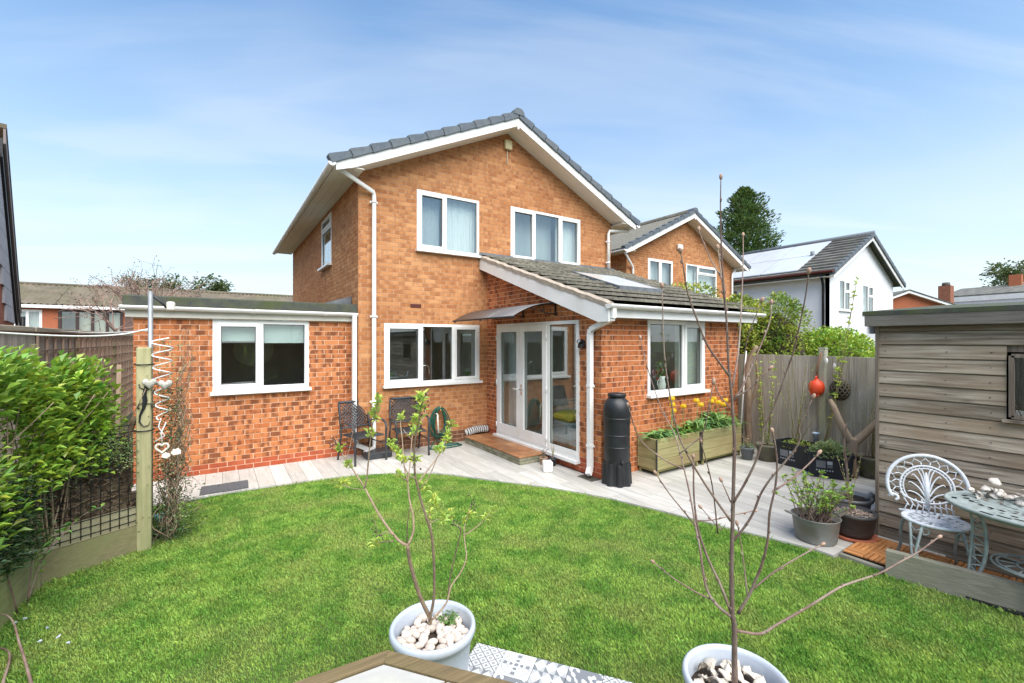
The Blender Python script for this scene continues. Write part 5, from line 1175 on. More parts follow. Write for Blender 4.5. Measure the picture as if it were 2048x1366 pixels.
t = simple_pot('plant_pot', 'grey plastic pot with fading shoots at the planter end', 7.22, 3.96, .105, .20, M_GREYP); mound(t, 7.22, 3.96, .17, .10, .10, .12, 130, LEAF_G, 5, .035); sprigs(t, 7.22, 3.96, .17, 9, .12, .30, mat('dry_leaf', (.42,.33,.20), (.34,.25,.15), 9, .8, tint=.4), M_BARK, 21, 4, .02)
t = simple_pot('plant_pot', 'dark weathered stone pot between grey pot and crates', 7.42, 3.74, .165, .27, M_STONEP); sprigs(t, 7.42, 3.74, .22, 10, .16, .26, LEAF_G, M_BARKG, 22, 6, .022)
x, y = 7.77, 2.46; t = simple_pot('plant_pot', 'old mossy stone pot on the paving right of the driftwood', x, y, .20, .30, M_STONEP); sprigs(t, x, y, .25, 16, .22, .85, LEAF_L, M_BARKG, 24, 16, .014)
# driftwood fork standing against the fence, draped with net
t = Thing('driftwood', 'forked driftwood trunk standing beside the crates', 'driftwood', (7.50,2.62,0)); mb = MB(); b = Vector((7.50,2.62,0))
mb.tube(bez([b, b+Vector((.0,.02,.25)), b+Vector((.02,.0,.46)), b+Vector((.03,-.01,.56))], 5), [.075]*8+[.07]*7+[.06], 10); mb.tube(bez([b+Vector((.02,.0,.46)), b+Vector((.13,-.14,.66)), b+Vector((.20,-.26,.85)), b+Vector((.26,-.36,1.12))], 5), [.058,.035], 9); mb.tube(bez([b+Vector((.02,.0,.46)), b+Vector((-.05,.10,.72)), b+Vector((-.02,.20,.95)), b+Vector((.1,.30,1.05))], 5), [.055,.03], 9)
mb.tube([b+Vector((.11,-.12,.63)), b+Vector((.16,-.12,.70))], [.02,.008], 6); t.part('trunk', mb, W_DRIFT)
mb = MB(); r = random.Random(2); 
for k in range(5): a = Vector((7.75+r.uniform(-.1,.1), 2.4+r.uniform(-.15,.15), .28)); mb.tube(bez([a, a+Vector((r.uniform(-.1,.1), r.uniform(-.1,.1), .35)), a+Vector((r.uniform(-.2,.2), r.uniform(-.2,.2), .75+r.uniform(0,.3)))], 5), [.004,.0015], 4)
t.part('twigs', mb, M_BARKG)
# fishing net
t = Thing('fishing_net', 'grey green fishing net draped on the fence by the driftwood', 'net', (8.0,2.75,.6)); mb = MB(); n, m = 26, 20
def nt_(u, v): return Vector((7.98-.30*v*math.sin(u*3.1)*.7-.03*math.sin(u*17), 3.08-.78*u, 1.32-.10*math.sin(u*3.1)-.60*v*(.6+.4*math.sin(u*3.0))+.05*math.sin(u*9)))
for i in range(n+1):
    for sg in (0, 1):
        P = [nt_(min(1,max(0,(i+(q if sg else -q)*.6)/n)), q/m) for q in range(m+1)]; mb.tube(P, .0022, 3, cap=False)
t.part('mesh', mb, mat('net_twine', (.24,.28,.26), (.18,.21,.20), 9, .9))
# orange buoy
p = PX(1633,775,7.93); t = Thing('mooring_buoy', 'orange plastic buoy hanging on the fence post', 'buoy', p - Vector((0,0,.11))); M_BUOY = mat('orange_buoy', (.72,.075,.025), (.62,.06,.02), 5, .4)
mb = MB(); mb.lathe([(.02,-.125),(.07,-.115),(.103,-.06),(.112,0),(.103,.06),(.075,.098),(.04,.118),(.03,.135)], p, 24); t.part('ball', mb, M_BUOY)
mb = MB(); mb.tube([(p.x+.03*math.cos(a), p.y, p.z+.15+.03*math.sin(a)) for a in np.linspace(0,6.1,12)], .010, 6); t.part('eye', mb, M_BUOY)
mb = MB(); mb.tube([(p.x-.06+.0*a, p.y+.055*math.cos(a), p.z-.10+.04*math.sin(a)) for a in np.linspace(3.2,6.2,10)], .009, 6); t.part('handle', mb, M_BUOY)
mb = MB(); mb.tube([p+Vector((0,0,.17)), p+Vector((.03,-.02,.35)), p+Vector((.05,-.06,.55))], .007, 5); mb.tube([p+Vector((0,0,.17)), p+Vector((.04,.02,.30)), p+Vector((.05,-.04,.55))], .007, 5); t.part('rope', mb, mat('old_rope', (.28,.14,.08), (.20,.10,.06), 40, .95))
# rope fender ball
p = PX(1680,780,7.96); t = Thing('rope_fender', 'dark knotted rope fender hanging right of the orange buoy', 'fender', p - Vector((0,0,.14))); mb = MB()
for a0 in range(12):
    P1, P2 = [], []
    for k in range(15):
        ph = -1.4+2.8*k/14; a = a0*.5236+ph*.9; r_ = .118*math.cos(ph)+.01
        P1.append(p+Vector((r_*math.cos(a)*.8, r_*math.sin(a), .15*math.sin(ph)))); a = a0*.5236-ph*.9; P2.append(p+Vector((r_*math.cos(a)*.8, r_*math.sin(a), .15*math.sin(ph))))
    mb.tube(P1, .0125, 6); mb.tube(P2, .0125, 6)
t.part('knotted_rope', mb, mat('tarred_rope', (.055,.047,.035), (.11,.095,.06), 60, .95, .5, 200)); mb = MB(); mb.blob(p, (.085,.10,.13), 12, 8); t.part('core', mb, M_BLACK)
mb = MB(); mb.tube([p+Vector((0,0,.14)), p+Vector((.05,.02,.22)), p+Vector((.11,.03,.26))], .009, 6); t.part('hanging_loop', mb, mat('rope_loop', (.09,.08,.06), None, 9, .9))
for u, v, lb in ((1653,722,'white shell pendant on top of the concrete fence post'), (1669,732,'small white float on the fence right of the concrete post')):
    p = PX(u, v, 7.985); mb = MB(); mb.blob(p, (.014,.022,.048), 10, 8); solo('float', mb, M_WHITE, lb, 'float', p)
# blue pot and bits by the fence
p = G(1566,868,.33); t = simple_pot('plant_pot', 'blue and white glazed jar behind the black crates', 7.93, 3.25, .045, .18, mat('blue_glaze', (.28,.42,.60), (.60,.66,.72), 14, .3), z=.30); mb = MB(); mb.bevbox((7.86,3.1,0), (8.02,3.4,.30), .01); t.part('plinth_block', mb, M_STONEP)
for k, (x0, y0, x1, y1, z1, m_) in enumerate(((7.55,4.05,7.98,4.35,1.45,M_GREYP),(7.62,3.85,7.99,4.15,1.25,M_BARKG),(7.5,4.25,7.99,4.40,1.75,M_WHITE))):
    mb = MB(); mb.tube([(x0,y0,0),(x1,y1,z1)], .012, 8); solo('garden_cane', mb, m_, ('grey metal rod leaning in the fence corner', 'brown cane leaning on the fence by the stone pot', 'thin white rod leaning on the fence beside the planter')[k], 'cane', (x0,y0,0))
mb = MB(); b = Vector((7.62,4.12,0)); mb.tube(bez([b, b+Vector((.02,.05,.5)), b+Vector((-.02,.02,1.0)), b+Vector((.05,.08,1.5)), b+Vector((.16,-.02,1.85))], 6), [.06,.035], 9); mb.tube(bez([b+Vector((0,.03,.8)), b+Vector((.12,-.05,1.2)), b+Vector((.14,-.02,1.6))], 5), [.03,.016], 7); t = Thing('driftwood', 'tall grey brown driftwood branch leaning at the end of the planters', 'driftwood', b); t.part('branch', mb, W_DRIFT)
# ================================================================ FLOWERS IN THE PLANTERS
M_PETAL = mat('yellow_petal', (.85,.52,.02), (.90,.62,.05), 12, .5, tint=.15, trans=.2)
M_TLEAF = mat('tulip_leaf', (.22,.37,.12), (.16,.30,.09), 6, .5, tint=.4, spec=.3, trans=.15)
def strap(mb, p, d, l, w, r, lift=1.0):
    """broad strap leaf that rises and arches over"""
    p, d = Vector(p), Vector(d).normalized(); s = Vector((-d.y, d.x, 0)); V = []; n = 5
    for i in range(n+1):
        q = i/n; c = p + d*l*(.15+.85*q)*q + Vector((0,0,l*lift*(q-.75*q*q))); ww = w*math.sin(min(1, q*1.15+.18)*3.05)+.001
        V += [tuple(c-s*ww+Vector((0,0,ww*.5))), tuple(c), tuple(c+s*ww+Vector((0,0,ww*.5)))]
    tt = (min(1,max(0,r.gauss(.5,.2))), r.random(), .5)
    mb.add(V, [(3*i,3*i+1,3*i+4,3*i+3) for i in range(n)] + [(3*i+1,3*i+2,3*i+5,3*i+4) for i in range(n)], tint=tt, smooth=True)
FL = [(1344,800),(1345,812),(1347,824),(1367,815),(1393,804),(1402,812),(1423,805),(1428,800),(1437,807),(1447,811),(1451,803),(1455,858)]
FPOS = ['topmost of the three stacked','middle of the three stacked','lowest of the three stacked']
r = random.Random(31)
for k, (u, v) in enumerate(FL):
    Y = 4.26 + .05*(k % 4) - (.16 if k == 11 else 0); hd = PY(u, v, Y); b = Vector((hd.x + r.uniform(-.03,.03), Y+r.uniform(-.02,.02) if k < 11 else 4.20, .46))
    lab = ('yellow tulip, %s at the left of the first planter' % FPOS[k]) if k < 3 else ('yellow tulip alone just right of the stacked three' if k == 3 else 'yellow tulip drooping over the far planter end near the fence' if k == 11 else 'yellow tulip, %s from the left in the fence end planter' % ('first','second','third','fourth','fifth','sixth','seventh')[k-4])
    t = Thing('tulip', lab, 'flower', b, 'yellow tulips in the planters')
    mb = MB(); mb.tube(bez([b, (b+hd)/2+Vector((r.uniform(-.02,.02),0,.01)), hd], 4), .0045, 5); t.part('stem', mb, M_TLEAF)
    mb = MB()
    for q in range(6):
        a = q*1.047+.3*(q % 2); d = Vector((math.cos(a), math.sin(a), 0)); s = Vector((-d.y, d.x, 0)); V = []
        for i, (ro, z, w) in enumerate(((.005,-.016,.010),(.034,.0,.028),(.040,.032,.027),(.031,.060,.006))):
            V += [tuple(hd+d*ro-s*w+Vector((0,0,z))), tuple(hd+d*(ro*1.08)+Vector((0,0,z))), tuple(hd+d*ro+s*w+Vector((0,0,z)))]
        mb.add(V, [(3*i,3*i+1,3*i+4,3*i+3) for i in range(3)] + [(3*i+1,3*i+2,3*i+5,3*i+4) for i in range(3)], tint=(r.uniform(.4,.6),.5,.5), smooth=True)
    t.part('petals', mb, M_PETAL)
    mb = MB()
    for q in range(3): a = r.uniform(0,6.28); strap(mb, b, (math.cos(a), math.sin(a)*.6, 0), r.uniform(.13,.2), r.uniform(.016,.024), r, 1.7)
    t.part('leaves', mb, M_TLEAF)
def clump(label, cx, cy, z, n, l, w, seed, m=M_TLEAF, lift=1.1, sx=.15):
    t = Thing('leafy_plant', label, 'plant', (cx,cy,z)); mb = MB(); r = random.Random(seed)
    for k in range(n): a = r.uniform(0,6.28); strap(mb, (cx+r.uniform(-sx,sx), cy+r.uniform(-.09,.09), z-.01), (math.cos(a), math.sin(a), 0), l*r.uniform(.6,1.1), w*r.uniform(.7,1.2), r, lift*r.uniform(.5,1.3))
    t.part('leaves', mb, m)
clump('broad leaved plant filling the left end of the first planter', 5.38, 4.31, .46, 60, .30, .044, 1, lift=1.5)
clump('leafy clump in the middle of the first planter', 5.72, 4.31, .46, 60, .28, .036, 2, mat('fresh_leaf', (.17,.32,.07), (.12,.25,.05), 6, .5, tint=.4, trans=.15))
clump('leafy clump at the right end of the first planter', 6.03, 4.31, .46, 55, .27, .034, 3, LEAF_M, 1.5)
clump('leafy clump at the left end of the second planter', 6.48, 4.31, .46, 60, .33, .036, 4, lift=1.5)
clump('tall leafy clump in the middle of the second planter', 6.82, 4.31, .46, 70, .42, .040, 5, lift=1.7)
clump('leafy clump at the fence end of the second planter', 7.18, 4.31, .46, 60, .32, .036, 6, LEAF_M, 1.5)
# ================================================================ POTTED SAPLINGS IN FRONT
M_POTB = mat('pale_blue_pot', (.50,.545,.61), (.45,.49,.555), 3, .42, .05, 60, spec=.4, c3=(.42,.44,.46), s3=4)
def big_pot(label, c, seed, cover, holes=True):
    """big tapered tub with a rolled rim; c = centre on the ground"""
    t = Thing('plant_pot', label, 'pot', c, 'pale blue tubs with saplings'); x, y, z = c
    prof = [(.150,0),(.158,.012),(.180,.20),(.184,.205),(.184,.218),(.181,.223),(.198,.40),(.203,.41),(.206,.435),(.218,.445),(.224,.462),(.222,.482),(.212,.492),(.202,.488),(.197,.47),(.190,.40),(.186,.36)]
    mb = MB(); mb.lathe(prof, c, 56); t.part('tub', mb, M_POTB)
    mb = MB(); mb.lathe([(.10,.36),(.190,.36),(.190,.40),(.001,.405)], c, 30); t.part('soil', mb, M_SOIL); return t
P1 = PD(866,1240,2.34); c1p = Vector((P1.x, P1.y, -.03)); big_pot('pale blue tub of white stones with a budding shrub, in front', c1p, 1, None)
P2 = PD(1472,1342,1.97); c2p = Vector((P2.x, P2.y, -.03)); big_pot('pale blue tub with shells and a bare sapling, cut by the lower edge', c2p, 2, None)
M_STON = mat('cream_pebble', (.70,.62,.54), (.60,.50,.42), 10, .75, .25, 40, c3=(.52,.40,.31), s3=7, rand=.16)
stm = []
for k in range(7):
    m_ = MB(); rr = random.Random(60+k); m_.blob((0,0,0), (1.0, rr.uniform(.62,.85), rr.uniform(.5,.7)), 14, 9, .05, rr); stm.append(m_.mesh('pebble', M_STON))
r = random.Random(14); n = 0; placed = []
for k in range(900):
    a, q = r.uniform(0,6.28), .168*math.sqrt(r.random()); s = r.uniform(.022,.040); x, y = c1p.x+q*math.cos(a), c1p.y+q*math.sin(a)
    if (x-c1p.x)**2+(y-c1p.y)**2 < .0009 or q + s*.5 > .188: continue
    if any((x-a_)**2+(y-b_)**2 < ((s+s2)*.60)**2 for a_, b_, s2 in placed): continue
    placed.append((x,y,s)); o = link('pebble', stm[r.randrange(7)], None, (x, y, .382+s*.42)); o.scale = (s,s,s); o.rotation_euler = (r.uniform(-.4,.4), r.uniform(-.4,.4), r.uniform(0,6.28)); tag(o, 'smooth cream pebble covering the soil of the shrub tub', 'pebble', 'cream pebbles in the pale blue tub')
    if len(placed) > 60: break
M_MUSS = mat('cream_shell', (.82,.75,.65), (.70,.60,.48), 12, .5, .3, 50, c3=(.46,.36,.26), s3=9, rand=.12)
big_shell = []
for k in range(5):
    m_ = shell_mesh(80+k).copy(); m_.materials.clear(); m_.materials.append(M_MUSS); big_shell.append(m_)
placed = []; r = random.Random(5)
for k in range(500):
    a, q = r.uniform(0,6.28), .158*math.sqrt(r.random()); s = r.uniform(.040,.060); x, y = c2p.x+q*math.cos(a), c2p.y+q*math.sin(a)
    if q < .035 or any((x-a_)**2+(y-b_)**2 < ((s+s2)*.38)**2 for a_, b_, s2 in placed): continue
    placed.append((x,y,s)); o = link('sea_shell', big_shell[r.randrange(5)], None, (x, y, .380+s*.55)); o.scale = (s*.75,s*1.2,s*1.1); o.rotation_euler = (r.uniform(-.8,.8) + (3.14 if r.random() < .35 else 0), r.uniform(-.6,.6), r.uniform(0,6.28)); tag(o, 'long cream shell lying in the bare sapling tub', 'shell', 'cream shells in the pale blue tub')
    if len(placed) > 46: break
mb = MB(); r = random.Random(3); t = Thing('leafy_plant', 'small green weed growing in the shrub tub among pebbles', 'plant', (c1p.x+.12,c1p.y+.05,.37))
for k in range(230): a, q = r.uniform(0,6.28), .055*math.sqrt(r.random()); leaf(mb, (c1p.x+.115+q*math.cos(a), c1p.y+.055+q*math.sin(a), .385+r.uniform(0,.05)), (r.uniform(-1,1), r.uniform(-1,1), r.uniform(.2,1.4)), r.uniform(.010,.02), r)
t.part('leaves', mb, LEAF_M)
def trace(stems, fx, fy, D0, spread, seed):
    """branches read off the photograph, given real depth: each wanders towards or away from the viewer"""
    rr = random.Random(seed); out = []; dd = {}
    for pts, r0, r1 in stems:
        b = pts[0]; d0 = D0
        best = None
        for k, v in dd.items():
            q = (k[0]-b[0])**2+(k[1]-b[1])**2
            if best is None or q < best[0]: best = (q, v)
        if best: d0 = best[1]
        drift = rr.uniform(-spread, spread); n = len(pts); P = []; L_ = 0
        tot = sum(math.hypot(pts[i+1][0]-pts[i][0], pts[i+1][1]-pts[i][1]) for i in range(n-1))
        for i, q in enumerate(pts):
            if i: L_ += math.hypot(q[0]-pts[i-1][0], q[1]-pts[i-1][1])
            D = d0 + drift*L_/max(tot,1)*(tot/400); dd[q] = D; P.append(PD(fx(q[0]), fy(q[1]), D))
        out.append((bez(P, 4), r0, r1))
    return out
fx = lambda x: 640+x/2.733; fy = lambda y: 760+y/2.733
S1 = [([(600,1330),(600,1300),(545,1180),(500,1030),(485,960),(480,905)],.012,.008), ([(480,905),(440,885),(385,825),(320,730),(260,620),(245,590),(180,490),(120,400),(90,330)],.007,.0025),
 ([(245,590),(255,540),(265,440),(275,330),(290,230),(310,150),(318,100)],.004,.002), ([(480,905),(510,830),(508,740),(490,660),(480,560),(490,480),(500,350),(510,260)],.006,.002), ([(480,560),(460,470),(450,330),(440,240),(445,205)],.0035,.0018), ([(478,552),(440,530),(415,515)],.003,.0015),
 ([(475,890),(478,790),(490,700)],.003,.002), ([(400,880),(350,885),(310,890)],.003,.002), ([(405,850),(360,830),(320,850),(300,770)],.0025,.0012), ([(600,1310),(620,1210),(625,1100),(615,880),(590,780),(555,670),(535,590),(520,520),(515,420),(520,330),(545,200),(560,110),(590,75)],.008,.002),
 ([(538,560),(590,490),(650,410),(690,320),(720,250)],.004,.002), ([(545,600),(600,520),(655,390)],.0025,.0015), ([(615,870),(605,790),(600,720),(625,690)],.0025,.0015), ([(600,780),(650,760),(680,760)],.0022,.0012), ([(605,1320),(690,1220),(715,1130),(770,1050),(800,970),(790,880),(790,800),(815,720),(825,680)],.0055,.0018),
 ([(700,1170),(712,1080),(735,970),(770,820),(740,790),(715,740)],.004,.002), ([(790,850),(860,800),(910,750),(950,710)],.003,.0015), ([(460,450),(420,405),(385,350)],.003,.002), ([(525,540),(490,520),(465,480),(450,430)],.003,.002), ([(510,300),(540,250),(575,180),(570,130)],.0022,.0012), ([(505,330),(470,290),(455,270)],.002,.001), ([(820,730),(845,700),(835,660)],.002,.001), ([(120,400),(90,370),(70,330)],.002,.001), ([(140,430),(160,380),(180,280)],.002,.001), ([(165,590),(200,595),(245,600)],.002,.0015), ([(110,565),(165,590)],.002,.0015)]
CL1 = [(320,110),(310,170),(300,210),(270,290),(105,375),(150,465),(120,565),(440,200),(385,340),(400,380),(430,420),(455,450),(545,100),(520,220),(520,290),(700,300),(720,240),(655,385),(285,890),(710,735),(770,760),(840,760),(905,755),(950,710),(625,690),(590,730),(630,630),(680,760),(530,440),(590,600),(425,520),(690,330),(545,160)]
t = Thing('shrub', 'budding shrub with lime leaf tufts growing in the pebble tub', 'shrub', (c1p.x, c1p.y, .37)); ST = trace(S1, fx, fy, 2.34, .45, 3)
for P, r0, r1 in ST:
    mb = MB(); m_ = len(P); mb.tube(P, [r0+(r1-r0)*i/(m_-1) for i in range(m_)], 7, tint=(.55,.5,.5)); t.part('branch', mb, M_BARK)
r = random.Random(8); allp = [p for P, _, _ in ST for p in P]
for x, y in CL1:
    tgt = PD(fx(x), fy(y), 2.34); u0, v0 = fx(x), fy(y)
    def scr(p): D = depth(p); return 1024+FPX*(p.x*c_-p.y*s_)/D, HZ-FPX*(p.z-CAM_H)/D
    p0 = min(allp, key=lambda p: (scr(p)[0]-u0)**2+(scr(p)[1]-v0)**2); c = p0*.6 + PD(u0, v0, depth(p0))*.4; ml = MB()
    for k in range(20): leaf(ml, c+Vector((r.uniform(-.010,.010), r.uniform(-.010,.010), r.uniform(-.016,.016))), (r.uniform(-1,1), r.uniform(-1,1), r.uniform(-.1,1.3)), r.uniform(.020,.040), r, .22)
    t.part('leaf_tuft', ml, LEAF_L)
ml = MB()
for k in range(110):                                                      # old seed heads
    P = ST[r.choice((9,15,19,21,22,8,23))][0]; p = P[int(len(P)*r.uniform(.55,.99))] + Vector((r.uniform(-.02,.02), r.uniform(-.02,.02), r.uniform(-.02,.03))); ml.blob(p, r.uniform(.003,.005), 5, 4)
t.part('seed_heads', ml, mat('seed_head', (.06,.042,.035), (.09,.06,.05), 20, .8), kind='stuff')
A = lambda L_: [((1280+x/2.7-1280)*1.0, y) for x, y in L_]
fa = lambda P: [(1280+x/2.7, 860+y/2.7) for x, y in P]; fb = lambda P: [(1240+x/2.438, 340+y/2.438) for x, y in P]
S2 = [(fa([(512,1420),(512,1366),(510,1200),(510,1060),(500,1000),(495,850),(495,700),(500,500),(505,300),(510,60)])+fb([(550,1180),(545,1100),(530,960),(520,740),(505,560),(495,400),(490,200),(492,40)]),.0145,.002),
 (fa([(525,1085),(650,1100),(740,1050),(900,960),(1060,860),(1140,825),(1290,775),(1400,715),(1500,660),(1590,595),(1612,580)]),.0065,.003),
 (fa([(490,1005),(420,950),(370,880),(345,790),(320,620),(300,520),(270,350),(235,200),(190,30)])+fb([(200,1160),(130,950),(100,820)]),.0075,.002), (fa([(300,520),(270,480),(160,345),(85,235)]),.004,.0025), (fa([(375,910),(300,875),(180,800),(75,715)]),.004,.0022),
 (fa([(490,980),(440,850),(370,700),(320,560),(300,450),(290,330),(290,190),(288,150)]),.0065,.003), (fa([(530,990),(590,890),(620,820),(660,720),(690,590),(700,450),(730,310),(740,200),(730,80),(715,10)]),.0070,.003), (fa([(610,860),(720,770),(850,690),(980,620)]),.004,.0028),
 (fa([(735,320),(820,265),(920,175),(965,125)]),.004,.0025), (fa([(580,890),(560,720),(540,580),(525,510)]),.0035,.002), (fa([(500,600),(560,530),(610,450),(650,350),(700,270),(760,200),(840,100),(865,40),(862,-20)])+fb([(940,1110)]),.006,.0025), (fa([(490,490),(390,350),(300,210),(240,100),(200,0)])+fb([(240,1080),(215,880),(205,570)]),.0055,.002),
 (fa([(505,390),(560,300),(620,180),(660,60)])+fb([(700,1270),(760,1130),(820,960),(850,870),(900,640),(920,500)]),.0058,.002), (fa([(310,490),(400,485),(500,460),(615,437)]),.0035,.0025), (fa([(440,540),(400,500),(330,420)]),.003,.002), (fb([(530,1000),(430,860),(380,740),(330,600),(310,480),(295,400)]),.005,.002), (fb([(512,600),(500,540),(440,430),(390,310),(385,292)]),.004,.002),
 (fb([(548,1060),(575,900),(590,700),(600,450),(600,320)]),.005,.002), (fb([(525,800),(510,650),(490,480),(477,382)]),.004,.002), (fb([(555,1120),(600,1050),(680,870),(730,740),(738,650)]),.005,.002), (fb([(560,1110),(640,1060),(730,970)]),.0045,.002), (fa([(420,560),(390,300),(330,65)]),.004,.002), (fa([(490,390),(440,275)]),.003,.002), (fa([(235,210),(130,160),(0,50)])+fb([(40,1150)]),.004,.002), (fa([(210,130),(300,60),(345,0)])+fb([(455,1040)]),.003,.002), (fb([(545,1170),(480,1090),(460,1030)]),.003,.002), (fb([(600,1000),(620,830),(690,640)]),.003,.0018)]
t = Thing('sapling_tree', 'bare young tree with long reddish twigs in the shell tub', 'sapling', (c2p.x, c2p.y, .37)); ST2 = trace(S2, lambda x: x, lambda y: y, 1.97, .42, 11); r = random.Random(4)
for k, (P, r0, r1) in enumerate(ST2):
    mb = MB(); m_ = len(P); rad = [(r0+(r1-r0)*(i/(m_-1))**.75)*(1.12 if i % 5 == 0 else 1) for i in range(m_)]; mb.tube(P, rad, 8); br = t.part('trunk' if k == 0 else 'branch', mb, M_BARKR if k else mat('young_bark', (.20,.15,.115), (.13,.09,.07), 24, .8, .5, 60, (3,3,1), c3=(.13,.075,.06), s3=3))
    e = P[-1]; d = (P[-1]-P[-2]).normalized(); bm = MB(); bm.blob(e+d*.006, (.0075,.0075,.013), 8, 6, rot=d.to_track_quat('Z','Y').to_matrix()); t.part('bud', bm, M_BUD, br)
    for i in range(5, m_-2, 6 if m_ > 20 else 5):                           # side buds
        d = (P[i+1]-P[i]).normalized(); s = d.orthogonal().normalized(); s.rotate(Matrix.Rotation(r.uniform(0,6.28), 3, d)); q = P[i]+s*(rad[i]+.003); bm = MB(); bm.tube([P[i], q+d*.010, q+d*.018], [.0028,.0038,.001], 6); t.part('bud', bm, M_BARKR, br)
# ================================================================ PATTERNED TILES AND THE TABLE CORNER IN FRONT
def tile_mat(name, kind):
    m = bpy.data.materials.new(name); m.use_nodes = True; q = m.node_tree; b = q.nodes['Principled BSDF']; b.inputs['Roughness'].default_value = .35
    tc = N(q, 'ShaderNodeTexCoord'); sp = N(q, 'ShaderNodeSeparateXYZ'); q.links.new(tc.outputs['Object'], sp.inputs[0])   # tile local: 0..0.2
    X = math_(q, 'DIVIDE', sp.outputs[0], .2); Y = math_(q, 'DIVIDE', sp.outputs[1], .2); W, Gy = (.60,.60,.58), (.20,.21,.22)
    tri = lambda x: math_(q, 'ABSOLUTE', math_(q, 'SUBTRACT', math_(q, 'FRACT', x), .5))
    if kind == 0:                                                          # diagonal lattice with a small square in each lozenge
        a = math_(q, 'MULTIPLY', math_(q, 'ADD', X, Y), 3); c = math_(q, 'MULTIPLY', math_(q, 'SUBTRACT', X, Y), 3)
        line = math_(q, 'GREATER_THAN', math_(q, 'MAXIMUM', tri(a), tri(c)), .43); mm = math_(q, 'MAXIMUM', tri(a), tri(c)); sq = math_(q, 'MULTIPLY', math_(q, 'LESS_THAN', mm, .17), math_(q, 'GREATER_THAN', mm, .06))
        fac = math_(q, 'MAXIMUM', line, sq)
    elif kind == 1:                                                        # roundel with ring, star petals and centre
        x, y = math_(q, 'SUBTRACT', X, .5), math_(q, 'SUBTRACT', Y, .5); rr = math_(q, 'SQRT', math_(q, 'ADD', math_(q, 'MULTIPLY', x, x), math_(q, 'MULTIPLY', y, y)))
        ring = lambda r_, w: math_(q, 'LESS_THAN', math_(q, 'ABSOLUTE', math_(q, 'SUBTRACT', rr, r_)), w)
        an = math_(q, 'ARCTAN2', y, x); pet = lambda n, lo, hi, k: math_(q, 'MULTIPLY', math_(q, 'LESS_THAN', math_(q, 'ABSOLUTE', math_(q, 'SUBTRACT', rr, (lo+hi)/2)), (hi-lo)/2), math_(q, 'GREATER_THAN', math_(q, 'COSINE', math_(q, 'MULTIPLY', an, n)), k))
        fac = math_(q, 'MAXIMUM', math_(q, 'MAXIMUM', ring(.45,.008), ring(.27,.007)), math_(q, 'MAXIMUM', math_(q, 'MAXIMUM', pet(4,.12,.22,.25), pet(4,.30,.42,.72)), math_(q, 'LESS_THAN', rr, .07)))
    else:                                                                  # tumbling blocks / leaf scrolls in greys
        wv = N(q, 'ShaderNodeTexVoronoi'); wv.inputs['Scale'].default_value = 22 if kind == 3 else 16; q.links.new(tc.outputs['Object'], wv.inputs[0])
        u = math_(q, 'MULTIPLY', X, 3); v = math_(q, 'MULTIPLY', Y, 2)
        if kind == 2: fac = math_(q, 'MULTIPLY', math_(q, 'GREATER_THAN', math_(q, 'FRACT', math_(q, 'ADD', u, math_(q, 'MULTIPLY', math_(q, 'FLOOR', v), .5))), .5), 1.0); f2 = math_(q, 'GREATER_THAN', math_(q, 'ADD', tri(v), math_(q, 'MULTIPLY', tri(u), .9)), .48); fac = math_(q, 'MULTIPLY', math_(q, 'ADD', math_(q, 'MULTIPLY', fac, .55), .45), f2)
        else: fac = math_(q, 'GREATER_THAN', math_(q, 'ADD', wv.outputs[0], math_(q, 'MULTIPLY', math_(q, 'SINE', math_(q, 'MULTIPLY', math_(q, 'ADD', u, v), 9)), .15)), .42)
    q.links.new(mix(q, fac, W, Gy), b.inputs['Base Color']); return m
TM = [tile_mat('lattice_tile', 0), tile_mat('roundel_tile', 1), tile_mat('block_tile', 2), tile_mat('leaf_tile', 3)]
zt = -.012; a = G(955,1285,zt); b = G(1270,1366,zt); dx = (b-a).normalized(); dy = Vector((dx.y,-dx.x,0)); ang = math.atan2(dx.y, dx.x)
base = struct('tiled_strip', MB(), M_GROUT); base.location = a
mb = MB(); mb.prism([(-.01,.006,-.012),(1.45,.006,-.012),(1.45,-.43,-.012),(-.01,-.43,-.012)], (0,0,-.02)); base.data = mb.mesh('tiled_strip', M_GROUT); base.rotation_euler = (0,0,ang)
tms_ = []
for k in range(4): m_ = MB(); m_.bevbox((0,0,-.012), (.2,.2,0), .0015); tms_.append(m_.mesh('patterned_tile', TM[k]))
for i in range(7):
    for j in range(2): link('patterned_tile', tms_[(i+2*j) % 4], base, (i*.203, -.2-j*.203, 0))
# table corner: two rough boards mitred at the corner, stone slab panel inside
TZ2 = .75; cA, cL, cR = G(775,1300,TZ2), G(585,1366,TZ2), G(1030,1366,TZ2); dl = (cL-cA).normalized(); dr = (cR-cA).normalized()
t = Thing('garden_table', 'garden table corner with rough timber edge and pale stone top', 'table', Vector((cA.x+.1, cA.y-.6, -.03)))
bis = (dl+dr).normalized(); wdt = .062; nl = (bis - dl*bis.dot(dl)).normalized(); nr_ = (bis - dr*bis.dot(dr)).normalized(); inn = cA + bis*(wdt/ math.sin(math.acos(max(-1,min(1,dl.dot(dr))))/2))
def toW(d_, nn_, l):
    q = [cA, cA+d_*l, cA+d_*l+nn_*wdt, inn]; return q
for q, nm in ((toW(dl, nl, 1.0), 'edge_board'), (toW(dr, nr_, 1.1), 'edge_board')):
    mb = MB(); o = sum((Vector(p) for p in q), Vector())/4; q2 = [Vector(p)*.999+o*.001 for p in q]; mb.prism([p+Vector((0,0,.0)) for p in q2], (0,0,-.055)); t.part(nm, mb, W_TABLE)
M_TSTONE = mat('pale_stone_top', (.43,.415,.375), (.32,.31,.29), 4, .6, .15, 30, c3=(.58,.55,.42), s3=4, rand=.06)
e1, e2 = inn+dl*.95, inn+dr*1.05
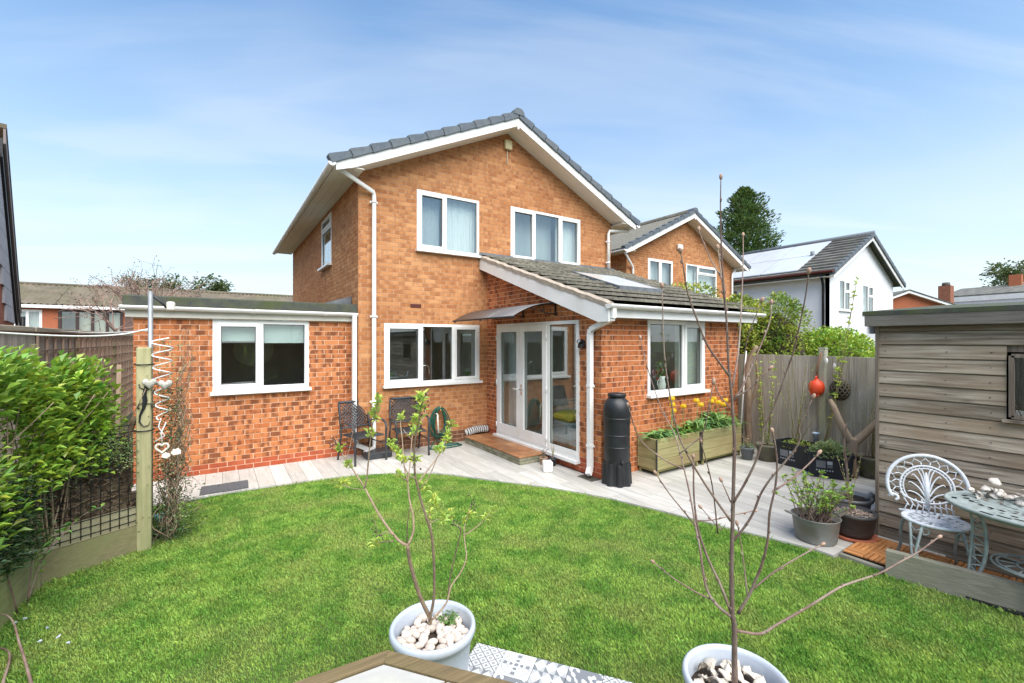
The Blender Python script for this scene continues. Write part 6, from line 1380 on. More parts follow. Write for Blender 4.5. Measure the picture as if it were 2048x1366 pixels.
def strip(u0, u1, v0, v1):
    f = lambda u, v: inn + dl*.95*u + dr*1.05*v + bis*.006
    return [f(u0,v0), f(u1,v0), f(u1,v1), f(u0,v1)]
for i in range(4):
    for j in range(4):
        if i + j > 5: continue
        mb = MB(); g_ = .006; q = strip(i/4+g_, (i+1)/4-g_, j/4+g_, (j+1)/4-g_); mb.prism(q, (0,0,-.02)); t.part('stone_slab', mb, M_TSTONE)
mb = MB(); mb.prism([p-Vector((0,0,.014)) for p in strip(0,1,0,1)], (0,0,-.03)); t.part('panel', mb, mat('cream_joint', (.36,.31,.19), (.28,.25,.16), 9, .9))
for q in (cA+bis*.10, cA+bis*.10+dl*.8, cA+bis*.10+dr*.9): mb = MB(); mb.bevbox((q.x-.035,q.y-.035,-.03), (q.x+.035,q.y+.035,TZ2-.056), .005); t.part('leg', mb, W_TABLE)
# ================================================================ LEFT BED
PO = Vector((-.585,5.43,0))
t = Thing('timber_post', 'square green tinged timber post at the end of the left bed', 'post', PO); mb = MB(); mb.bevbox((PO.x-.055,PO.y-.055,-.08), (PO.x+.055,PO.y+.055,1.88), .008); t.part('shaft', mb, W_POST)
for z in (1.72, 1.10): mb = MB(); mb.tube([(PO.x+.062*math.cos(a)*1.2, PO.y+.062*math.sin(a)*1.2, z) for a in np.linspace(0,6.2,24)], .006, 5, closed=True); t.part('cable_tie', mb, M_BLACK)
# gecko cut-out
n_ = Vector((-PO.x*0-.18,-1,0)).normalized(); t = Thing('gecko_ornament', 'black metal gecko climbing the timber post', 'ornament', Vector((PO.x,PO.y-.06,1.30)))
def gk(x, z, o=.0): return Vector((PO.x+.012+x*.0030, PO.y-.066-o, 1.345+z*.0044))
mb = MB(); mb.tube([gk(2,50),gk(3,44),gk(1,34),gk(-2,22),gk(0,8),gk(-3,-6),gk(-12,-22),gk(-14,-36),gk(-4,-46),gk(8,-44),gk(12,-36)], [.010,.021,.014,.022,.025,.018,.011,.008,.007,.006,.004], 8, flat=.5)
for P in ([gk(0,32),gk(-12,36),gk(-15,44)], [gk(0,30),gk(14,36),gk(16,46)], [gk(-2,4),gk(-15,2),gk(-18,-8)], [gk(0,2),gk(14,2),gk(17,-8)]): mb.tube(P, [.006,.005,.007], 6, flat=.5)
t.part('body', mb, M_BLACK)
# clothes pole with prop and cable
t = Thing('washing_line_pole', 'galvanised washing line pole strapped behind the timber post', 'pole', (PO.x+.04,PO.y+.09,0)); px, py = PO.x+.035, PO.y+.095; M_GALV = mat('galvanised_pole', (.34,.35,.36), (.25,.26,.27), 14, .5, metal=.5)
mb = MB(); mb.tube([(px,py,0),(px,py,2.42)], .020, 10); t.part('pole', mb, M_GALV)
mb = MB(); mb.tube([(px,py,2.40),(px+.09,py+.02,2.31),(px+.13,py+.02,2.26)], .012, 7); t.part('arm', mb, M_BLACK)
mb = MB(); mb.bevbox((px+.12,py,2.24), (px+.19,py+.05,2.33), .012); t.part('pulley', mb, M_CREAM)
mb = MB(); P = [(px,py,2.06),(-.80,5.6,2.0),(-1.1,5.2,1.985),(-1.55,4.4,2.03),(-1.9,3.0,2.12)]; mb.tube(bez(P, 8), .007, 6); t.part('line', mb, M_WHITE)
mb = MB(); mb.tube(bez([(px,py,2.04),(-1.1,6.6,2.03),(-1.93,9.0,2.08)], 8), .005, 6); t.part('line', mb, M_WHITE)
# white spiral spinner with hearts
sx_, sy_ = PO.x+.135, PO.y-.02; t = Thing('wind_spinner', 'white metal spiral wind spinner with hearts beside the post', 'wind spinner', (sx_,sy_,.95)); mb = MB(); P = []
for i in range(130):
    q = i/129; a = 6.2832*6.5*q+1.0; r_ = .088 - .045*q; P.append((sx_+r_*math.cos(a), sy_+r_*math.sin(a), 1.97-.78*q))
mb.tube(P, .0065, 6); t.part('spiral', mb, M_WHITE)
mb = MB(); mb.tube([(sx_-.01,sy_,1.20),(sx_-.03,sy_,1.12),(sx_+.02,sy_,1.03),(sx_-.06,sy_,.98)], .006, 6); mb.tube([(sx_+.03,sy_,1.16),(sx_-.01,sy_,1.06),(sx_+.0,sy_,.96)], .006, 6); t.part('tails', mb, M_WHITE)
def heart(c, s): return [(c[0]+s*.062*16*math.sin(a)**3, c[1], c[2]+s*.062*(13*math.cos(a)-5*math.cos(2*a)-2*math.cos(3*a)-math.cos(4*a))) for a in np.linspace(0, 6.2832, 26)[:-1]]
mb = MB(); mb.tube(heart((sx_+.0,sy_-.02,.92), .05), .011, 6, closed=True); t.part('heart_ring', mb, M_CREAM)
for k, (c, nm) in enumerate((((PO.x+.045,PO.y-.085,1.545), 'left'), ((sx_+.03,sy_-.095,1.53), 'right'))):
    mb = MB(); H_ = heart(c, .058); H2 = [(c[0]+(p[0]-c[0])*.45, p[1]-.024, c[2]+(p[2]-c[2])*.45) for p in H_]; H3 = [(c[0]+(p[0]-c[0])*.9, p[1]-.012, c[2]+(p[2]-c[2])*.9) for p in H_]; n = len(H_)
    mb.add(H_+H3+H2+[(c[0],c[1]-.026,c[2])], [(i, (i+1) % n, n+(i+1) % n, n+i) for i in range(n)] + [(n+i, n+(i+1) % n, 2*n+(i+1) % n, 2*n+i) for i in range(n)] + [(2*n+i, 2*n+(i+1) % n, 3*n) for i in range(n)] + [tuple(range(n-1,-1,-1))], smooth=True)
    solo('stone_heart', mb, mat('mottled_stone%d' % k, (.55,.52,.45), (.38,.36,.31), 40, .9, .5, 90), ('grey stone heart hanging on the timber post', 'paler stone heart hanging inside the spiral spinner')[k], 'heart', c)
# wire mesh screen, timber retaining board, log and turf bank
A_, B_ = Vector((-1.16,5.12,0)), Vector((-.64,5.40,0)); dv = (B_-A_).normalized(); nv = Vector((dv.y,-dv.x,0)); Ls = (B_-A_).length
t = Thing('wire_mesh', 'black square wire mesh screen across the left bed', 'mesh', A_); wm = mat('black_wire', (.015,.015,.015), None, 3, .6)
n = 9
for i in range(n+1):
    mb = MB(); p = A_+dv*(Ls*i/n)+nv*.012; mb.tube([p+Vector((0,0,.24)), p+Vector((0,0,1.17))], .0038, 5); t.part('wire', mb, wm)
for k in range(15):
    z = .27+k*.064; mb = MB(); mb.tube([A_+nv*.012+Vector((0,0,z)), B_+nv*.012+Vector((0,0,z))], .0036, 5); t.part('wire', mb, wm)
t = Thing('raised_bed', 'low raised bed of old timber boards along the left side', 'raised bed', (-1.25,4.6,-.05))
mb = MB(); mb.beam(A_-dv*.06+Vector((0,0,.085)), B_+Vector((0,0,.085)), .035, .27); t.part('lower_board', mb, W_SLEEPX)
mb = MB(); mb.beam(A_-dv*.06-nv*.012+Vector((0,0,.31)), B_-nv*.012+Vector((0,0,.31)), .035, .17); t.part('upper_board', mb, wood('grey_green_board', (.33,.31,.20), (.24,.23,.14), 'x', c3=(.24,.20,.12)))
c0 = A_-dv*.07; mb = MB(); mb.beam(c0+Vector((-.02,-.03,.20)), Vector((-1.30,3.2,.20)), .045, .50); t.part('side_board', mb, wood('mossy_side_board', (.34,.33,.17), (.25,.25,.12), 'y', c3=(.22,.27,.07)))
mb = MB(); mb.bevbox((c0.x-.05,c0.y-.05,-.08), (c0.x+.03,c0.y+.03,.50), .006); t.part('corner_stake', mb, W_POST)
mb = MB(); r = random.Random(6); nx, nz = 26, 14                           # rough bank of turf and twigs behind the mesh
V = []
for j in range(nz+1):
    for i in range(nx+1):
        p = A_ + dv*(Ls*1.02*i/nx - .02) - nv*(.06+.05*(j/nz)+r.uniform(-.03,.03)*(1 if 0 < i < nx else 0)); V.append((p.x, p.y, .34+.72*j/nz+r.uniform(-.015,.015)))
mb.add(V, [(j*(nx+1)+i, j*(nx+1)+i+1, (j+1)*(nx+1)+i+1, (j+1)*(nx+1)+i) for j in range(nz) for i in range(nx)])
q = [A_-nv*.11, B_-nv*.11, B_+Vector((-.05,.75,0)), A_+Vector((-.2,.6,0)), Vector((-1.42,3.2,0)), Vector((-1.33,3.2,0)), A_-dv*.1+Vector((-.02,-.1,0))]
mb.prism([Vector((p.x,p.y,.36)) for p in q], (0,0,-.4)); t.part('turf_bank', mb, mat('turf_bank', (.11,.075,.045), (.055,.036,.022), 8, .95, 1.0, 35, (1,1,4), c3=(.17,.13,.08), s3=9))
mb = MB(); r = random.Random(16)
for k in range(170):
    p = A_+dv*(Ls*r.random())-nv*(.035+r.uniform(0,.03))+Vector((0,0,r.uniform(.36,1.12))); d = dv*r.uniform(-1,1)+Vector((0,0,r.uniform(-.5,.5)))-nv*r.uniform(-.2,.2); mb.tube([p, p+d*r.uniform(.04,.14), p+d*.15+Vector((0,0,r.uniform(-.06,.04)))], .0022, 4, tint=(r.random(),.5,.5))
t.part('dead_twigs', mb, M_BARK, kind='stuff')
mb = MB(); mb.tube(bez([(-.66,5.47,1.22),(-.72,5.50,1.05),(-.88,5.42,.93)], 5), [.024,.016], 8); solo('log', mb, W_DRIFT, 'pale bare branch stub leaning behind the timber post', 'branch', (-.75,5.45,.9))
for k, (x, y, ht, lb) in enumerate(((-1.33,4.55,1.86,'rough timber stake in the hedge nearest the left edge'), (-1.08,5.30,1.80,'timber stake in the middle of the hedge'), (-.97,5.62,1.72,'timber stake rising right of the hedge foliage'), (-.86,5.95,1.70,'thin timber stake nearest the annexe corner'))):
    mb = MB(); mb.beam((x,y,.2), (x+.02,y+.01,ht), .035, .028, up=(0,1,0)); solo('timber_stake', mb, W_TREL, lb, 'stake', (x,y,.2))
# ---- hedge: woody stems, 300 separate leaves nearest the viewer, the rest one mass
def leafcloud(t, pts, size, lm, seed, nsolo=0, outward=None, name='leaf'):
    """pts = [(pos, outdir)]; the nearest nsolo leaves are objects of their own"""
    r = random.Random(seed); pts = sorted(pts, key=lambda q: depth(q[0])); protos = []
    if nsolo:
        for k in range(5):
            m_ = MB(); leaf(m_, (0,0,0), (0,0,1), 1.0, r, .30, .2); protos.append(m_.mesh('leaf', lm))
    mb = MB()
    step = max(1, len(pts)//(3*nsolo)) if nsolo else 0; used = 0
    for i, (p, o) in enumerate(pts):
        d = (Vector(o)+Vector((r.uniform(-.8,.8), r.uniform(-.8,.8), r.uniform(-.3,.9)))).normalized(); s = size*r.uniform(.65,1.25)
        if nsolo and used < nsolo and i % step == 0:
            ob = link('leaf', protos[used % 5], t.o); ob.location = Vector(p)-t.base; ob.rotation_mode = 'QUATERNION'; ob.rotation_quaternion = d.to_track_quat('Z','Y'); ob.scale = (s,s,s); used += 1
        else: leaf(mb, p, d, s, r, .30, .2)
    o = t.part('foliage', mb, lm); o['kind'] = 'stuff'
r = random.Random(77); LH = mat('hedge_leaf', (.27,.44,.05), (.40,.56,.085), 2.4, .38, tint=.5, spec=.5, trans=.22, c3=(.16,.29,.045), s3=3)
t = Thing('hedge_shrub', 'bright green leafy shrub spilling over the left bed', 'shrub', (-1.2,4.9,.36)); path = [(-1.42,3.85),(-1.36,4.4),(-1.26,4.85),(-1.08,5.28),(-.90,5.62)]
pts = []
def along(q):
    q *= len(path)-1; i = min(int(q), len(path)-2); f = q-i; a, b = path[i], path[i+1]; d = Vector((b[0]-a[0], b[1]-a[1], 0)).normalized(); return Vector((a[0]+(b[0]-a[0])*f, a[1]+(b[1]-a[1])*f, 0)), Vector((d.y,-d.x,0))
lump = [(r.random(), r.uniform(.5,1.9), r.uniform(.10,.22)) for _ in range(46)]
for k in range(9500):
    q, z, w = lump[r.randrange(len(lump))]; q += r.gauss(0,.045); z += r.gauss(0,.12)
    if not 0 <= q <= 1 or (q > .74 and r.random() < (q-.74)*2.6): continue
    top = 1.81+.05*math.sin(q*23)+.03*math.sin(q*61) - max(0,q-.80)*2.2; bot = .70 - .12*math.sin(q*9) + max(0,q-.52)*.55
    if z > top or z < bot: continue
    c, nn = along(q); o = r.gauss(.05,.10); up = max(0, (z-top+.25)/.25); pts.append((c+nn*max(-.16,min(.24,o))+Vector((0,0,z)), nn*.9+Vector((0,0,.3+up))))
leafcloud(t, pts, .070, LH, 5, 300)
mb = MB()
for k in range(26):
    c, nn = along(r.random()); mb.tube(bez([c+Vector((0,0,.30)), c+nn*r.uniform(-.05,.1)+Vector((r.uniform(-.1,.1),r.uniform(-.1,.1),.9)), c+nn*r.uniform(-.1,.2)+Vector((r.uniform(-.2,.2),r.uniform(-.2,.2),1.5))], 5), [.008,.003], 5)
t.part('stems', mb, M_BARK)
t = Thing('ivy', 'dark ivy with loose twigs at the left edge under the bright shrub', 'ivy', (-1.3,4.3,.36)); pts = []
for k in range(2600):
    q = r.uniform(0,.5); c, nn = along(q); pts.append((c+nn*r.gauss(.10,.05)+Vector((0,0,r.uniform(.34,.95))), nn+Vector((0,0,.2))))
leafcloud(t, pts, .040, LEAF_D, 6)
t = Thing('climbing_plant', 'variegated trailing plant with tiny leaves on the wire mesh', 'climber', (-.85,5.35,.6)); pts = []
for k in range(900): f = r.betavariate(2.2,1.6); p = A_+dv*(Ls*f)+nv*.03+Vector((0,0,.98+r.gauss(0,.085)-.2*abs(f-.6))); pts.append((p, nv+Vector((0,0,.1))))
leafcloud(t, pts, .022, LEAF_G, 7)
# bramble shoots growing in the near left corner
def shoots(label, spots, seed, lm, n_leaf=9, ls=.04, stem=M_BARKR, nm='bramble', cat='plant', r0=.006):
    t = Thing(nm, label, cat, Vector((*spots[0][0],))); r = random.Random(seed); ml = MB()
    for P in spots:
        C = bez([Vector(p) for p in P], 6); mb = MB(); mb.tube(C, [r0,.002], 6); t.part('stem', mb, stem)
        for k in range(n_leaf): leaf(ml, C[int(len(C)*r.uniform(.3,.99))], (r.uniform(-1,1), r.uniform(-1,1), r.uniform(-.2,1)), ls*r.uniform(.6,1.2), r)
    if n_leaf: t.part('leaves', ml, lm)
b = G(35,1230); shoots('leafy bramble shoots arching over the raised bed corner', [[(-1.18,4.72,0),(-1.16,4.75,.35),(-1.14,4.78,.75),(-1.2,4.8,.95)], [(-1.18,4.72,.02),(-1.1,4.7,.3),(-1.02,4.72,.48)], [(-1.2,4.6,0),(-1.24,4.5,.5),(-1.2,4.45,.9)], [(-1.15,4.8,.25),(-.95,4.95,.50),(-.80,5.05,.55)]], 5, LEAF_M, 16, .05)
shoots('dark red twig curving up in the lower left corner', [[G(64,1372,-.02), G(40,1290,.1)+Vector((0,0,.0)), G(12,1230,.22), Vector((-1.22,3.7,.42))], [G(5,1372,-.02), G(14,1300,.05), Vector((-1.2,3.6,.3))]], 9, LEAF_M, 0, .03, M_BARKR, 'bare_twig', 'twig', .009)
for k, (u, v) in enumerate(((30,1262),(50,1252),(94,1273),(80,1300),(137,1302),(118,1290))):
    p = G(u, v, .0); t = Thing('wild_flower', 'small pale lilac wild flower in the grass at lower left', 'flower', (p.x,p.y,-.03), 'pale lilac flowers in the lower left grass'); mb = MB(); mb.tube([(p.x,p.y,-.03),(p.x,p.y,.05)], .0015, 4); t.part('stem', mb, LEAF_M)
    mb = MB(); rr = random.Random(k)
    for j in range(9): leaf(mb, (p.x,p.y,.05), (rr.uniform(-1,1), rr.uniform(-1,1), rr.uniform(0,.9)), rr.uniform(.010,.018), rr, .4)
    t.part('petals', mb, mat('lilac_petal%d' % k, (.58,.60,.72), None, 3, .6, trans=.2))
# climber heap on and right of the post: old vines, ivy, shell ornament
t = Thing('climbing_plant', 'tangled brown vines with small leaves between post and annexe', 'climber', (PO.x+.2,PO.y+.15,0)); mb = MB(); r = random.Random(40)
for k in range(60):
    x, y = PO.x+r.uniform(.03,.25), PO.y+r.uniform(0,.3); P = [Vector((x,y,0))]; zt_ = r.uniform(.6,2.0)
    for j in range(1, 8): P.append(Vector((PO.x+.15+r.gauss(0,.055)+.02*j, PO.y+.14+r.gauss(0,.07), zt_*j/7)))
    if zt_ > 1.4: P += [P[-1]+Vector((r.uniform(-.05,.16), r.uniform(-.1,.1), r.uniform(-.05,.14))), P[-1]+Vector((r.uniform(.0,.26), r.uniform(-.1,.1), r.uniform(-.22,.10)))]
    mb.tube(bez(P, 3), [.0042,.0016], 4, tint=(r.random(),.5,.5))
o = t.part('vines', mb, M_BARK); o['kind'] = 'stuff'; pts = []
for k in range(2400): z = r.uniform(0,1)**1.6*1.5; pts.append((Vector((PO.x+.16+r.gauss(0,.08+.05*(z < .6)), PO.y+.12+r.gauss(0,.09), z+.02)), Vector((r.uniform(-1,1),-1,0))))
leafcloud(t, pts, .030, LEAF_D, 9); ml = MB()
for k in range(900): z = r.uniform(.05,1.95); leaf(ml, (PO.x+.18+r.gauss(0,.09), PO.y+.10+r.gauss(0,.09), z), (r.uniform(-1,1), r.uniform(-1,.2), r.uniform(-.3,1)), r.uniform(.015,.03), r)
o = t.part('young_leaves', ml, LEAF_G); o['kind'] = 'stuff'
p = PD(352,905,4.15); o = link('sea_shell', big_shell[1], None, p); o.scale = (.06,.075,.06); o.rotation_euler = (R(60),R(10),R(-30)); tag(o, 'pale green shell hung in the vines right of the post', 'shell')
p = PD(332,912,4.2); o = link('sea_shell', big_shell[3], None, p); o.scale = (.05,.06,.05); o.rotation_euler = (R(75),0,R(20)); tag(o, 'grey white shell half hidden in vines near the post', 'shell')
mb = MB(); q = G(318,1040); mb.lathe([(.03,0),(.045,.09),(.04,.09)], (q.x,q.y,-.03), 14); solo('small_pot', mb, mat('teal_glaze', (.10,.30,.28), None, 5, .4), 'tiny teal pot in the grass behind the post', 'pot', (q.x,q.y,-.03))
# ================================================================ STEMS ON THE RIGHT BY THE FENCE
def willow(label, x, y, z, n, ht, seed, lm, m=M_BARKG, spread=.3, leaves=26, ls=.03, lean=(0,0)):
    t = Thing('willow_stems', label, 'shrub', (x,y,z)); r = random.Random(seed); ml = MB()
    for k in range(n):
        a = r.uniform(0,6.28); s = spread*r.uniform(.2,1); h_ = ht*r.uniform(.65,1.05); b0 = Vector((x+r.uniform(-.06,.06), y+r.uniform(-.06,.06), z)); e = b0+Vector((math.cos(a)*s+lean[0], math.sin(a)*s+lean[1], h_))
        C = bez([b0, b0+(e-b0)*.45+Vector((r.uniform(-.04,.04), r.uniform(-.04,.04), .03)), e], 7); mb = MB(); mb.tube(C, [.009 if n < 7 else .006,.0022], 6); t.part('stem', mb, m)
        for j in range(leaves):
            q = C[int(len(C)*r.uniform(.25,.999))]; leaf(ml, q+Vector((r.uniform(-.01,.01),)*3), (r.uniform(-1,1), r.uniform(-1,1), r.uniform(-.1,1.1)), ls*r.uniform(.5,1.1), r, .22)
    t.part('leaves', ml, lm)
willow('olive willow stems with sparse leaves in the printed crate', 7.62, 3.42, .30, 9, 1.25, 3, LEAF_L, spread=.42, leaves=16)
willow('tall leafy willow wand rising in front of the white house', 7.70, 3.05, .30, 3, 2.55, 5, LEAF_L, spread=.34, leaves=110, ls=.065, lean=(.15,-.25))
willow('thin leafy willow by the extension corner reaching the roof', 7.72, 3.95, .0, 5, 2.2, 7, LEAF_L, spread=.40, leaves=60, ls=.06)
# ================================================================ BEYOND THE FENCES
def bush(name, label, c, rad, n, size, lm, seed, group=None, cat='bush', core=None, trunk=True, lumps=26, clipped=False):
    t = Thing(name, label, cat, (c[0],c[1],0), group); r = random.Random(seed); pts = []; c = Vector(c)
    L_ = []
    for k in range(lumps):
        d = Vector((r.gauss(0,1), r.gauss(0,1), r.gauss(0,1))).normalized(); L_.append((Vector((c.x+d.x*rad[0]*.72, c.y+d.y*rad[1]*.72, c.z+d.z*rad[2]*.72)), r.uniform(.24,.42)))
    for k in range(n):
        o, q = L_[r.randrange(lumps)]; d = Vector((r.gauss(0,1), r.gauss(0,1), r.gauss(.25,1))).normalized()
        if clipped: o, q = c, 1.0
        p = o + Vector((d.x*rad[0], d.y*rad[1], d.z*rad[2]))*q*r.uniform(.75,1.05)
        if p.z < .1: continue
        pts.append((p, d))
    leafcloud(t, pts, size, lm, seed)
    mb = MB(); mb.blob(c, (rad[0]*.72, rad[1]*.72, rad[2]*.72), 14, 10, .1, r); t.part('inner_branches', mb, core or M_SOIL)
    if trunk: mb = MB(); mb.tube([(c.x,c.y,-.06),(c.x,c.y,c.z)], [.09,.05], 8); t.part('trunk', mb, M_BARK)
    return t
M_YCON = mat('golden_conifer', (.56,.58,.11), (.38,.44,.07), 3, .6, tint=.5, trans=.2, c3=(.10,.17,.03), s3=1.6)
M_DCON = mat('dark_conifer', (.075,.135,.035), (.12,.19,.045), 1.4, .7, tint=.5, c3=(.12,.17,.04), s3=.9)
bush('conifer_shrub', 'golden green conifer shrub showing above the extension roof', (9.15,6.05,2.10), (.85,1.55,1.12), 13000, .075, M_YCON, 1)
bush('conifer_shrub', 'rounded conifer shrub with golden top behind the fence corner', (9.55,4.75,1.55), (.70,.85,1.30), 13000, .060, mat('mixed_conifer', (.16,.26,.045), (.42,.47,.08), 2, .6, tint=.5, trans=.2), 2)
bush('laurel_bush', 'clipped round laurel bush behind the fence post', (10.6,4.05,1.28), (.90,.86,.88), 11000, .070, mat('laurel_leaf', (.42,.54,.09), (.24,.38,.05), 4, .4, tint=.5, spec=.5, trans=.15), 3, clipped=True)
# tall dark conifer
t = Thing('conifer_tree', 'tall dark green conifer behind the second tan house', 'tree', (24.6,15.8,0)); r = random.Random(9); ml = MB(); tp = PD(1488,378,27.0)
tx, ty, th_ = tp.x, tp.y, tp.z; t.o.location = (tx,ty,0); t.base = Vector((tx,ty,0)); mbr = MB(); mbr.tube([(tx,ty,-.06),(tx,ty,th_-.6)], [.28,.03], 9); t.part('trunk', mbr, M_BARK)
for k in range(34000):
    f = r.random()**.75; z = 1.5+(th_-1.5)*(1-f); a = r.uniform(0,6.28); Rr = (3.1*min(1,((th_-z)/(th_-2.0))**.55*1.05))*(.80+.20*math.sin(a*4+z*1.3)+.22*math.sin(z*6.1+a*3)+.12*math.sin(z*11+a*7)); q = Rr*(r.uniform(.55,1.05) if r.random() < .8 else r.random()*.5)
    p = Vector((tx+q*math.cos(a), ty+q*math.sin(a), z+.35*q/2.4)); leaf(ml, p, (math.cos(a)*.8+r.uniform(-.5,.5), math.sin(a)*.8+r.uniform(-.5,.5), r.uniform(.2,1.3)), r.uniform(.10,.26), r, .20)
o = t.part('crown', ml, M_DCON); o['kind'] = 'stuff'
for k in range(26):
    z = 2+(th_-2.6)*k/26; a = k*2.4; q = 2.2*((th_-z)/th_)**.7; mb = MB(); mb.tube([(tx,ty,z),(tx+q*math.cos(a),ty+q*math.sin(a),z+.35)], [.05,.015], 5); t.part('limb', mb, M_BARK)
def far_tree(label, c, rad, n, size, seed, lm=None):
    t = Thing('leafy_tree', label, 'tree', (c[0],c[1],0), 'trees beyond the houses'); r = random.Random(seed); pts = []; c = Vector(c); mb = MB(); mb.tube([(c.x,c.y,-.06),(c.x,c.y,c.z)], [rad[0]*.09,rad[0]*.04], 8); t.part('trunk', mb, M_BARK)
    lp = []
    for k in range(16):
        a = r.uniform(0,6.28); e = c+Vector((math.cos(a)*rad[0]*r.uniform(.3,.85), math.sin(a)*rad[1]*r.uniform(.3,.85), rad[2]*r.uniform(-.6,.9))); lp.append(e); mb = MB(); mb.tube([(c.x,c.y,c.z-rad[2]*.8), (c+e)/2-Vector((0,0,rad[2]*.2)), e], [rad[0]*.03,rad[0]*.008], 5); t.part('limb', mb, M_BARK)
    for k in range(n): o = lp[r.randrange(16)]; d = Vector((r.gauss(0,1), r.gauss(0,1), r.gauss(0,.7))); pts.append((o+d*rad[0]*.15, d.normalized()))
    leafcloud(t, pts, size, lm or mat('far_leaf%d' % seed, (.13,.17,.06), (.09,.125,.04), .8, .8, tint=.5, trans=.2), seed)
q = PD(2030,575,46); far_tree('open crowned tree at the far right skyline', (q.x,q.y,q.z), (3.2,3.0,2.2), 2600, .34, 41)
for k, (u, v, D, w, lb) in enumerate(((308,580,60,3.2,'green treetop above the terrace roof, left one of two'), (420,582,62,2.6,'green treetop above the terrace roof, right one of two'))):
    q = PD(u, v, D); far_tree(lb, (q.x,q.y,q.z), (w,w,1.7), 1500, .40, 51+k)
# bare tree over the left fence: fine twigs against the sky
t = Thing('bare_tree', 'bare twiggy tree rising behind the left fence before the terrace', 'tree', (-2.6,16,0)); q0 = PD(262,700,13.5); t.base = Vector((q0.x,q0.y,0)); t.o.location = t.base; r = random.Random(23); tw = MB(); bd = MB()
mb = MB(); mb.tube([(q0.x,q0.y,-.06),(q0.x,q0.y,1.7)], [.07,.05], 8); t.part('trunk', mb, M_BARK)
def grow(p, d, l, rad_, lev):
    e = p + d*l; m_ = (p+e)/2 + Vector((r.uniform(-.06,.06),)*3)*l; tw.tube([p, m_, e], [rad_, rad_*.8, rad_*.6], 4, cap=False)
    if lev == 0:
        for k in range(2): bd.blob(e+Vector((r.uniform(-.05,.05), r.uniform(-.05,.05), r.uniform(-.05,.05))), .013, 4, 3)
        return
    for k in range(3 if lev > 1 else 2):
        nd = (d + Vector((r.gauss(0,.55), r.gauss(0,.4), r.gauss(0,.35)-.02))).normalized(); grow(p + (e-p)*r.uniform(.55,1), nd, l*r.uniform(.6,.85), rad_*.66, lev-1)
for k in range(8): a = r.uniform(0,6.28); grow(Vector((q0.x,q0.y,1.5)), Vector((math.cos(a)*.75-.1, math.sin(a)*.6, r.uniform(.7,1.5))).normalized(), 1.15, .034, 4)
o = t.part('twigs', tw, mat('pinkish_twig', (.36,.25,.20), (.26,.17,.14), 9, .9)); o['kind'] = 'stuff'; o = t.part('buds', bd, mat('dark_bud', (.06,.04,.04), None, 9, .9)); o['kind'] = 'stuff'
# ---- white rendered house with solar panels
M_REND = mat('white_render', (.74,.74,.75), (.68,.68,.69), 1.5, .9, .2, 40)
wx0, wx1, wy0, wy1 = 21.5, 29.0, 8.33, 17.5; t = Thing('rendered_house', 'white rendered house with solar panels on its roof', 'house', (25.2,13,0)); xm = (wx0+wx1)/2; ze, za = 4.86, 6.72; tn = (za-ze)/(xm-wx0)
P0 = Vector((wx0,wy0,0)); wd = wx1-wx0; gw = [(1.02,2.20,3.25,4.60), (3.55,4.90,3.15,4.55)]
mb = MB(); sheet(mb, P0, (1,0,0), (0,-1,0), wd, za, gw, [((wd,ze),(wd/2,za)), ((wd/2,za),(0,ze))], .12); t.part('gable_wall', mb, M_REND)
sw = [(2.6,3.45,3.70,4.30,True),(3.75,4.55,3.1,4.35,False)]; Pq = Vector((wx0,wy0,0)); ld = wy1-wy0
mb = MB(); sheet(mb, Vector((wx0,wy0,0)), (0,1,0), (-1,0,0), ld, ze, [(a,b,c,d) for a,b,c,d,_ in ((4.9,5.9,4.05,4.45,1),(3.9,4.6,3.3,4.45,1))], [], .12); t.part('side_wall', mb, M_REND)
for w_ in gw: window(t, P0, (1,0,0), (0,-1,0), *w_, [(0,.5,False,None),(.5,1,False,.62)], fw=.07); 
for w_ in ((4.9,5.9,4.05,4.45),(3.9,4.6,3.3,4.45)): window(t, P0, (0,1,0), (-1,0,0), *w_, [(0,1,False,None)], fw=.07)
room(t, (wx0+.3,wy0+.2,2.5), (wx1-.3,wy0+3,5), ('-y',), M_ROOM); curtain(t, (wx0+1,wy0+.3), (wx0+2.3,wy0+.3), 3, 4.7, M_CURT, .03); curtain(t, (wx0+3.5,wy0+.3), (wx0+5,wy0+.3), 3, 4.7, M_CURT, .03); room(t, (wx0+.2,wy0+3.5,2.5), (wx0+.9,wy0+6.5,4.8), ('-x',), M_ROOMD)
mb = MB(); mb.box((wx1-.1,wy0+.13,0), (wx1,wy1,ze)); mb.box((wx0+.13,wy1-.1,0), (wx1-.11,wy1,ze)); t.part('hidden_wall', mb, M_REND)
rf = MB(); ov = .35
for sx in (-1, 1):
    xe = xm + sx*((wx1-wx0)/2+.4); zE = za+.10-abs(xe-xm)*tn
    rf.prism([(xm,wy0-ov,za+.10),(xe,wy0-ov,zE),(xe,wy0-ov,zE-.06),(xm,wy0-ov,za+.04)], (0,wy1-wy0+.6,0))
rfo = t.part('roof', rf, M_FELT); nC = 12
M_RT2 = mat('ridged_roof_tile', (.15,.145,.125), (.085,.08,.07), 2.5, .9, .3, 20, rand=.14)
for k in range(nC):                                                         # courses of tiles on the slope that shows
    f0, f1 = k/nC, (k+1.12)/nC; xa, xb_ = xm-(xm-wx0+.42)*(1-f0), xm-(xm-wx0+.42)*(1-min(1,f1)); zf = lambda x: za+.12-abs(x-xm)*tn
    mb = MB(); mb.prism([(xa,wy0-ov-.02,zf(xa)+.11),(xb_,wy0-ov-.02,zf(xb_)+.025),(xb_,wy0-ov-.02,zf(xb_)-.0),(xa,wy0-ov-.02,zf(xa)-.0)], (0,wy1-wy0+.6,0)); t.part('tile_course', mb, M_RT2, rfo)
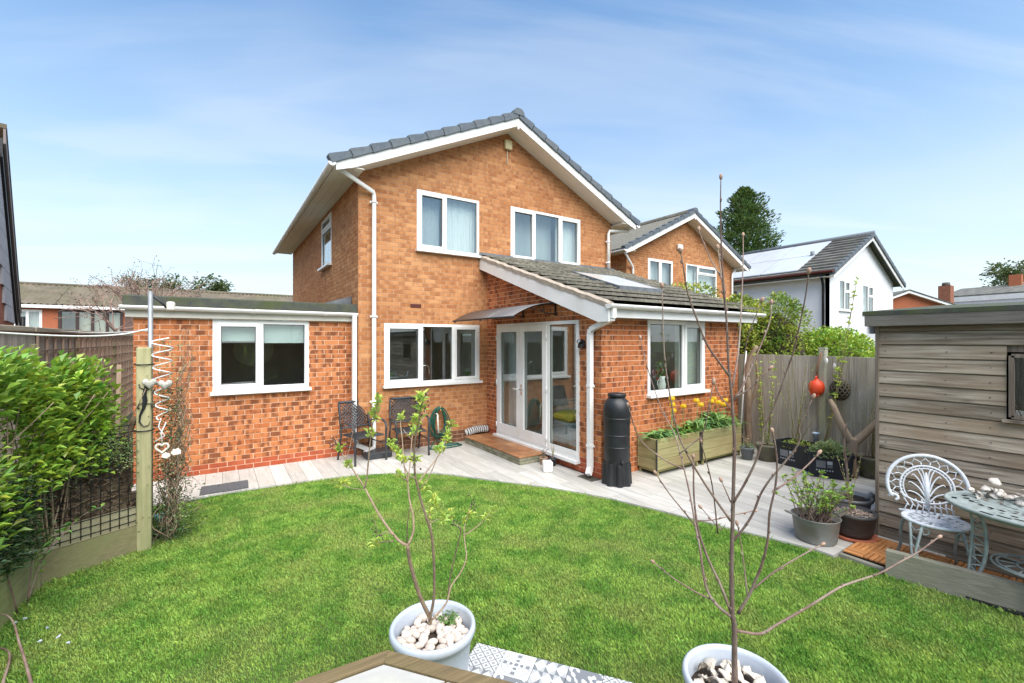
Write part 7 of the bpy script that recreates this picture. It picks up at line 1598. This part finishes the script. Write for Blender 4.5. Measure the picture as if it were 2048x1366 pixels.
for sx in (-1, 1):
    for k in range(12):
        f = lambda q: xm+sx*((wx1-wx0)/2+.42)*q; a, b = f(k/12), f((k+1)/12+.004); zf = lambda x: za+.08-abs(x-xm)*tn; mb = MB(); q = [(a,wy0-ov-.06,zf(a)-.06),(b,wy0-ov-.06,zf(b)-.08),(b,wy0-ov-.06,zf(b)+.13),(a,wy0-ov-.06,zf(a)+.09)]; mb.prism(q, (0,.2,0)); t.part('verge_tile', mb, M_SLATE, rfo)
    a, b = xm, xm+sx*((wx1-wx0)/2+.4); zf = lambda x: za-abs(x-xm)*tn; mb = MB(); mb.prism([(a,wy0-ov,zf(a)+.02),(b,wy0-ov,zf(b)+.02),(b,wy0-ov,zf(b)-.16),(a,wy0-ov,zf(a)-.16)], (0,.03,0)); t.part('barge_board', mb, M_WHITE, rfo)
mb = MB(); mb.tube([(xm,wy0-ov-.05,za+.16),(xm,wy1+.2,za+.16)], .12, 8); t.part('ridge', mb, M_SLATE, rfo)
M_PV = mat('solar_painted_reflection', (.66,.67,.72), (.60,.61,.66), 2, .30, spec=.8, metal=.25)  # pale base colour stands in for bright cloud reflected in dark panels
zf = lambda x: za+.20-abs(x-xm)*tn
for k in range(4):
    for j in range(2):
        y0 = 9.5+k*1.62; x0, x1 = (wx0-.1, wx0+1.62) if j == 0 else (wx0+1.68, wx0+3.35)
        mb = MB(); mb.prism([(x0,y0,zf(x0)),(x1,y0,zf(x1)),(x1,y0+1.58,zf(x1)),(x0,y0+1.58,zf(x0))], (0,0,.04)); pn = t.part('solar_panel', mb, M_PV, rfo)
mb = MB(); mb.tube([(wx0+1.6,9.6,zf(wx0+1.6)-.15),(wx0+1.6,9.6,zf(wx0+1.6)+.22)], .09, 8); t.part('roof_vent', mb, M_GREYP, rfo)
M_MAR = mat('maroon_gutter', (.16,.035,.03), None, 3, .5); mb = MB(); mb.box((wx0-.42,wy0-ov+.05,ze-.30+.02), (wx0-.02,wy1+.2,ze-.26)); t.part('soffit', mb, M_SOFF, rfo)
gutter(t, (wx0-.50,wy0-ov,ze-.04), (wx0-.50,wy1+.2,ze-.04), .075, m=M_MAR); pp = MB(); pp.tube([(wx0-.45,wy0+.12,ze-.12),(wx0-.2,wy0+.14,ze-.45),(wx0-.09,wy0+.16,ze-.6),(wx0-.09,wy0+.16,.0)], .055, 8); t.part('downpipe', pp, M_BLACK)
for (a, b, c, d, x_) in ((wx0-.95,wx0-.02,11.2,13.9,1),):
    mb = MB(); mb.prism([(a,c,2.45),(a,d,2.45),(b,d,2.80),(b,c,2.80)], (0,0,.06)); t.part('porch_roof', mb, M_RT2); mb = MB(); mb.box((a+.1,c+.15,0), (b,d-.15,2.40)); t.part('porch', mb, M_REND)
    mb = MB(); mb.box((a+.06,c+.6,.9), (a+.099,d-.9,2.2)); t.part('porch_window', mb, M_GLASS)
mb = MB(); mb.prism([(wx0+3.9,wy0-1.2,2.25),(wx0+7.6,wy0-1.2,2.25),(wx0+7.6,wy0-.01,2.95),(wx0+4.2,wy0-.01,2.95)], (0,0,.06)); t.part('bay_roof', mb, M_RT2); mb = MB(); mb.box((wx0+4.1,wy0-1.0,0), (wx0+7.4,wy0-.01,2.24)); t.part('bay', mb, M_REND)
# ---- far brick bungalow with chimney, and a roof past the shed
def far_brick(mb, a, b): mb.box(a, b)
M_FBR = mat('far_brickwork', (.40,.13,.06), (.34,.105,.05), 6, .9, .3, 14, (1,1,4))
D = 38.0; ap = PD(1813,582,D); lf, rt = PD(1786,612,D), PD(1905,622,D-1); t = Thing('gabled_house', 'small red brick gabled house with chimney above the shed', 'house', (ap.x, ap.y, 0)); d = Vector((rt.x-lf.x, rt.y-lf.y, 0)).normalized(); nb = Vector((-d.y, d.x, 0)); nb = nb if nb.dot(Vector((ap.x, ap.y, 0))) > 0 else -nb
bse = Vector((ap.x, ap.y, 0)); hw = 4.6; zA = ap.z
mb = MB(); mb.prism([bse-d*hw, bse+d*hw, bse+d*hw+Vector((0,0,zA-1.9)), bse+Vector((0,0,zA-.15)), bse-d*hw+Vector((0,0,zA-1.9))], nb*6); t.part('wall', mb, M_FBR)
for s in (-1, 1):
    e = bse+d*s*(hw+.4); mb = MB(); mb.prism([bse+Vector((0,0,zA)), e+Vector((0,0,zA-2.05)), e+Vector((0,0,zA-2.22)), bse+Vector((0,0,zA-.2))], -nb*.4); t.part('barge_board', mb, M_WHITE); mb = MB(); mb.prism([bse-nb*.45+Vector((0,0,zA+.1)), e-nb*.45+Vector((0,0,zA-1.95)), e-nb*.45+Vector((0,0,zA-2.03)), bse-nb*.45+Vector((0,0,zA+.02))], nb*7); t.part('roof', mb, M_RT2)
mb = MB(); cp = PD(1892,607,D+1.5); mb.box((cp.x-.55,cp.y-.4,cp.z-1.6), (cp.x+.55,cp.y+.4,PD(1892,572,D+1.5).z)); ch = t.part('chimney', mb, mat('chimney_brick', (.28,.11,.06), (.20,.08,.05), 5, .9, .4, 14)); mb = MB(); z_ = PD(1892,572,D+1.5).z; mb.lathe([(.3,0),(.25,.3)], (cp.x,cp.y,z_), 10); t.part('chimney_pot', mb, M_RT2, ch)
mb = MB(); p = bse-nb*.05+d*-1.6+Vector((0,0,zA-1.05)); mb.blob(p, (.16,.05,.12), 8, 5); t.part('alarm_box', mb, M_WHITE)
D = 44; a_, b_ = PD(1880,602,D), PD(2075,601,D-6); t = Thing('far_house', 'distant grey tiled roof with white fascia right of the chimney', 'house', (a_.x,a_.y,0)); d = (b_-a_); d.z = 0; L_ = d.length; d.normalize(); nb = Vector((-d.y,d.x,0)); nb = nb if nb.dot(Vector((a_.x,a_.y,0))) > 0 else -nb; zt_ = a_.z+.25
mb = MB(); mb.prism([a_*1, a_+d*L_, a_+d*L_-Vector((0,0,a_.z)), a_-Vector((0,0,a_.z))], nb*5); t.part('wall', mb, M_REND)
mb = MB(); q0_, q1_ = Vector((a_.x,a_.y,zt_)), Vector((a_.x,a_.y,zt_))+d*L_; mb.prism([q0_, q1_, q1_+nb*4+Vector((0,0,1.0)), q0_+nb*4+Vector((0,0,1.0))], (0,0,.15)); t.part('roof', mb, M_RT2); mb = MB(); mb.prism([q0_-nb*.1, q1_-nb*.1, q1_-nb*.1-Vector((0,0,.45)), q0_-nb*.1-Vector((0,0,.45))], nb*.05); t.part('fascia', mb, M_WHITE)
cp = q0_+d*L_*.62+nb*3.6; mb = MB(); mb.box((cp.x-.4,cp.y-.4,zt_), (cp.x+.4,cp.y+.4,zt_+2.0)); t.part('chimney', mb, M_FBR)
# ---- terrace on the left: pantile roofs, each house a thing
M_PANT = mat('brown_pantile', (.165,.135,.095), (.105,.085,.06), 1.2, .9, .3, 20, c3=(.12,.115,.06), s3=.6)
M_HUNG = mat('brown_hung_tile', (.16,.10,.08), (.11,.07,.055), 3, .9, .3, 20)
M_BRNW = mat('brown_frame', (.05,.03,.025), None, 3, .5)
for k, (x0, x1, lb, st) in enumerate(((-17.6,-10.65,'terrace house end with white window over the left fence',0), (-10.65,-3.6,'middle terrace house with brown framed windows, partly behind twigs',1), (-3.6,3.0,'terrace house whose roof alone shows behind the washing line pole',1), (3.0,8.5,'last terrace house, only its roof showing beside the tall house',1))):
    t = Thing('terrace_house', lb, 'house', ((x0+x1)/2,52,0), 'terrace houses beyond the left fence'); Y0 = 49.0; ze, zr_ = 4.75, 6.65
    mb = MB(); hl = [(4.55,6.15,2.6,4.3)] if st == 0 else [(.2,3.9,2.55,4.25)]; sheet(mb, Vector((x0,Y0,0)), (1,0,0), (0,-1,0), x1-x0, ze, hl, [], .2); t.part('wall', mb, M_FBR)
    room(t, (x0+.1,Y0+.3,2.2), (x1-.1,Y0+2.5,4.6), ('-y',), M_ROOM)
    if st == 0:
        window(t, Vector((x0,Y0,0)), (1,0,0), (0,-1,0), *hl[0], [(0,.5,False,None),(.5,1,False,None)], fw=.16); curtain(t, (x0+4.5,Y0+.4), (x0+6.2,Y0+.4), 2.5, 4.4, M_CURT, .04)
        mb = MB(); mb.box((x0+4.35,Y0-.03,2.3), (x0+6.3,Y0-.001,2.58)); t.part('sill_panel', mb, M_WHITE)
    else:
        mb = MB(); W4 = (.2,1.2,2.1,3.0,3.9)
        for a in W4: mb.box((x0+a-.10,Y0-.06,2.45), (x0+a+.10,Y0+.05,4.3))
        for z in (2.45, 4.22): mb.box((x0+.1,Y0-.055,z-.02), (x0+4.0,Y0+.045,z+.14))
        wf = t.part('window', mb, M_BRNW)
        for a, b in zip(W4, W4[1:]): mb = MB(); mb.box((x0+a+.1,Y0,2.57), (x0+b-.1,Y0+.02,4.2)); t.part('pane', mb, M_GLASS, wf)
        curtain(t, (x0+1.2,Y0+.3), (x0+3.9,Y0+.3), 2.5, 4.3, mat('beige_curtain', (.50,.46,.38), (.44,.40,.33), 1, .9), .03)
        mb = MB(); mb.box((x0+4.1,Y0-.06,2.2), (x1-.05,Y0-.002,4.6)); t.part('hung_tiles', mb, M_HUNG)
    mb = MB(); n = int((x1-x0)/.11); V = []
    for i in range(n+1):
        x = x0+(x1-x0)*i/n; w_ = .06*math.sin(i*6.2832*.11/.34)
        V += [(x,Y0-.5,ze-.02+w_), (x,Y0+4.2,zr_+w_)]
    mb.add(V, [(2*i,2*i+2,2*i+3,2*i+1) for i in range(n)], smooth=True); mb.add([(x0,Y0+4.2,zr_),(x1,Y0+4.2,zr_),(x1,Y0+8.5,ze),(x0,Y0+8.5,ze)], [(0,1,2,3)]); rfo = t.part('roof', mb, M_PANT)
    mb = MB(); mb.tube([(x0,Y0+4.2,zr_+.03),(x1,Y0+4.2,zr_+.03)], .13, 8); t.part('ridge', mb, M_PANT, rfo)
    mb = MB(); mb.box((x0,Y0-.50,ze-.32), (x1,Y0-.45,ze-.08)); t.part('fascia', mb, M_WHITE, rfo); mb = MB(); mb.box((x0,Y0-.45,ze-.32), (x1,Y0-.01,ze-.29)); t.part('soffit', mb, M_WHITE, rfo)
    mb = MB(); mb.prism([(x0+.1,Y0-2.2,1.75),(x1-.1,Y0-2.2,1.75),(x1-.1,Y0-.07,2.40),(x0+.1,Y0-.07,2.40)], (0,0,.1)); t.part('porch_roof', mb, M_HUNG)
    mb = MB(); mb.box((x0+.2,Y0-2.0,0), (x1-.2,Y0-.1,1.74)); t.part('porch', mb, M_FBR)
# ---- gable of the house past the left fence, cut by the frame edge
e0, e1 = Vector((-3.70,14.0,2.36)), Vector((-2.99,10.6,5.12)); sl_ = e1-e0; d = Vector((sl_.x, sl_.y, 0)).normalized(); out = Vector((-d.y, d.x, 0)); eA = e0+sl_*1.03; eB = e0+sl_*2.0; eB.z = e0.z + 1.0
t = Thing('neighbour_house', 'dark verged house with grey cladding cut by the left edge of the picture', 'house', (e0.x-3,e0.y-2,0)); Z = lambda p, z: Vector((p.x, p.y, z)); dn = lambda p, q: p-Vector((0,0,q))
mb = MB(); mb.prism([Z(e0,-.06), Z(eB,-.06), dn(eB,.1), dn(eA,.1), dn(e0,.1)], -out*6); t.part('wall', mb, M_FBR)
M_CLAD = mat('grey_cladding', (.46,.46,.47), (.40,.40,.41), 3, .7); L_ = sl_.length*1.3
for k in range(9):                                                        # lapped cladding boards follow the level, cut by the verge
    z0_ = 2.3+k*.30; a = e0+sl_*max(0,(z0_-2.3)/sl_.z); b = a + d*2.3
    mb = MB(); mb.prism([Z(a,z0_), Z(b,z0_), Z(b,z0_+.29), Z(a,z0_+.29)], out*.03); t.part('cladding_board', mb, M_CLAD)
mb = MB(); mb.prism([e0+out*.035, eA+out*.035, dn(eA,.30)+out*.035, dn(e0,.30)+out*.035], out*.03); t.part('black_strip', mb, M_BLACK)  # plain black strip along the verge, above the grey cladding
mb = MB(); mb.prism([e0+out*.07+Vector((0,0,.16)), eA+out*.07+Vector((0,0,.16)), dn(eA,.08)+out*.07, dn(e0,.08)+out*.07], out*.03); t.part('barge_board', mb, mat('brown_grey_barge', (.20,.165,.155), None, 3, .6))
mb = MB(); q = [e0+out*.11+Vector((0,0,.17)), eA+out*.11+Vector((0,0,.17)), eA-out*6+Vector((0,0,.17)), e0-out*6+Vector((0,0,.17))]; mb.prism(q, (0,0,.07)); t.part('roof', mb, M_PANT)
mb = MB(); mb.tube([e0+out*.12+Vector((0,0,.1)), e0+out*.12+Vector((0,0,-.25)), e0-out*.05+Vector((0,0,-.5))], .05, 8); t.part('downpipe', mb, M_BLACK)
# ================================================================ INSIDE THE EXTENSION
t = Thing('armchair', 'pale grey armchair inside the extension behind the side light', 'armchair', (5.85,6.45,.13)); M_CLOTH = mat('pale_cloth', (.58,.57,.53), (.50,.49,.46), 9, .95, .2, 90); x, y = 5.85, 6.45
mb = MB(); mb.bevbox((x-.35,y-.33,.30), (x+.35,y+.33,.55), .05); t.part('seat', mb, M_CLOTH); mb = MB(); mb.bevbox((x+.22,y-.36,.45), (x+.42,y+.36,1.05), .06); t.part('backrest', mb, M_CLOTH)
for s in (-1, 1):
    mb = MB(); mb.tube([(x-.36,y+s*.37,.72),(x+.30,y+s*.37,.72)], .075, 12); mb.bevbox((x-.33,y+s*.37-.05,.30), (x+.30,y+s*.37+.05,.70), .02); t.part('arm', mb, M_CLOTH)
for a in (-.28, .30):
    for b in (-.28, .28): mb = MB(); mb.tube([(x+a,y+b,.13),(x+a,y+b,.31)], [.018,.025], 8); t.part('leg', mb, W_DECK)
x, y = 5.10, 5.90; t = Thing('footstool', 'footstool with yellow cushion inside the side light', 'stool', (x,y,.13)); mb = MB(); mb.bevbox((x-.20,y-.24,.25), (x+.20,y+.24,.55), .03); t.part('base', mb, mat('grey_blue_cloth', (.38,.42,.45), (.34,.38,.41), 9, .95)); mb = MB(); mb.bevbox((x-.21,y-.25,.55), (x+.21,y+.25,.70), .05); t.part('cushion', mb, mat('yellow_cloth', (.56,.50,.05), (.50,.44,.04), 9, .95))
for a in (-.16, .16):
    for b in (-.2, .2): mb = MB(); mb.tube([(x+a,y+b,.13),(x+a,y+b,.26)], .014, 8); t.part('leg', mb, W_DECK)
x, y = 6.02, 4.70; mb = MB(); mb.box((5.43,4.575,1.09), (6.92,4.80,1.115)); ext.part('window_board', mb, M_WHITE)
t = Thing('flower_jug', 'white jug of pink and white flowers inside the extension window', 'flowers', (x,y,1.115)); mb = MB(); mb.lathe([(.045,0),(.06,.04),(.062,.12),(.045,.20),(.055,.25),(.045,.25),(.035,.20)], (x,y,1.115), 20); t.part('jug', mb, M_WHITE); mb = MB(); mb.tube([(x-.06,y,1.32),(x-.11,y,1.29),(x-.11,y,1.22),(x-.062,y,1.19)], .008, 6); t.part('handle', mb, M_WHITE)
r = random.Random(2); CF = [mat('flower_%d' % i, c, None, 9, .8, tint=.3) for i, c in enumerate(((.72,.68,.66),(.50,.12,.16),(.62,.30,.36),(.38,.05,.07)))]
for k in range(22):
    a, q = r.uniform(0,6.28), r.uniform(.02,.16); c = Vector((x+q*math.cos(a), y+q*.5*math.sin(a)+.03, 1.42+r.uniform(-.05,.17)-q*.3)); mb = MB()
    for j in range(26): leaf(mb, c, (r.gauss(0,1), r.gauss(0,1), r.gauss(.2,1)), r.uniform(.022,.036), r, .4)
    t.part('bloom', mb, CF[k % 4])
mb = MB()
for k in range(120): a, q = r.uniform(0,6.28), r.uniform(.02,.16); leaf(mb, (x+q*math.cos(a), y+q*.4*math.sin(a)+.03, 1.38+r.uniform(-.04,.2)), (r.gauss(0,1), r.gauss(0,1), r.gauss(.2,1)), .05, r, .25)
t.part('greenery', mb, LEAF_M)
mb = MB(); mb.blob((5.53,4.68,1.165), (.05,.045,.05), 14, 10); solo('glass_ball', mb, mat('pale_blue_glass', (.45,.55,.58), None, 4, .15), 'pale blue glass ball on the extension window board', 'ornament', (5.53,4.68,1.115))
curtain(ext, (6.30,4.66), (6.88,4.66), 1.12, 2.25, mat('sage_curtain', (.42,.45,.40), (.36,.39,.35), 3, .9), .015)
pot_plant('houseplant', 'tall dark leafed houseplant standing inside the french doors', 5.35, 6.95, .13, M_LEAFIN, 60, .30, .75, M_GREYP, .12)
